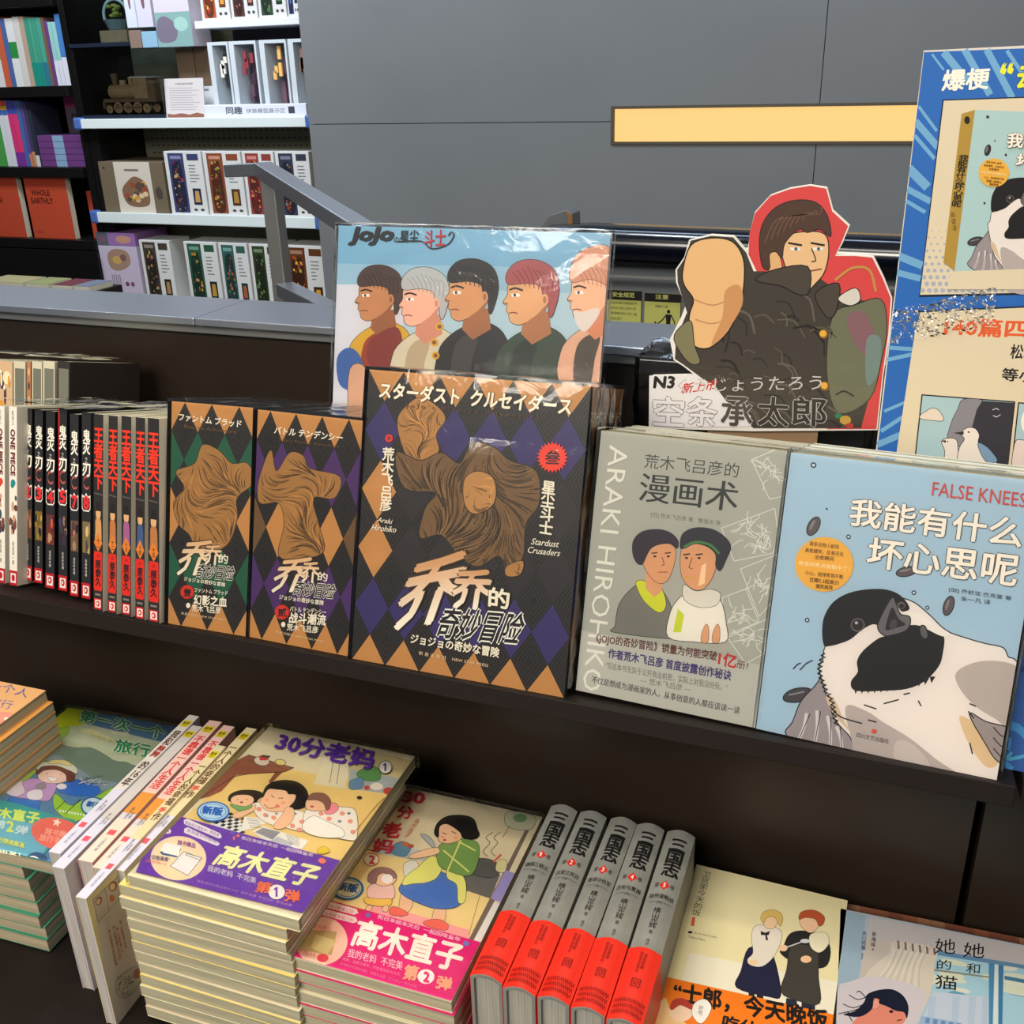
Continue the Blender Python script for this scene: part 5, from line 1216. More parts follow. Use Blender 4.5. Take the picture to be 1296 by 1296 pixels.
# plain head and collar
p.blob([(440, 330), (450, 280), (520, 262), (590, 270), (604, 330), (590, 400), (560, 440), (520, 470), (470, 420)], (222, 180, 132), K, 4)
p.blob([(385, 345), (420, 330), (440, 380), (430, 430), (400, 410)], (214, 166, 116), K, 3)
p.blob([(372, 380), (362, 300), (375, 230), (420, 175), (490, 150), (560, 158), (600, 205), (612, 275), (575, 250), (530, 262), (500, 250), (450, 300), (440, 350), (420, 330), (395, 340), (396, 390)], (74, 52, 42), K, 3)
for k in range(10): p.line([(380+k*22, 300-k*14), (420+k*18, 220-k*4), (500+k*8, 200)], 4, (104, 76, 60), up=False)
p.lay += 1
for x in (490, 570): p.line([(x-26, 300), (x+20, 308)], 7, K, raw=True); p.poly([(x-20, 316), (x+16, 316), (x+14, 326), (x-18, 326)], (226, 226, 216)); p.ell((x, 321), 6, 6, (60, 100, 120))
p.line([(545, 320), (560, 360), (545, 366)], 4, K); p.line([(535, 400), (580, 392)], 5, (130, 70, 56), raw=True)
p.blob([(350, 430), (420, 395), (530, 385), (535, 470), (500, 480), (440, 450)], (70, 62, 54), K, 4)
p.blob([(560, 480), (640, 445), (630, 540), (600, 560)], (70, 62, 54), K, 4)
for q in ((588, 622), (592, 806)): p.ell(q, 17, 17, (120, 84, 36)); p.ell((q[0]-2, q[1]-2), 12, 12, (222, 166, 60))
p.line([(630, 430), (690, 388), (750, 396), (772, 470)], 9, (186, 136, 70)); 
p.blob([(640, 495), (700, 460), (716, 500), (680, 520)], (206, 200, 190), K, 3)
# white name card
p.poly([(-28, 768), (130, 766), (200, 800), (245, 860), (330, 910), (332, 948), (-30, 953)], (222, 218, 220))
p.text('N3', (-12, 812), (58, 812), (-8, 772), (24, 22, 24), bold=.05); p.text('新上市', (84, 832), (212, 818), (88, 796), (196, 40, 44), bold=.02, shear=.2)
p.text('くうじょうたろう', (70, 828), (580, 818), (72, 780), (196, 192, 190), bold=-.0)
for (ch, a, b, c1, c2) in (('空', -14, 92, (222, 218, 220), (110, 108, 114)), ('条', 104, 210, (222, 218, 220), (110, 108, 114)), ('承', 226, 334, (70, 64, 62), (196, 192, 190)), ('太', 356, 462, (46, 42, 40), (196, 192, 190)), ('郎', 478, 594, (46, 42, 40), (196, 192, 190))):
    p.text(ch, (a, 942), (b, 948), (a+2, 842), c1, bold=.02, outline=c2, ow=.022)
p.ell((640, 910), 12, 10, (40, 120, 80)); p.ell((665, 925), 20, 16, (190, 150, 60)); p.ell((680, 945), 14, 10, (180, 60, 50))
p.build(t)
sheet('film', None, hy(z3((-40, 760)), ys-.6)-M.translation, (.2, 0, 0), (0, -.002, -.075), 16, 8, .003, 5, False, t).name = 'loose_film'

# --- large poster board
yp = 15.6; n0 = Vector((0, 1, 0))
A0 = hy((1169, 64), yp); A1 = hy((1530, 46), yp)
ZP = ZT+zf(yp)*CM; M = Matrix.Translation((A0.x, yp*CM, ZP)); t = thing('poster_board', 'tall blue bordered poster board with bird comic panels, standing behind the bird book', 'poster', M)
wd = A1.x-A0.x
Geo().prism([(0, 0), (wd, 0), (wd, A1.z-ZP), (0, A0.z-ZP)], 0, .006, 'y').build('board', plain((214, 206, 196)), t)
p = Print(M @ Vector((0, 0, 0)), (1, 0, 0), (0, 0, 1), wd, 1, M.inverted(), PX)
BLU = (40, 100, 178); LB = (110, 164, 204)
p.poly([(1169.5, 66), (1530, 52), (1530, 700), (1095, 700)], BLU)
for k, (x, y, x2, y2, wv) in enumerate(((1196, 63, 1222, 100, 10), (1222, 60, 1252, 118, 9), (1250, 60, 1280, 122, 9), (1275, 60, 1296, 96, 5), (1180, 64, 1194, 88, 3), (1163, 135, 1185, 165, 4), (1160, 155, 1186, 185, 9), (1158, 172, 1182, 200, 5), (1152, 215, 1172, 235, 12), (1150, 240, 1176, 254, 8), (1148, 255, 1170, 268, 5), (1140, 325, 1165, 335, 10), (1136, 345, 1163, 352, 8), (1126, 440, 1158, 442, 5), (1124, 455, 1156, 448, 5), (1120, 520, 1148, 508, 4), (1116, 545, 1142, 528, 5), (1112, 562, 1140, 550, 8))):
    p.line([(x, y+(5 if y < 66 else 0)), (x2, y2)], wv, LB, raw=True, up=False)
p.lay += 1
# upper white panel
p.poly([(1193, 126), (1530, 114), (1530, 368), (1163, 376)], (20, 30, 50)); CW = (216, 201, 172)
p.poly([(1194.5, 127.5), (1530, 116), (1530, 366), (1164.5, 373)], CW)
rr = random.Random(2)
for j in range(16):
    for i in range(22):
        x = 1172+i*8.4+(j % 2)*4.2-j*.9; y = 250+j*8.4; r = max(0, min(3.1, (j-1)*.28-(i*.12)))
        if r > .5 and y < 370 and x > 1166+(373-y)*.12: p.ell((x, y), r, r, (164, 168, 186), n=10, up=False)
p.lay += 1
p.text('爆梗', (1192, 115), (1250, 112), (1195, 89), (244, 236, 220), bold=.03); p.text('“', (1267, 93), (1281, 92), (1268, 81), (226, 226, 60), bold=.04); p.text('云养鸟”', (1286, 112), (1372, 108), (1290, 82), (226, 226, 60), bold=.04, outline=(30, 60, 100), ow=.03)
# the pictured book
p.poly([(1217, 144), (1234, 139), (1208, 343), (1194, 332)], (170, 136, 56)); p.poly([(1234, 139), (1530, 150), (1530, 350), (1208, 343)], (166, 196, 196))
p.text('我\n能\n有\n什\n么\n坏\n心\n思\n呢', (1204, 262), (1216, 262), (1214, 196), (30, 26, 16), bold=.03, lsp=.86); p.text('乔舒亚', (1206, 292), (1203, 268), (1211, 292), (50, 44, 20)); p.ell((1224, 152), 3.6, 5, (30, 28, 20)); 
f6 = lambda x, y: (P6[0]+(1180+1.18*(x-665)-.08*(y-692))*P6[2], P6[1]+(105+1.32*(y-692))*P6[2])
p2 = p
seeds_f = lambda x, y: (f6(x, y)[0]+3, f6(x, y)[1]+2)
for (x, y, rx, ry, rot) in ((1250, 190, 4, 7.5, 15),): p.ell((x, y), rx, ry, (40, 36, 38), rot); p.ell((x-1, y-1), rx*.4, ry*.6, (110, 104, 104), rot)
for (x, y, r) in ((1250, 148, 2), (1273, 196, 1.6), (1259, 178, 1), (1246, 257, 1.5)): p.ell((x, y), r, r, (50, 50, 56))
oldw = p.clip
bird(p, f6, P6[2]*1.25, small=True)
p.poly([(1208, 343), (1200, 352), (1200, 366), (1530, 366), (1530, 341), (1300, 340)], CW)
badge(p, lambda x, y: (P5[0]+(1043+(x-538)*1.15)*P5[2], P5[1]+(1180+(y-462)*1.15)*P5[2]), P5[2]*1.15, small=True)
p.text('我能有什么', (1274, 186), (1380, 192), (1276, 168), (238, 228, 212), bold=.03, outline=(60, 50, 46), ow=.03); p.text('坏心思呢', (1285, 211), (1376, 216), (1288, 194), (238, 228, 212), bold=.03, outline=(60, 50, 46), ow=.03)
# lower white sheet
p.poly([(1163, 393), (1530, 376), (1530, 700), (1120, 700)], (20, 30, 50)); p.poly([(1164.5, 395), (1530, 378), (1530, 700), (1121.5, 700)], CW)
p.poly([(1135, 570), (1158, 420), (1164, 398), (1530, 380), (1530, 700), (1120, 700)], (218, 202, 172))
p.text('140篇四格漫画', (1195, 424), (1400, 430), (1197, 402), (222, 92, 44), bold=.03)
p.text('松鸦 山雀', (1278, 453), (1350, 456), (1280, 435), (30, 28, 30), bold=.02); p.text('等小鸟的故事', (1267, 481), (1400, 488), (1269, 465), (30, 28, 30), bold=.02)
def panel(q, sky, th=1.6):
    p.poly(q, sky)
    for a, b in zip(q, q[1:]+q[:1]): p.line([a, b], th, (24, 24, 28), raw=True, up=False)
    p.lay += 1
panel([(1167, 499), (1284, 508), (1274, 600), (1157, 590)], (164, 192, 198))
p.blob([(1219, 505), (1243, 506), (1236, 520), (1230, 545), (1228, 562), (1200, 560), (1204, 535), (1212, 518)], (134, 130, 138), (30, 30, 34), .7)
p.poly([(1243, 506.5), (1283, 509), (1275, 597), (1225, 590), (1230, 540), (1236, 518)], (52, 50, 58))
p.blob([(1165, 525), (1172, 520), (1180, 516), (1188, 519), (1194, 531), (1180, 531), (1166, 529)], (222, 206, 190), (40, 40, 44), .7)
p.blob([(1196, 592), (1196, 570), (1192, 558), (1200, 554), (1210, 556), (1212, 568), (1214, 592)], (226, 214, 204), (30, 30, 34), .8); p.poly([(1191, 557), (1197, 556), (1197, 560)], (60, 54, 50)); p.ell((1199, 558), 1, .8, (20, 20, 24))
p.blob([(1212, 600), (1214, 568), (1221, 555), (1216, 548), (1224, 541), (1234, 542), (1239, 550), (1238, 560), (1250, 572), (1262, 590), (1240, 600)], (228, 216, 206), (30, 30, 34), .8)
p.blob([(1238, 560), (1250, 566), (1262, 582), (1250, 584), (1242, 574)], (120, 150, 176), (30, 30, 34), .7)
p.poly([(1207, 547), (1220, 545), (1219, 550)], (50, 50, 46)); p.ell((1226, 546), 1.4, 1, (20, 20, 24)); p.line([(1256, 518), (1261, 516), (1264, 518)], .8, (210, 210, 214), raw=True); p.line([(1257, 525), (1261, 527), (1266, 524)], .8, (210, 210, 214), raw=True)
panel([(1289, 509), (1420, 518), (1410, 608), (1279, 600)], (164, 192, 198))
p.ell((1304, 533), 12, 17, (236, 228, 214)); p.blob([(1283, 600), (1284, 562), (1292, 556), (1310, 565), (1320, 600)], (222, 204, 196), (30, 30, 34), .8)
p.build(t, PRINTM)
# crinkled tape over the joint of the two sheets
tp = [hy(q, yp-.12)-M.translation for q in ((1131, 392), (1262, 362), (1256, 412), (1127, 436))]
v = []; f = []; rr = random.Random(3); n, m = 36, 15
for j in range(m+1):
    for i in range(n+1):
        a = tp[0].lerp(tp[1], i/n); b = tp[3].lerp(tp[2], i/n); v.append(a.lerp(b, j/m)+Vector((0, -rr.uniform(0, .0030), 0)))
for j in range(m):
    for i in range(n): q = j*(n+1)+i; f.append((q, q+1, q+n+2, q+n+1))
link('clear_tape', me_from(v, f), film_mat(), t)

# ================================================================== lower tier
def fitflat(c, z, w_, h):
    """level rectangle w x h fitted to the corners TL, TR, BR, BL (None where hidden) -> pose of the book"""
    mod = [(0, h), (w_, h), (w_, 0), (0, 0)]; A = []; Bm = []
    for q, m_ in zip(c, mod):
        if q: P = hz(q, z*CM); A.append((P.x, P.y)); Bm.append(m_)
    A = np.array(A); Bm = np.array(Bm); ca, cb = A.mean(0), Bm.mean(0); a, b = A-ca, Bm-cb
    th = math.atan2((b[:, 0]*a[:, 1]-b[:, 1]*a[:, 0]).sum(), (b*a).sum())
    R_ = np.array([[math.cos(th), -math.sin(th)], [math.sin(th), math.cos(th)]]); o = ca-R_ @ cb
    return Matrix.Translation((o[0], o[1], ZT+z*CM)) @ Matrix.Rotation(th, 4, 'Z') @ Matrix.Rotation(-math.pi/2, 4, 'X')
_hz = hz
def hz(p, z): return hit(p, Vector((0, 0, ZT+z)), Vector((0, 0, 1)))
def stack_under(M, w_, h, t, n, label, group, covers, pages, offs, seed, where):
    rr = random.Random(seed); o = None; names = {}
    for k in range(1, n+1):
        dx, dy = offs(k); J = Matrix.Rotation(rr.uniform(-.012, .012), 4, 'Z')
        Mk = Matrix.Translation((0, 0, -k*(t+.0003))) @ M @ Matrix.Translation((dx+rr.uniform(-.0012, .0012), 0, dy+rr.uniform(-.0015, .0015))) @ Matrix.Rotation(rr.uniform(-.01, .01), 4, 'Y')
        zb = Mk.translation.z-t
        if zb < ZT-.27-1e-4: break
        ordn = ['second', 'third', 'fourth', 'fifth', 'sixth', 'seventh', 'eighth', 'ninth', 'tenth', 'eleventh', 'twelfth', 'thirteenth', 'fourteenth', 'fifteenth', 'sixteenth', 'seventeenth'][k-1]
        q = thing('paperback_book', '%s, %s from the top %s' % (label, ordn, where), 'book', Mk, group)
        book_parts(q, w_, h, t, covers[k % len(covers)], pages, bt=.0004)
CRM = plain((226, 216, 182), .5)
K = (30, 26, 26)
# ---- mother-and-children comic, volume 1
M1 = fitflat([(335, 918), (527, 958), (372, 1170), (172, 1105)], -11, .151, .205); w_, h, bt = .151, .205, .0115
t = thing('paperback_book', 'comic with purple band and a large circled numeral one, on top of its stack', 'book', M1)
book_parts(t, w_, h, bt, CRM)
p = faceprint(t, M1, w_, h, ZD)
PUV = (108, 60, 172)
p.fill((228, 216, 182))
p.poly([(1180, 440), (2600, 700), (2200, 1500), (250, 900), (640, 560), (760, 480)], (236, 206, 130))
p.zoom = Y4
p.poly([(60, 380), (90, 345), (190, 410), (330, 425), (300, 640), (60, 560), (-60, 370)], (236, 206, 130))
p.poly([(185, 235), (440, 300), (345, 425), (182, 400)], (206, 190, 140)); p.poly([(190, 330), (400, 370), (350, 425), (182, 402)], (168, 176, 176), up=True)
p.blob([(215, 345), (260, 320), (300, 330), (300, 370), (240, 370)], (96, 146, 84), K, 1.4); p.blob([(190, 375), (235, 362), (235, 400), (190, 405)], (104, 140, 170), K, 1.2)
p.ell((290, 395), 24, 14, (236, 224, 206)); p.ell((253, 400), 10, 8, (206, 60, 50)); p.ell((335, 412), 20, 14, (196, 70, 60)); p.poly([(110, 250), (190, 262), (170, 405), (50, 385)], (232, 222, 190)); p.line([(125, 300), (112, 380)], 2, K, raw=True); p.line([(150, 310), (138, 385)], 2, K, raw=True)
p.zoom = ZD
# table
p.poly([(850, 328), (1190, 425), (1120, 455), (860, 470), (760, 480), (650, 600), (560, 640), (480, 660), (560, 580), (700, 400)], (150, 92, 70)); p.poly([(1110, 455), (1060, 500), (1020, 545), (1000, 530), (1050, 460)], (140, 84, 62))
p.line([(850, 328), (1190, 425), (1120, 455), (860, 470), (740, 490), (480, 660)], 4, K, raw=True); p.line([(850, 370), (1150, 440)], 3, (110, 64, 48), raw=True)
p.ell((950, 375), 60, 36, K, 8); p.ell((950, 375), 56, 32, (222, 210, 190), 8); p.poly([(930, 335), (1010, 335), (990, 370), (935, 370)], (206, 60, 60)); p.poly([(950, 328), (1018, 338), (1000, 352), (945, 345)], (60, 56, 60)); p.ell((1090, 385), 42, 24, K, 8); p.ell((1090, 385), 38, 20, (226, 210, 130), 8)
# checked cloth, papers
p.poly([(560, 840), (700, 770), (860, 860), (780, 920), (700, 900)], (232, 232, 226))
for j in range(5):
    for i in range(9):
        if (i+j) % 2: continue
        a = (590+i*24+j*26, 838-j*16+i*9); p.poly([a, (a[0]+24, a[1]+9), (a[0]+48, a[1]-6), (a[0]+24, a[1]-15)], (40, 40, 44), up=False)
p.lay += 1
p.poly([(820, 790), (950, 800), (1000, 830), (880, 880), (780, 900), (800, 860)], (236, 234, 226)); p.poly([(880, 900), (960, 860), (1300, 970), (1250, 1030), (1150, 1040), (960, 960)], (238, 236, 228), up=True)
p.poly([(900, 905), (960, 872), (1090, 905), (1030, 962)], (150, 150, 156)); p.poly([(1010, 975), (1070, 940), (1190, 990), (1150, 1040)], (196, 196, 198))
for k in range(6): p.line([(840+k*4, 800+k*14), (930+k*4, 812+k*12)], 3, (120, 120, 124), raw=True, up=False); p.line([(1130+k*5, 925+k*12), (1230, 950+k*12)], 3, (120, 120, 124), raw=True, up=False)
p.lay += 1
SKN = (240, 196, 158)
# small child
p.blob([(700, 650), (720, 620), (780, 595), (860, 590), (930, 600), (960, 625), (920, 670), (900, 690), (720, 680)], K)
p.blob([(720, 665), (760, 632), (850, 630), (890, 655), (880, 690), (820, 715), (750, 705)], SKN, K, 2); p.blob([(715, 700), (760, 705), (830, 715), (900, 690), (880, 740), (780, 745)], (118, 172, 104), K, 2)
p.ell((800, 684), 12, 7, (150, 50, 44)); p.line([(762, 665), (778, 662)], 3, K, raw=True); p.line([(830, 662), (848, 664)], 3, K, raw=True)
# mother
p.blob([(880, 700), (960, 690), (1080, 740), (1200, 740), (1300, 780), (1320, 870), (1240, 900), (1120, 870), (1020, 850), (920, 790)], (238, 232, 222), K, 2.4)
for q in ((930, 735), (980, 780), (1040, 800), (1180, 860), (1250, 830), (1230, 890), (1290, 800)): p.ell(q, 20, 16, (232, 150, 130), 20)
for q in ((960, 710), (990, 785), (1060, 770), (1200, 770), (1270, 870)): p.ell(q, 12, 9, (150, 156, 150), 20)
p.blob([(740, 800), (745, 770), (800, 750), (860, 735), (900, 700), (900, 740), (830, 780), (790, 800)], SKN, K, 2)
p.blob([(960, 620), (1000, 580), (1100, 590), (1190, 620), (1200, 680), (1150, 740), (1060, 755), (980, 740), (940, 690)], SKN, K, 2.4)
p.blob([(950, 640), (980, 570), (1040, 530), (1140, 518), (1230, 540), (1290, 600), (1300, 690), (1240, 735), (1150, 730), (1190, 680), (1205, 630), (1150, 625), (1130, 600), (1060, 590), (1000, 590), (960, 650)], K)
p.blob([(1150, 720), (1190, 740), (1180, 820), (1110, 880), (1050, 880), (1045, 850), (1100, 780), (1130, 730)], SKN, K, 2)
p.line([(1020, 632), (1045, 650)], 5, K, raw=True); p.line([(1075, 655), (1110, 655)], 5, K, raw=True); p.line([(970, 700), (1000, 730), (1050, 725), (1060, 705), (1080, 712)], 4, K); p.ell((1070, 715), 14, 12, (232, 120, 110)); p.ell((990, 668), 18, 12, (240, 170, 140)); p.ell((1110, 690), 18, 12, (240, 170, 140))
# baby at the right, in Y4 zoom
p.zoom = Y4
p.blob([(20, 490), (60, 470), (150, 475), (210, 490), (215, 590), (180, 600), (100, 580), (20, 540)], (238, 232, 222), K, 1.6)
for q in ((80, 500), (110, 520), (160, 500), (190, 530), (200, 570), (60, 520)): p.ell(q, 10, 8, (232, 150, 130)); 
for q in ((130, 490), (150, 530), (90, 540), (185, 500)): p.ell(q, 7, 5, (120, 130, 150))
p.blob([(100, 470), (130, 460), (145, 480), (125, 500), (95, 500)], (240, 150, 160), K, 1.4); p.blob([(20, 470), (30, 445), (70, 435), (100, 450), (100, 485), (60, 490), (30, 485)], SKN, K, 1.4)
p.blob([(28, 448), (45, 425), (90, 425), (115, 450), (112, 480), (100, 486), (88, 460), (60, 448)], (140, 96, 84), K, 1.4); p.ell((45, 474), 7, 4, (180, 70, 60))
p.blob([(10, 540), (50, 510), (100, 530), (160, 560), (160, 590), (80, 590), (20, 570)], (242, 240, 232), K, 1.4); p.blob([(66, 640), (90, 625), (112, 645), (75, 655)], (226, 200, 60), K, 1); p.ell((225, 440), 10, 6, K); p.line([(200, 580), (280, 480), (320, 440)], 3, (190, 150, 90))
# purple band
p.zoom = Y3
p.poly([(670, 538), (1250, 698), (1300, 900), (1105, 890), (500, 740), (540, 650)], PUV)
p.zoom = ZD
p.ell((330, 1105), 208, 165, (240, 218, 180), 0, 40); p.zoom = Y3; p.poly([(512, 740), (650, 790), (540, 800), (480, 760)], (240, 218, 180)) if False else None
p.zoom = ZD
p.poly([(190, 1060), (330, 1000), (350, 1040), (320, 1100), (210, 1080)], (44, 90, 130)); p.poly([(195, 1040), (230, 990), (350, 1010), (330, 1090), (220, 1065)], (240, 238, 234))
for q in ([(270, 1165), (370, 1055), (505, 1105), (400, 1235)], [(385, 1080), (395, 1070), (500, 1100), (495, 1120)]): p.poly(q, (230, 228, 228)); p.line(q+[q[0]], 4, (90, 84, 90), raw=True)
p.text('随书赠品', (325, 1003), (455, 1032), (330, 968), (140, 70, 140), bold=.03); p.text('“日程满满”', (118, 1110), (262, 1136), (124, 1078), (90, 50, 110), bold=.02); p.text('记录你的每一天', (86, 1132), (240, 1164), (90, 1110), (232, 130, 120))
p.poly([(370, 820), (400, 812), (640, 920), (655, 945), (640, 960), (620, 955), (372, 850)], (238, 230, 232)); p.poly([(375, 885), (400, 875), (625, 985), (640, 1000), (620, 1015), (372, 915)], (238, 230, 232))
p.text('爱画画又做绘本！精选搭', (378, 850), (632, 948), (384, 826), (130, 90, 170)); p.text('是我最好的搭档！', (392, 908), (620, 1002), (398, 884), (130, 90, 170))
p.ell((252, 905), 24, 20, (238, 232, 236)); p.text('读', (240, 915), (262, 918), (241, 892), PUV)
p.text('和日本绘本天后  一起回味童年', (795, 965), (1330, 1100), (806, 940), (228, 206, 232), bold=.02); p.ell((775, 940), 14, 9, (240, 130, 110)); p.ell((745, 958), 9, 14, (240, 130, 110))
YL = (240, 240, 176)
p.zoom = Y3
p.text('高木直子', (778, 712), (1140, 800), (838, 640), YL, bold=.035)
p.text('我的老妈  不完美', (762, 738), (940, 786), (768, 716), (232, 222, 236), bold=.015)
p.text('第', (935, 815), (990, 822), (950, 776), (240, 120, 70), bold=.03); p.ell((1018, 816), 30, 27, (244, 236, 226)); p.one(1018, 816, 36, PUV); p.text('弹', (1045, 848), (1098, 856), (1055, 805), (240, 120, 70), bold=.03)
p.text('原来老妈也是这样长大的  细节满满  笑泪交织  家有趣事', (724, 780), (1072, 872), (728, 770), (190, 150, 206))
p.ell((1185, 702), 14, 10, (242, 130, 100), 20)
# seal
p.zoom = ZD
p.ell((590, 760), 122, 76, (40, 110, 190), 0, 40); p.ell((590, 760), 110, 66, (190, 222, 236), 0, 40); p.ell((590, 760), 98, 57, (40, 110, 190), 0, 40); p.ell((590, 760), 93, 53, (188, 220, 236), 0, 40)
p.text('新版', (505, 775), (652, 792), (520, 718), (30, 96, 186), bold=.06)
p.zoom = Y4; p.zoom = PX
p.text('30分老妈', (347, 950), (470, 976), (357, 928), (96, 50, 160), bold=.035)
p.ell((488, 973), 8.5, 8.5, K); p.ell((488, 973), 7.6, 7.6, (228, 224, 214)); p.one(488, 973, 10.5, (60, 40, 110))
p.build(t)
film(t, w_, h, bt, amp=.0006, n=5, tail=False)
stack_under(M1, w_-.001, h, bt, 18, 'cream edged comic', 'comics stacked under the purple banded one', [CRM, plain((240, 214, 120), .5), CRM, plain((206, 186, 160), .5)], PAGES, lambda k: (-.0105 if k > 0 else 0, 0), 3, 'of the stack with the purple banded comic')
# ---- volume 2
z2 = -15.5; w_, h, bt = .1335, .2085, .0112
M2 = fitflat([(513, 997), (686, 1034), (571, 1270), (367, 1208)], z2, w_, h)
t = thing('paperback_book', 'comic with magenta band and a woman cooking on the cover, on top of its stack', 'book', M2)
book_parts(t, w_, h, bt, CRM)
p = faceprint(t, M2, w_, h, Y4)
p.fill((222, 208, 174))
p.poly([(240, 630), (520, 700), (1000, 800), (700, 1100), (0, 900)], (240, 214, 150)); p.poly([(640, 700), (760, 730), (720, 820), (600, 780)], (110, 108, 104))
p.poly([(880, 510), (925, 515), (680, 985), (640, 975)], (120, 104, 96)); p.poly([(893, 512), (960, 500), (700, 1000), (662, 985)], (226, 214, 180)); p.poly([(780, 712), (830, 730), (760, 835), (722, 820)], (160, 150, 206)); p.poly([(735, 835), (765, 842), (690, 990), (655, 985)], (234, 232, 228))
p.line([(740, 780), (660, 960)], 2, (120, 90, 60), raw=True); p.line([(690, 780), (640, 960)], 2, (120, 90, 60), raw=True); p.line([(235, 630), (420, 670)], 3, K, raw=True)
p.blob([(640, 690), (660, 670), (720, 672), (760, 700), (745, 735), (700, 740), (640, 720)], (92, 92, 90), K, 1.6); p.line([(735, 680), (762, 655)], 7, (214, 80, 60), raw=True); p.blob([(745, 690), (760, 672), (785, 680), (775, 720), (745, 715)], (222, 212, 160), K, 1.4)
p.blob([(790, 490), (890, 510), (870, 560), (785, 545)], (206, 206, 176), K, 1.6); p.ell((835, 515), 26, 16, (120, 160, 110)); p.line([(795, 545), (768, 590)], 2, K, raw=True)
for x in (710, 740): p.line([(x, 660), (x-15, 640), (x+10, 610), (x-5, 590), (x+20, 570)], 2.4, K)
# counter and board
p.poly([(330, 610), (560, 660), (545, 690), (290, 650)], (190, 196, 196)); p.blob([(345, 625), (385, 605), (420, 620), (400, 660), (350, 650)], (96, 140, 170), K, 1.4); p.blob([(395, 690), (440, 680), (450, 730), (400, 740)], (226, 224, 216), K, 1.4); p.ell((400, 615), 14, 9, (196, 110, 70)); p.ell((420, 622), 12, 8, (176, 90, 60))
p.poly([(260, 830), (640, 940), (640, 975), (400, 930), (240, 870)], (244, 170, 170))
# woman
p.blob([(385, 800), (420, 805), (425, 850), (395, 885), (375, 880)], SKN, K, 1.6); p.blob([(515, 850), (550, 860), (545, 910), (500, 925)], SKN, K, 1.6)
p.blob([(338, 870), (355, 852), (400, 870), (405, 885), (350, 885)], (236, 110, 96), K, 1.4); p.blob([(470, 910), (520, 900), (560, 920), (550, 942), (480, 925)], (236, 110, 96), K, 1.4)
p.blob([(460, 700), (560, 730), (620, 740), (630, 800), (600, 850), (520, 860), (430, 830), (378, 795), (390, 760)], (80, 120, 196), K, 1.8)
p.blob([(500, 660), (540, 690), (520, 740), (480, 760), (430, 765), (390, 770), (400, 740), (450, 700)], (232, 228, 130), K, 1.6); p.blob([(560, 715), (600, 720), (628, 760), (625, 830), (600, 835), (595, 770), (560, 745)], (232, 228, 130), K, 1.6)
p.blob([(522, 630), (570, 600), (640, 598), (678, 620), (672, 690), (640, 735), (560, 715), (525, 690)], (124, 160, 88), K, 1.8); p.line([(560, 715), (610, 600)], 6, (232, 228, 130), raw=True); p.line([(545, 640), (640, 720)], 6, (232, 228, 130), raw=True); p.line([(600, 605), (665, 640)], 5, (232, 228, 130), raw=True)
p.blob([(420, 655), (500, 630), (525, 632), (525, 650), (470, 665), (425, 670)], SKN, K, 1.6)
p.blob([(525, 570), (530, 540), (570, 525), (610, 545), (615, 590), (570, 612), (530, 605)], SKN, K, 1.8)
p.blob([(508, 575), (520, 535), (560, 508), (620, 505), (660, 520), (675, 560), (682, 580), (668, 595), (640, 598), (615, 590), (605, 570), (560, 540), (530, 550), (526, 590)], K)
p.line([(540, 572), (555, 578)], 3, K, raw=True); p.line([(575, 568), (592, 575)], 3, K, raw=True); p.ell((548, 600), 6, 4, (200, 70, 60)); p.ell((540, 588), 8, 5, (240, 160, 130)); p.ell((590, 592), 8, 5, (240, 160, 130))
p.blob([(458, 580), (480, 582), (505, 605), (510, 630), (495, 620)], (170, 176, 180), K, 1.4)
# child
p.blob([(262, 775), (300, 765), (350, 770), (355, 820), (300, 830), (258, 815)], (238, 196, 190), K, 1.6); p.blob([(246, 820), (300, 825), (345, 825), (340, 850), (290, 850), (250, 840)], (236, 196, 90), K, 1.4); p.blob([(260, 850), (275, 852), (262, 870), (248, 862)], SKN, K, 1.2); p.blob([(320, 850), (335, 850), (330, 872), (312, 868)], SKN, K, 1.2)
p.blob([(275, 745), (300, 720), (350, 715), (365, 745), (345, 770), (300, 772)], SKN, K, 1.6); p.blob([(258, 755), (265, 725), (300, 705), (345, 712), (366, 738), (350, 745), (320, 725), (295, 735), (285, 765)], (150, 110, 110), K, 1.6); p.ell((330, 748), 22, 18, (244, 240, 236))
# lettering
RD = (200, 34, 60)
p.text('30', (386, 455), (466, 462), (396, 416), RD, bold=.04); p.text('分', (365, 515), (424, 522), (374, 470), RD, bold=.035); p.text('老', (308, 588), (376, 592), (322, 532), RD, bold=.035); p.text('妈', (272, 644), (346, 652), (286, 594), RD, bold=.035)
p.text('高\n木\n直\n子', (392, 590), (412, 592), (438, 520), (196, 90, 70)); p.ell((270, 675), 30, 24, (200, 90, 60)); p.ell((270, 675), 27, 21.5, (246, 236, 222)); p.text('2', (262, 690), (282, 692), (264, 660), (206, 60, 40), bold=.05)
p.ell((180, 785), 62, 44, (40, 100, 150), 0, 36); p.ell((180, 785), 52, 36, (222, 214, 176), 0, 36); p.ell((180, 785), 48, 33, (40, 100, 150), 0, 36); p.ell((180, 785), 45, 30, (222, 214, 176), 0, 36); p.text('新版', (138, 792), (215, 802), (146, 762), (30, 90, 150), bold=.06)
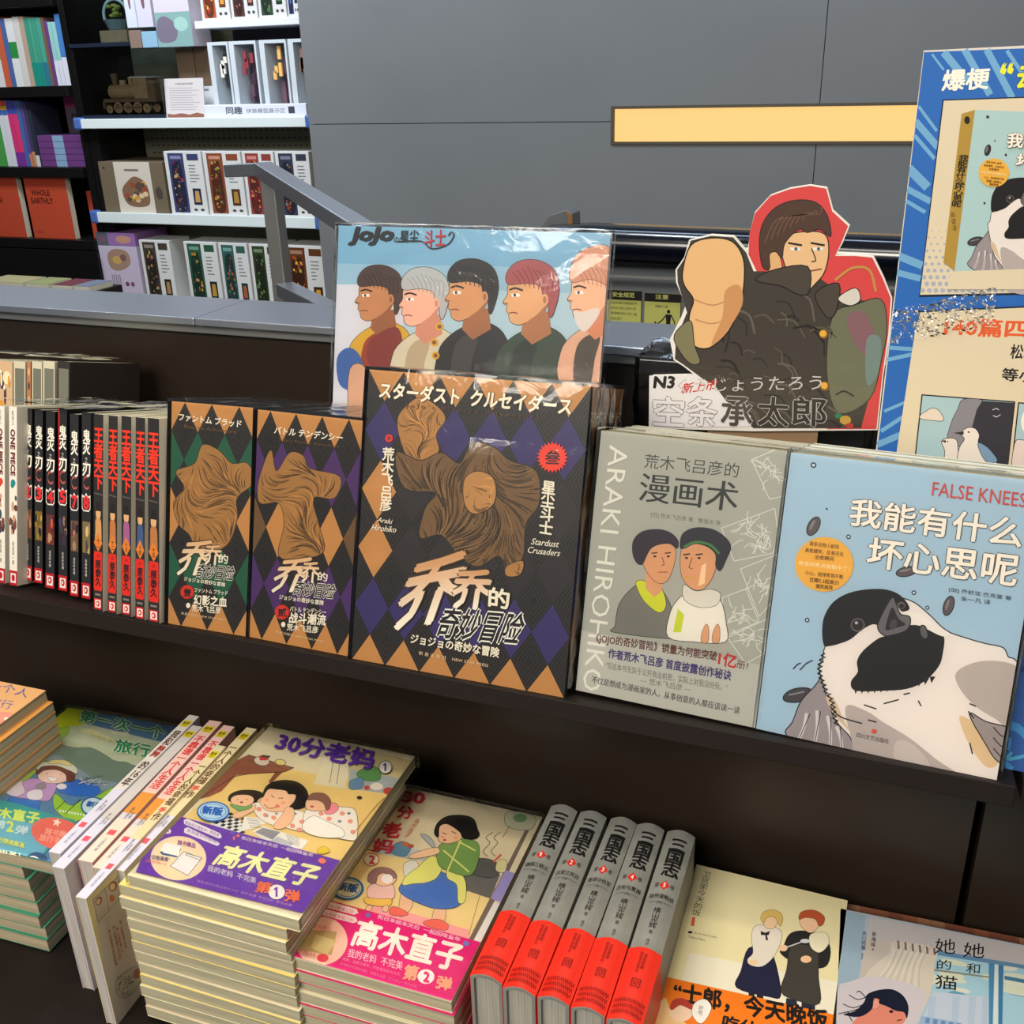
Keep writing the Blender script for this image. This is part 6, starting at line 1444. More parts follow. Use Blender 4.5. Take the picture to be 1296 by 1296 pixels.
# band
MG = (222, 22, 120)
p.poly([(85, 822), (686, 990), (580, 1235), (-60, 1060), (0, 930)], MG); p.poly([(85, 822), (250, 868), (130, 900), (20, 900)], (206, 40, 70))
p.ell((80, 985), 100, 92, (242, 196, 176), 0, 40); p.poly([(10, 940), (140, 950), (120, 1040), (0, 1020)], (190, 164, 110)); p.poly([(60, 960), (140, 985), (100, 1040), (40, 1010)], (214, 196, 140)); p.ell((86, 1050), 22, 16, (226, 70, 90)); p.text('可爱日历卡片', (-20, 1030), (60, 1050), (-20, 1012), (190, 50, 80))
p.text('随书赠品', (46, 936), (116, 950), (50, 920), (226, 110, 120))
for a in ((75, 838), (72, 870)): p.poly([a, (a[0]+10, a[1]-10), (a[0]+140, a[1]+26), (a[0]+146, a[1]+42), (a[0]+130, a[1]+48), (a[0], a[1]+14)], (240, 220, 216))
p.text('陪你度过春夏之际', (80, 850), (200, 882), (84, 838), (206, 60, 90)); p.text('人生早就幸福了的', (76, 882), (200, 914), (80, 870), (206, 60, 90))
p.text('和日本绘本天后  一起回味童年', (292, 900), (606, 990), (298, 884), (246, 196, 220), bold=.02); p.ell((258, 888), 9, 9, (110, 120, 200)); p.ell((630, 996), 11, 10, (110, 130, 210))
p.text('高木直子', (190, 1000), (602, 1105), (228, 902), (248, 240, 226), bold=.035)
p.text('我的老妈  不完美', (178, 1046), (386, 1098), (186, 1014), (250, 206, 216), bold=.015)
p.text('第', (388, 1130), (440, 1138), (402, 1076), (244, 176, 140), bold=.04); p.ell((478, 1122), 32, 28, (250, 240, 230)); p.text('2', (468, 1140), (488, 1144), (472, 1104), MG, bold=.06); p.text('弹', (514, 1165), (570, 1176), (526, 1118), (244, 176, 140), bold=.04)
p.text('细腻、温暖又爆笑，写给喜欢的大大大，', (160, 1060), (382, 1122), (164, 1048), (244, 150, 190)); p.text('适合孩子们读的漫画，温暖大众家，让人会心一笑的日常', (150, 1078), (440, 1168), (154, 1066), (240, 130, 180))
p.build(t); film(t, w_, h, bt, amp=.0006, n=5, tail=False)
stack_under(M2, w_, h, bt, 12, 'cream edged comic', 'comics stacked under the magenta banded one', [CRM, plain((196, 30, 96), .5), CRM], PAGES, lambda k: (.001, 0), 8, 'of the stack with the magenta banded comic')

# ---- spine-up books
def spineup(NL, NR, FR, z, hard=False, cov=None, pages=None, label='', group=None, L=None, low=-27.0, tcap=.9, wrap=False, name='paperback_book'):
    if L:
        lo, hi = -22.0, -5.0
        for _ in range(40):
            z = (lo+hi)/2; d = (hz(NR, z*CM)-hz(FR, z*CM)).length
            if d > L: lo = z
            else: hi = z
    A = hz(NR, z*CM); B = hz(FR, z*CM); C_ = hz(NL, z*CM); d = (B-A).normalized(); left = Vector((-d.y, d.x, 0))
    tk = (C_-A).dot(left)*tcap; Lg = (B-A).length
    M = Matrix(((0, left.x, d.x, A.x), (0, left.y, d.y, A.y), (-1, 0, 0, A.z), (0, 0, 0, 1)))
    pw_ = (z-low)*CM-(.0 if not hard else .0)
    t = thing(name, label, 'book', M, group)
    book_parts(t, pw_, Lg, tk, cov, pages or PAGES, hard=hard)
    return t, M, pw_, Lg, tk
# three-kingdoms hardcovers
near = [(596, 1231), (635, 1246), (677, 1262), (720, 1274), (765, 1288), (811, 1303)]
far = [(731, 1027), (768, 1035), (806, 1043), (841, 1051), (880, 1060)]
GREYC = mat('mottled_grey_cloth', (134, 134, 128), .5, noise=.14, nscale=45)
subs = ['桃园三结义', '汉室之风云', '董卓讨伐军', '吕布与曹操', '徐州谋略战']
ref = None
ordw = ['one', 'two', 'three', 'four', 'five']
for i in range(5):
    NLp = near[i] if i == 0 else (near[i][0]+2, near[i][1]+1)
    t, M, pw_, Lg, tk = spineup(NLp, near[i+1], far[i], -14.0, hard=True, cov=GREYC, pages=page_mat('grey_leaves', (176, 172, 160), (1.2, 70, 1.2)), label='grey hardcover with red band, volume numeral %s on its spine' % ordw[i], group='grey hardcovers with red bands', tcap=.97, name='hardcover_book')
    bend = (lambda tk_: (lambda u, v: .0045*math.sin(math.pi*max(0, min(1, u/tk_)))))(tk)
    s = spineprint(t, M, Lg, tk, None, bend=bend, clip=False)
    # fractions along the spine, measured on the first book
    if ref is None:
        s.zoom = ZE; fr_ = lambda q: (s.uv(q)[0]/tk, s.uv(q)[1]/Lg)
        ref = dict(tb=fr_((560, 425))[1], tt=fr_((670, 150))[1], vb=fr_((520, 520))[1], vt=fr_((540, 470))[1], sb=fr_((500, 590))[1], st=fr_((520, 560))[1], ln=fr_((500, 600))[1], ab=fr_((390, 815))[1], at=fr_((450, 660))[1], bd=fr_((340, 965))[1], dd=fr_((380, 860))[1])
        s.zoom = None
    r = ref
    s.text('三\n国\n志', (.26, r['tb']), (.82, r['tb']), (.26, r['tt']), (22, 20, 20), bold=.035, lsp=.86, shear=0)
    vy = (r['vb']+r['vt'])/2; s.text('第', (.16, vy-.012), (.30, vy-.012), (.16, vy+.014), (50, 46, 42)); s.text('卷', (.68, vy-.012), (.82, vy-.012), (.68, vy+.014), (50, 46, 42))
    s.poly([(.49, vy-.026), (.67, vy), (.49, vy+.026), (.31, vy)], (206, 46, 36)); 
    if i == 0: s.poly([(.51, vy-.012), (.51, vy+.013), (.47, vy+.013), (.42, vy+.006), (.42, vy+.002), (.46, vy+.005), (.46, vy-.012)], (240, 220, 206)); s.lay += 2
    else: s.text('12345'[i], (.45, vy-.012), (.53, vy-.012), (.45, vy+.012), (240, 220, 206), bold=.03)
    s.text(subs[i], (.10, r['sb']-.004), (.90, r['sb']-.004), (.10, r['sb']+.020), (40, 36, 34), bold=.01)
    for k in range(8): s.poly([(.12+k*.095, r['ln']-.018), (.12+(k+1)*.095, r['ln']-.018), (.12+(k+1)*.095, r['ln']-.016), (.12+k*.095, r['ln']-.016)], (96, 88, 70), up=False)
    s.text('[日]', (.43, r['at']+.02), (.57, r['at']+.02), (.43, r['at']+.033), (70, 66, 62))
    s.text('横\n山\n光\n辉', (.38, r['ab']), (.62, r['ab']), (.38, r['at']), (36, 34, 32), lsp=.9); s.text('著', (.44, r['ab']-.028), (.56, r['ab']-.028), (.44, r['ab']-.010), (60, 56, 52))
    s.text('肖\n子', (.44, r['bd']+.012), (.56, r['bd']+.012), (.44, r['bd']+.045), (60, 56, 52))
    s.build(t, mat('printed_ink_matt'), 'spine_print')
    # red paper band round the lower third
    e = .0005; n = 10; bt_ = r['bd']*Lg
    outer = [(-.0045*math.sin(math.pi*j/n)-e, tk*j/n) for j in range(n+1)]; outer[0] = (-e, -e); outer[-1] = (-e, tk+e)
    inner = [(x+e*.9, max(-.00005, min(tk+.00005, y))) for x, y in outer]; inner[0] = (0, -.00005); inner[-1] = (0, tk+.00005)
    dd = .11
    loop = [(dd, -e)]+outer+[(dd, tk+e), (dd, tk+.00005)]+inner[::-1]+[(dd, -.00005)]
    Geo().prism(loop[::-1], .0006, bt_, 'z').build('paper_band', mat('red_paper', (226, 44, 26), .45), t)
    b2 = (lambda tk_: (lambda u, v: .0052*math.sin(math.pi*max(0, min(1, u/tk_)))+.0006))(tk)
    s = spineprint(t, M, Lg, tk, None, bend=b2, clip=False); rb = r['bd']
    s.text('新\n星\n出\n版\n社', (.40, rb*.62), (.50, rb*.62), (.40, rb*.92), (120, 22, 16)); s.text('漫\n画\n典\n藏', (.52, rb*.68), (.62, rb*.68), (.52, rb*.90), (120, 22, 16)); s.text('回', (.38, rb*.42), (.66, rb*.42), (.38, rb*.54), (130, 22, 16), bold=-.01)
    for k in range(14):
        for jj in range(3):
            x = .05+k*.065; y = rb*(.07+jj*.075); s.line([(x, y), (x+.03, y+rb*.05), (x+.06, y)], .006, (124, 20, 14), raw=True, up=False)
    s.lay += 1
    s.build(t, mat('printed_ink_matt'), 'band_print', 'band_lettering')
# thin paperbacks standing on their fore-edges
LIL = plain((206, 204, 222), .4); PNK = plain((226, 178, 170), .4); YEL = plain((222, 206, 158), .4)
def thin(NL, NR, FR, label, cov, title, tcol, z=None, extra=None, L=.205, tail=LIL, v0=.44, v1=.87, tc2=None):
    t, M, pw_, Lg, tk = spineup(NL, NR, FR, -12, cov=cov, pages=page_mat('pale_leaves', (196, 188, 182), (1.2, 70, 1.2)), label=label, group=None, L=L, tcap=.93)
    s = spineprint(t, M, Lg, tk, None)
    s.fill(extra.get('base')); 
    for a, b, c in extra.get('zones', ()): s.poly([(0, a), (1, a), (1, b), (0, b)], c)
    if title: s.text('\n'.join(title), (.18, v0), (.86, v0), (.18, v1), tcol, bold=.03, lsp=.95)
    if tc2:
        for (chs, a, b, c) in tc2: s.text(chs, (.2, a), (.84, a), (.2, b), c, bold=.05)
    s.poly([(.12, .905), (.9, .905), (.9, .955), (.12, .955)], (220, 200, 40)); s.text('绘本', (.2, .925), (.8, .925), (.2, .948), (80, 70, 20), bold=.03); s.text('日记', (.3, .91), (.7, .91), (.3, .922), (80, 70, 20))
    s.text('高\n木\n直\n子', (.36, .26), (.58, .26), (.36, .34), (90, 84, 90)); s.text('绘\n著', (.64, .27), (.8, .27), (.64, .31), (110, 104, 110))
    s.poly([(.25, .16), (.75, .16), (.75, .19), (.25, .19)], (222, 90, 100)); s.text('江\n西\n科\n技', (.4, .06), (.62, .06), (.4, .14), (130, 130, 170))
    s.build(t, None, 'spine_print')
    return t, M, pw_, Lg, tk
WH = (214, 212, 228)
thin((63, 1075), (76, 1081), (252, 907), 'lilac white thin book with brown title, leftmost of the spine-up books', LIL, '我和狗狗的16年'.replace('16', '⑯') if False else ['我', '和', '', '', '的', '16', '年'], (70, 40, 30), extra=dict(base=(220, 214, 206), zones=[(0, .42, WH)]), tc2=[('狗\n狗', .66, .745, (150, 40, 26))])
thin((64, 1097), (81, 1100), (256, 920), 'wrapped pale thin book without visible title, second of the spine-up books', plain((196, 192, 200), .4), None, None, extra=dict(base=(206, 200, 196), zones=[(0, .3, WH)]))
PZ = dict(base=(236, 196, 186), zones=[(.0, .30, (214, 206, 214)), (.30, .44, (226, 150, 66)), (.0, .26, (228, 214, 196))])
thin((100, 1085), (117, 1092), (281, 914), 'pink thin book with red title, left one of the two pink ones', PNK, list('不靠谱一个人生活'), (214, 60, 60), extra=PZ, v0=.47)
thin((117, 1096), (133, 1101), (297, 920), 'pink thin book with red title, right one of the two pink ones', PNK, list('不靠谱一个人生活'), (214, 60, 60), extra=PZ, v0=.47)
t5, M5, pw5, L5, tk5 = thin((96, 1133), (109, 1138), (286, 945), 'cream thin book pushed forward, showing red lines on its side cover', YEL, list('一个人的幸福')+['', '作'], (104, 70, 40), extra=dict(base=(228, 212, 168), zones=[(0, .34, WH)]), v0=.46, v1=.84, tc2=[('手', .512, .545, (214, 60, 50))])
t6, M6, pw6, L6, tk6 = thin((143, 1097), (157, 1103), (325, 923), 'cream thin book beside the purple banded stack, rightmost of the spine-up books', YEL, list('一个人的幸福')+['', '作'], (104, 70, 40), extra=dict(base=(228, 212, 168), zones=[(0, .34, WH)]), v0=.46, v1=.84, tc2=[('手', .512, .545, (214, 60, 50))])
# print on the side cover of the forward one
Q = M5.to_3x3()
p = Print(M5 @ Vector((0, 0, 0)), Q @ Vector((1, 0, 0)), Q @ Vector((0, 0, 1)), pw5, L5, M5.inverted(), ZC)
p.fill((206, 194, 176)); p.poly([(650, 560), (880, 360), (905, 380), (700, 600), (800, 1296), (770, 1296)], (222, 206, 150))
p.poly([(690, 580), (885, 400), (905, 560), (730, 750)], (196, 184, 166)); 
for a, b in (((690, 580), (885, 400)), ((885, 400), (905, 560)), ((905, 560), (730, 750)), ((730, 750), (690, 580)), ((780, 500), (810, 660))): p.line([a, b], 3, (110, 96, 80), raw=True)
for q in ((840, 480, 30, 40), (735, 590, 22, 34)): p.ell(q[:2], q[2], q[3], (150, 100, 60), 20); p.ell((q[0]-4, q[1]+4), q[2]*.65, q[3]*.65, (230, 196, 160), 20)
p.ell((832, 570), 18, 26, (206, 110, 60))
for k, (x, y, L_) in enumerate(((885, 740, 210), (862, 790, 190), (835, 780, 250), (802, 810, 260))):
    s_ = '每一天都充满了手作的乐趣啊'; p.text('\n'.join(s_[:(9 if k != 1 else 7)+k]), (x+L_*.22-4, y+L_), (x+L_*.22+14, y+L_-10), (x-2, y), (196, 70, 60))
p.blob([(860, 1200), (900, 1150), (1000, 1080), (1050, 1100), (1060, 1160), (960, 1296), (880, 1296)], (196, 184, 164), (80, 70, 60), 2); rr = random.Random(9)
for k in range(50):
    x, y = rr.uniform(880, 1000), rr.uniform(1150, 1290); p.line([(x, y), (x+rr.uniform(-20, 20), y+rr.uniform(-20, 20))], 4, (90, 80, 60), raw=True, up=False)
p.ell((1020, 1130), 30, 40, (170, 110, 80), 20)
p.build(t5, None, 'side_print', 'side_lettering')

# ---- travel comic stack at the left
z3_ = -16; w_, h, bt = .146, .203, .0135
M3 = fitflat([(98, 888), (224, 921), (64, 1105), None], z3_, w_, h)
t = thing('paperback_book', 'green and blue travel comic with a girl in a sun hat, topmost of its stack', 'book', M3)
TEALC = plain((70, 140, 110), .4)
book_parts(t, w_, h, bt, TEALC, page_mat('tan_leaves', (186, 172, 142), (1.2, 70, 1.2)))
p = faceprint(t, M3, w_, h, ZB)
p.fill((92, 132, 168))
p.poly([(520, 400), (640, 390), (1350, 560), (1200, 700), (420, 560)], (200, 206, 176)); p.poly([(500, 410), (620, 380), (800, 460), (1300, 640), (1250, 760), (430, 560)], (200, 206, 176))
p.blob([(600, 440), (680, 430), (830, 500), (860, 530), (700, 490)], (226, 220, 170)); p.blob([(830, 450), (940, 455), (960, 475), (860, 470)], (222, 218, 186))
p.blob([(340, 650), (380, 590), (430, 545), (560, 570), (680, 570), (780, 620), (860, 670), (950, 680), (1010, 740), (900, 830), (700, 830), (560, 790), (400, 760)], (120, 140, 124), K, 2)
p.poly([(330, 650), (430, 620), (700, 800), (880, 830), (800, 900), (560, 830)], (136, 156, 166))
p.blob([(520, 810), (620, 815), (740, 860), (720, 920), (600, 930), (500, 920), (430, 880)], (52, 110, 196), K, 1.5)
for k in range(24): p.line([(560+rr.uniform(0, 230), 770+rr.uniform(0, 80)), (580+rr.uniform(0, 230), 790+rr.uniform(0, 60))], 4, (210, 214, 206) if k % 2 else (70, 80, 100), raw=True, up=False)
YG = (196, 208, 40)
p.blob([(440, 240), (570, 225), (740, 290), (600, 400), (510, 410), (500, 470), (430, 520), (380, 600), (340, 660), (300, 720), (180, 820), (60, 870), (0, 880), (-60, 700), (100, 500), (300, 330)], YG, None)
p.blob([(20, 590), (150, 490), (300, 450), (450, 425), (515, 415), (500, 470), (430, 520), (380, 600), (340, 670), (260, 760), (150, 840), (0, 880), (-80, 780)], (170, 206, 80), K, 2)
p.blob([(400, 930), (430, 920), (520, 1000), (620, 960), (720, 930), (830, 870), (900, 870), (800, 1000), (560, 1120), (440, 1060), (400, 1000)], (156, 200, 60), K, 2); 
for k in range(9): p.ell((450+k*22, 1040+k*4), 7, 10, (232, 232, 222))
for (a, b, c) in (((0, 780), (350, 480), 26), ((0, 890), (260, 670), 20)):
    p.line([a, b], 8, (60, 50, 30), raw=True); p.poly([(b[0]-20, b[1]+10), (b[0]+5, b[1]-25), (b[0]+40, b[1]-30), (b[0]+20, b[1]+12)], (200, 200, 206)); p.poly([(b[0], b[1]-26), (b[0]+50, b[1]-36), (b[0]+40, b[1]-10)], (40, 36, 34))
p.line([(490, 1060), (600, 955)], 5, (50, 40, 30), raw=True); p.line([(420, 1030), (490, 965)], 4, (50, 40, 30), raw=True)
# girl
p.blob([(60, 960), (120, 920), (260, 960), (300, 970), (280, 1040), (180, 1040), (60, 1000)], (60, 120, 196), K, 2)
p.blob([(40, 880), (90, 840), (160, 820), (200, 860), (170, 930), (90, 930), (45, 905)], (226, 214, 222), K, 2)
p.blob([(170, 830), (250, 800), (400, 830), (420, 870), (370, 960), (300, 965), (210, 950), (130, 940), (190, 900)], (196, 156, 206), K, 2); p.blob([(210, 900), (300, 880), (320, 930), (290, 960), (210, 950)], (232, 226, 230), K, 1.6); p.blob([(270, 850), (330, 830), (340, 870), (280, 880)], (150, 140, 150), K, 1.6); p.ell((460, 860), 38, 22, (232, 226, 226)); 
p.blob([(285, 770), (300, 725), (420, 710), (530, 750), (530, 800), (440, 835), (340, 830), (290, 800)], (240, 206, 190), K, 2)
p.blob([(270, 750), (290, 715), (400, 700), (530, 740), (560, 770), (545, 820), (500, 820), (490, 770), (420, 735), (330, 740), (285, 770)], (110, 60, 50), K, 2)
p.blob([(275, 720), (300, 690), (370, 675), (450, 665), (520, 680), (575, 730), (570, 765), (530, 745), (420, 705), (320, 710), (285, 735)], (220, 220, 200), K, 2); p.blob([(360, 690), (390, 665), (480, 665), (530, 690), (520, 705), (440, 690)], (232, 216, 150), K, 2)
p.blob([(355, 790), (430, 800), (390, 825)], (240, 236, 230), K, 2); p.ell((350, 768), 5, 4, K); p.ell((455, 768), 5, 4, K)
# text and lower band
p.poly([(-20, 960), (120, 985), (430, 1080), (560, 1110), (300, 1400), (-300, 1400), (-200, 1000)], (64, 160, 156)); p.poly([(-60, 1060), (200, 1130), (420, 1180), (250, 1500), (-300, 1400)], (110, 176, 196))
p.ell((430, 1215), 200, 118, (226, 112, 96), 12, 36); p.text('随书赠\n旅行手账', (290, 1262), (500, 1300), (320, 1165), (240, 170, 150), bold=.03); starburst(p, (425, 1130), 36, 15, 5, (244, 226, 214))
p.text('高木直子', (-120, 1080), (290, 1140), (-100, 1000), (210, 226, 110), bold=.05); p.text('第', (-40, 1170), (30, 1180), (-20, 1110), (206, 226, 226), bold=.03); p.text('2', (50, 1195), (100, 1200), (56, 1120), (214, 226, 110), bold=.05); p.text('弹', (110, 1210), (200, 1222), (130, 1150), (206, 226, 226), bold=.03)
p.ell((695, 1010), 92, 72, (30, 90, 160), 0, 36); p.ell((695, 1010), 80, 62, (200, 220, 226), 0, 36); p.text('新版', (640, 1010), (760, 1030), (660, 970), (30, 90, 160), bold=.05)
for (s_, a, b, c) in (('第一次一个', (584, 372), (1218, 515), (618, 290)), ('旅行', (846, 600), (1108, 648), (872, 508))): p.text(s_, a, b, c, (44, 140, 96), bold=.03, outline=(222, 228, 200), ow=.06)
p.text('高木直子  绘', (668, 485), (835, 535), (674, 465), (170, 180, 140))
p.zoom = ZC; p.text('旅行情绪高涨', (-60, 150), (180, 205), (-50, 112), (226, 226, 110), bold=.03); p.text('出发！', (0, 240), (150, 268), (6, 214), (240, 240, 200), bold=.03)
p.blob([(180, 330), (200, 270), (260, 235), (330, 250), (350, 290), (320, 330), (250, 345)], (60, 90, 130)); p.ell((250, 295), 46, 32, (236, 230, 226), 10); p.poly([(170, 335), (270, 320), (300, 370), (230, 350)], (70, 100, 160))
p.build(t); film(t, w_, h, bt, amp=.0006, n=5, tail=False)
stack_under(M3, w_, h, bt-.0003, 7, 'green covered travel comic', 'travel comics in the left stack', [plain((84, 160, 124), .4), plain((60, 130, 100), .4)], page_mat('tan_leaves', (186, 172, 142), (1, 1, 1)), lambda k: (-.034, 0) if k == 1 else (-.031+.0006*k, 0), 13, 'of the left stack')
# under the shifted second copy the yellow-green cover shows
for o in [x for x in COL.objects if x.get('group') == 'travel comics in the left stack'][:1]:
    Mi_ = o.matrix_basis; q = Print(Mi_ @ Vector((0, 0, 0)), Mi_.to_3x3() @ Vector((1, 0, 0)), Mi_.to_3x3() @ Vector((0, 0, 1)), w_, h, Mi_.inverted()); q.fill((190, 202, 44)); q.poly([(0, 0), (1, 0), (1, .3), (0, .3)], (90, 150, 130)); q.build(o)
# ---- orange stack at the far left
zo = -9.5; w_, h, bt = .148, .21, .0115
TR_ = hz((58, 874), zo*CM)
ang = M3.to_euler('XYZ'); d = (M3.to_3x3() @ Vector((1, 0, 0))).normalized(); u = (M3.to_3x3() @ Vector((0, 0, 1))).normalized()
th = math.atan2(d.y, d.x)-.03
Mo = Matrix.Translation(TR_) @ Matrix.Rotation(th, 4, 'Z') @ Matrix.Rotation(-math.pi/2, 4, 'X') @ Matrix.Translation((-w_, 0, -h))
t = thing('paperback_book', 'orange comic with blue violet handwriting at the far left, on top of its stack', 'book', Mo)
book_parts(t, w_, h, bt, plain((232, 176, 120), .4)); p = faceprint(t, Mo, w_, h, ZB)
p.fill((236, 180, 122)); p.blob([(-300, 330), (0, 300), (120, 330), (100, 420), (-60, 470), (-300, 420)], (236, 150, 130)); p.ell((50, 352), 22, 10, (240, 230, 200))
p.text('一个人', (-100, 120), (196, 200), (-60, 60), (90, 96, 170), bold=-.0); p.text('的旅行', (-180, 240), (74, 286), (-140, 176), (90, 96, 170), bold=-.0); p.build(t)
for k in range(1, 15):
    Mk = Matrix.Translation((0, 0, -k*(bt+.0004))) @ Mo @ Matrix.Translation((.006, 0, 0))
    if Mk.translation.z-bt < ZT-.27: break
    q = thing('paperback_book', 'orange covered comic, %s from the top of the far left stack' % ['second', 'third', 'fourth', 'fifth', 'sixth', 'seventh', 'eighth', 'ninth', 'tenth', 'eleventh', 'twelfth', 'thirteenth', 'fourteenth', 'fifteenth'][k-1], 'book', Mk, 'orange comics in the far left stack')
    book_parts(q, w_, h, bt, plain((226, 160, 80), .4))
# ---- cream cookery comic
z5 = -19; w_, h, bt = .1275, .182, .012
Mf = fitflat([(881, 1094), (1073, 1140), None, None], z5, w_, h)
t = thing('paperback_book', 'cream comic with orange band and two standing cooks on the cover', 'book', Mf)
book_parts(t, w_, h, bt, plain((226, 212, 166), .4)); p = faceprint(t, Mf, w_, h, Y5)
p.fill((232, 220, 172)); p.poly([(190, 800), (700, 900), (660, 1100), (160, 900)], (236, 228, 204))
p.text('卫\n宫\n家\n今\n天\n的\n饭', (196, 674), (224, 680), (236, 530), (60, 50, 44)); p.poly([(199, 681), (209, 683), (205, 712), (194, 710)], (216, 90, 50)); p.ell((192, 732), 8, 4, K); p.text("Today's Menu", (184, 752), (240, 764), (186, 742), (80, 70, 60)); p.text('for the family table', (204, 738), (280, 754), (205, 730), (110, 100, 90))
# two cooks, plainly drawn
NV = (36, 36, 62)
p.poly([(385, 930), (405, 935), (402, 985), (384, 980)], (40, 40, 46)); p.poly([(412, 935), (434, 938), (432, 990), (412, 988)], (40, 40, 46)); p.blob([(385, 785), (440, 790), (470, 820), (492, 940), (450, 945), (345, 915), (360, 860)], NV, K, 1)
p.blob([(405, 715), (440, 708), (485, 722), (495, 750), (470, 810), (430, 845), (390, 840), (382, 822), (400, 800), (395, 750)], (226, 216, 200), K, 1.2); p.ell((400, 832), 16, 9, (238, 200, 160)); p.poly([(425, 728), (440, 734), (456, 728), (452, 742), (446, 742), (450, 760), (442, 758), (440, 742), (426, 742)], (40, 36, 46))
p.blob([(436, 680), (470, 675), (480, 700), (465, 720), (440, 715)], (240, 200, 160), K, 1); p.blob([(426, 690), (432, 668), (460, 658), (490, 668), (498, 690), (490, 712), (482, 700), (470, 682), (445, 684), (436, 700)], (216, 184, 100), K, 1)
p.poly([(510, 950), (545, 958), (545, 1000), (505, 990)], (40, 44, 60)); p.poly([(560, 960), (605, 968), (605, 1010), (560, 1005)], (40, 44, 60))
p.blob([(500, 780), (520, 740), (560, 728), (620, 740), (650, 770), (655, 810), (640, 845), (600, 850), (530, 830), (490, 800)], (40, 38, 38), K, 1); p.blob([(525, 780), (570, 775), (612, 790), (616, 880), (620, 968), (550, 960), (492, 930), (510, 860)], (66, 62, 56), K, 1)
p.blob([(590, 740), (640, 735), (650, 770), (620, 800), (590, 780)], (232, 222, 190), K, 1); p.ell((575, 822), 18, 12, (236, 190, 150)); p.ell((500, 785), 14, 11, (236, 190, 150)); p.line([(505, 785), (560, 765)], 4, (196, 196, 200), raw=True); p.ell((572, 762), 16, 7, (206, 206, 206))
p.blob([(556, 690), (590, 680), (620, 690), (615, 715), (590, 735), (560, 715)], (238, 194, 154), K, 1); p.blob([(552, 690), (560, 666), (600, 660), (634, 680), (632, 705), (618, 712), (606, 690), (575, 684)], (186, 84, 50), K, 1)
p.poly([(70, 872), (102, 878), (740, 1022), (740, 1300), (0, 1300)], (238, 122, 30))
p.text('“士郎，今天晚饭', (134, 962), (648, 1062), (142, 896), (34, 28, 26), bold=.04); p.text('吃什么？”', (296, 1048), (560, 1110), (304, 1006), (34, 28, 26), bold=.04)
p.blob([(70, 1000), (110, 950), (130, 1000), (200, 1060), (60, 1060)], (236, 200, 140)); p.ell((162, 995), 40, 34, (240, 208, 180)); p.blob([(125, 985), (135, 958), (170, 952), (198, 975), (196, 990), (160, 975), (135, 990)], (176, 60, 50)); p.blob([(205, 970), (240, 955), (262, 985), (230, 1035), (200, 1010)], (240, 236, 228), K, 1); p.text('好\n吃', (218, 1005), (232, 1008), (222, 975), K)
p.build(t)
stack_under(Mf, w_, h, bt, 5, 'cream covered comic', 'comics stacked under the orange banded one', [plain((226, 212, 166), .4)], PAGES, lambda k: (0, .0), 17, 'of the stack with the orange banded comic')
# ---- painted window book
w_, h, bt = .148, .21, .012
Mc = fitflat([(1078, 1153), (1296, 1196.5), None, None], -19, .1475, h)
t = thing('paperback_book', 'pale blue book with a dark haired girl and curtains on the cover', 'book', Mc)
book_parts(t, w_, h, bt, plain((176, 188, 196), .4)); p = faceprint(t, Mc, w_, h, ZF)
p.fill((170, 184, 196))
p.poly([(120, 120), (240, 150), (190, 640), (40, 640)], (150, 172, 190)); p.poly([(260, 160), (1400, 380), (1400, 520), (1100, 450), (430, 330), (260, 300)], (188, 182, 184)); p.poly([(250, 300), (430, 330), (390, 400), (220, 580), (190, 600)], (190, 180, 170))
p.poly([(690, 400), (1400, 520), (1400, 1200), (520, 1200), (600, 900)], (158, 196, 212)); rr = random.Random(4)
for k in range(12): p.ell((rr.uniform(700, 1280), rr.uniform(440, 700)), rr.uniform(60, 160), rr.uniform(14, 34), rr.choice([(206, 212, 190), (96, 150, 180), (214, 214, 200)]), 12)
p.poly([(690, 660), (1060, 700), (1060, 1000), (560, 1000)], (186, 198, 214))
for a in (600, 760, 870, 960): p.poly([(a+60, 690), (a+110, 695), (a+90, 900), (a+50, 900)], (172, 190, 210), up=False)
p.lay += 1
p.poly([(1060, 470), (1100, 475), (1085, 900), (1062, 900)], (70, 130, 170)); p.poly([(1125, 475), (1160, 480), (1150, 900), (1125, 900)], (60, 116, 160)); p.poly([(1100, 475), (1124, 478), (1120, 900), (1090, 900)], (206, 216, 216)); p.poly([(700, 385), (1400, 500), (1400, 525), (700, 415)], (96, 136, 170)); p.poly([(1165, 555), (1400, 600), (1400, 625), (1165, 580)], (60, 116, 150)); p.poly([(690, 510), (1060, 560), (1060, 570), (690, 522)], (130, 130, 110))
p.poly([(600, 820), (880, 870), (880, 900), (600, 880)], (150, 176, 206)); 
for k in range(5): p.poly([(640+k*52, 835+k*9), (668+k*52, 840+k*9), (664+k*52, 875+k*6), (636+k*52, 870+k*6)], (100, 134, 176), up=False)
p.lay += 1
p.blob([(430, 330), (700, 370), (700, 480), (680, 640), (620, 800), (520, 900), (200, 1000), (60, 700), (200, 620), (260, 520), (400, 400)], (206, 196, 182)); 
for k in range(12): x = 440+k*22; p.line([(x, 350), (x-60-k*2, 500), (x-190+k*10, 640+k*10)], 5, (174, 170, 166) if k % 2 else (222, 214, 200), up=False)
p.lay += 1
for k in range(12): p.poly([(425+k*24, 315+k*5), (440+k*24, 318+k*5), (444+k*24, 375+k*4), (428+k*24, 372+k*4)], (120, 104, 100) if k % 2 else (200, 190, 180), up=False)
p.lay += 1
p.blob([(60, 640), (120, 600), (300, 560), (560, 620), (640, 700), (560, 900), (300, 1000), (60, 900)], (200, 192, 198))
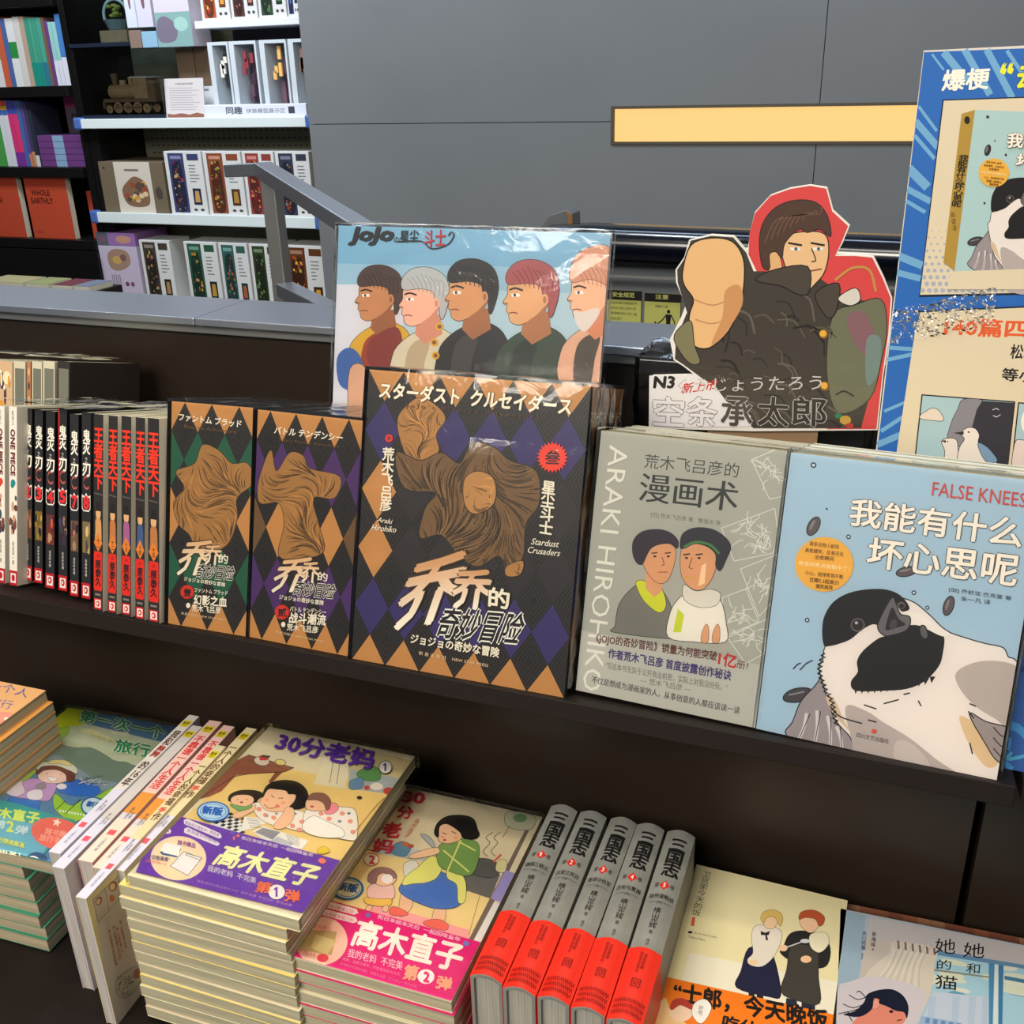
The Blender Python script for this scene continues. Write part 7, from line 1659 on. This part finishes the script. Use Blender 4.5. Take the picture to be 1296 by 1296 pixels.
p.blob([(120, 1000), (160, 860), (260, 770), (300, 700), (400, 700), (520, 780), (500, 860), (460, 900), (380, 1000)], (214, 130, 110)); p.blob([(280, 760), (300, 715), (330, 725), (330, 760), (300, 780)], (222, 150, 130), K, 1.4)
p.blob([(250, 680), (330, 650), (420, 648), (490, 690), (525, 760), (515, 840), (495, 800), (440, 790), (380, 760), (330, 740), (330, 715), (295, 710), (280, 780), (200, 830), (90, 815), (170, 790), (230, 730)], (20, 26, 46), None)
for q in ([(260, 690), (190, 715), (130, 685)], [(240, 700), (200, 660), (180, 668)], [(250, 760), (150, 790), (60, 810)], [(240, 740), (160, 770), (90, 745)], [(230, 790), (160, 830), (120, 800), (150, 860)]): p.line(q, 6, (20, 26, 46))
p.ell((410, 795), 14, 10, (40, 30, 34)); p.line([(450, 855), (480, 850)], 6, K, raw=True)
p.text('她', (700, 408), (836, 414), (706, 306), (24, 24, 26), bold=-.005); p.text('她', (888, 432), (1028, 442), (896, 334), (24, 24, 26), bold=-.005); p.text('的', (712, 512), (808, 518), (716, 448), (24, 24, 26)); p.text('和', (906, 540), (998, 544), (912, 474), (24, 24, 26)); p.text('猫', (698, 640), (846, 656), (706, 548), (24, 24, 26), bold=-.005)
p.text('新\n海\n诚', (270, 360), (300, 366), (284, 262), (60, 60, 66)); p.text('永\n川\n成\n基', (208, 380), (238, 386), (218, 256), (60, 60, 66)); p.text('著', (280, 388), (294, 390), (281, 374), (60, 60, 66)); p.text('绘\n译', (206, 450), (218, 452), (212, 404), (60, 60, 66))
p.build(t)
for k in range(1, 6):
    Mk = Matrix.Translation((0, 0, -k*(bt+.0004))) @ Mc @ Matrix.Translation((.006, 0, .021 if k == 1 else .002))
    if Mk.translation.z-bt < ZT-.27: break
    q = thing('paperback_book', 'book with brown brick patterned edge, %s from the top under the girl and curtains one' % ['second', 'third', 'fourth', 'fifth', 'sixth'][k-1], 'book', Mk, 'books stacked under the girl and curtains one')
    book_parts(q, w_, h, bt, plain((130, 84, 66), .4) if k == 1 else plain((176, 188, 196), .4))
    if k == 1:
        s = Print(Mk @ Vector((0, 0, 0)), Mk.to_3x3() @ Vector((1, 0, 0)), Mk.to_3x3() @ Vector((0, 0, 1)), w_, h, Mk.inverted()); s.fill((120, 78, 60))
        for i in range(14): s.poly([(i*.075, .96), (i*.075+.07, .96), (i*.075+.07, 1), (i*.075, 1)], rr.choice([(140, 84, 60), (120, 70, 56), (150, 106, 80)]))
        s.build(q)
# ---- stack on the bottom tier, lower left corner
z7 = -46; w_, h, bt = .14, .2, .014
for k in range(5):
    P = hz((46, 1286), z7*CM); Mk = Matrix.Translation(P-Vector((0, 0, k*(bt+.0004)))) @ Matrix.Rotation(-.04, 4, 'Z') @ Matrix.Rotation(-math.pi/2, 4, 'X') @ Matrix.Translation((-w_-.002*k, 0, -h))
    if Mk.translation.z-bt < ZT-.54: break
    t = thing('paperback_book', ['pink covered book on the bottom tier in the lower left corner', 'book second from top of the lower left corner stack'][min(k, 1)] if k < 2 else 'book %s from top of the lower left corner stack' % ['third', 'fourth', 'fifth'][k-2], 'book', Mk, None if k == 0 else 'books under the pink one in the lower left corner')
    book_parts(t, w_, h, bt, plain((214, 150, 156) if k == 0 else (206, 196, 160), .4))
for k in range(6):
    P = hz((8, 1236), -38*CM); Mk = Matrix.Translation(P-Vector((0, 0, k*(bt+.0004)))) @ Matrix.Rotation(-.06, 4, 'Z') @ Matrix.Rotation(-math.pi/2, 4, 'X') @ Matrix.Translation((-w_-.001*k, 0, -.12))
    if Mk.translation.z-bt < ZT-.54: break
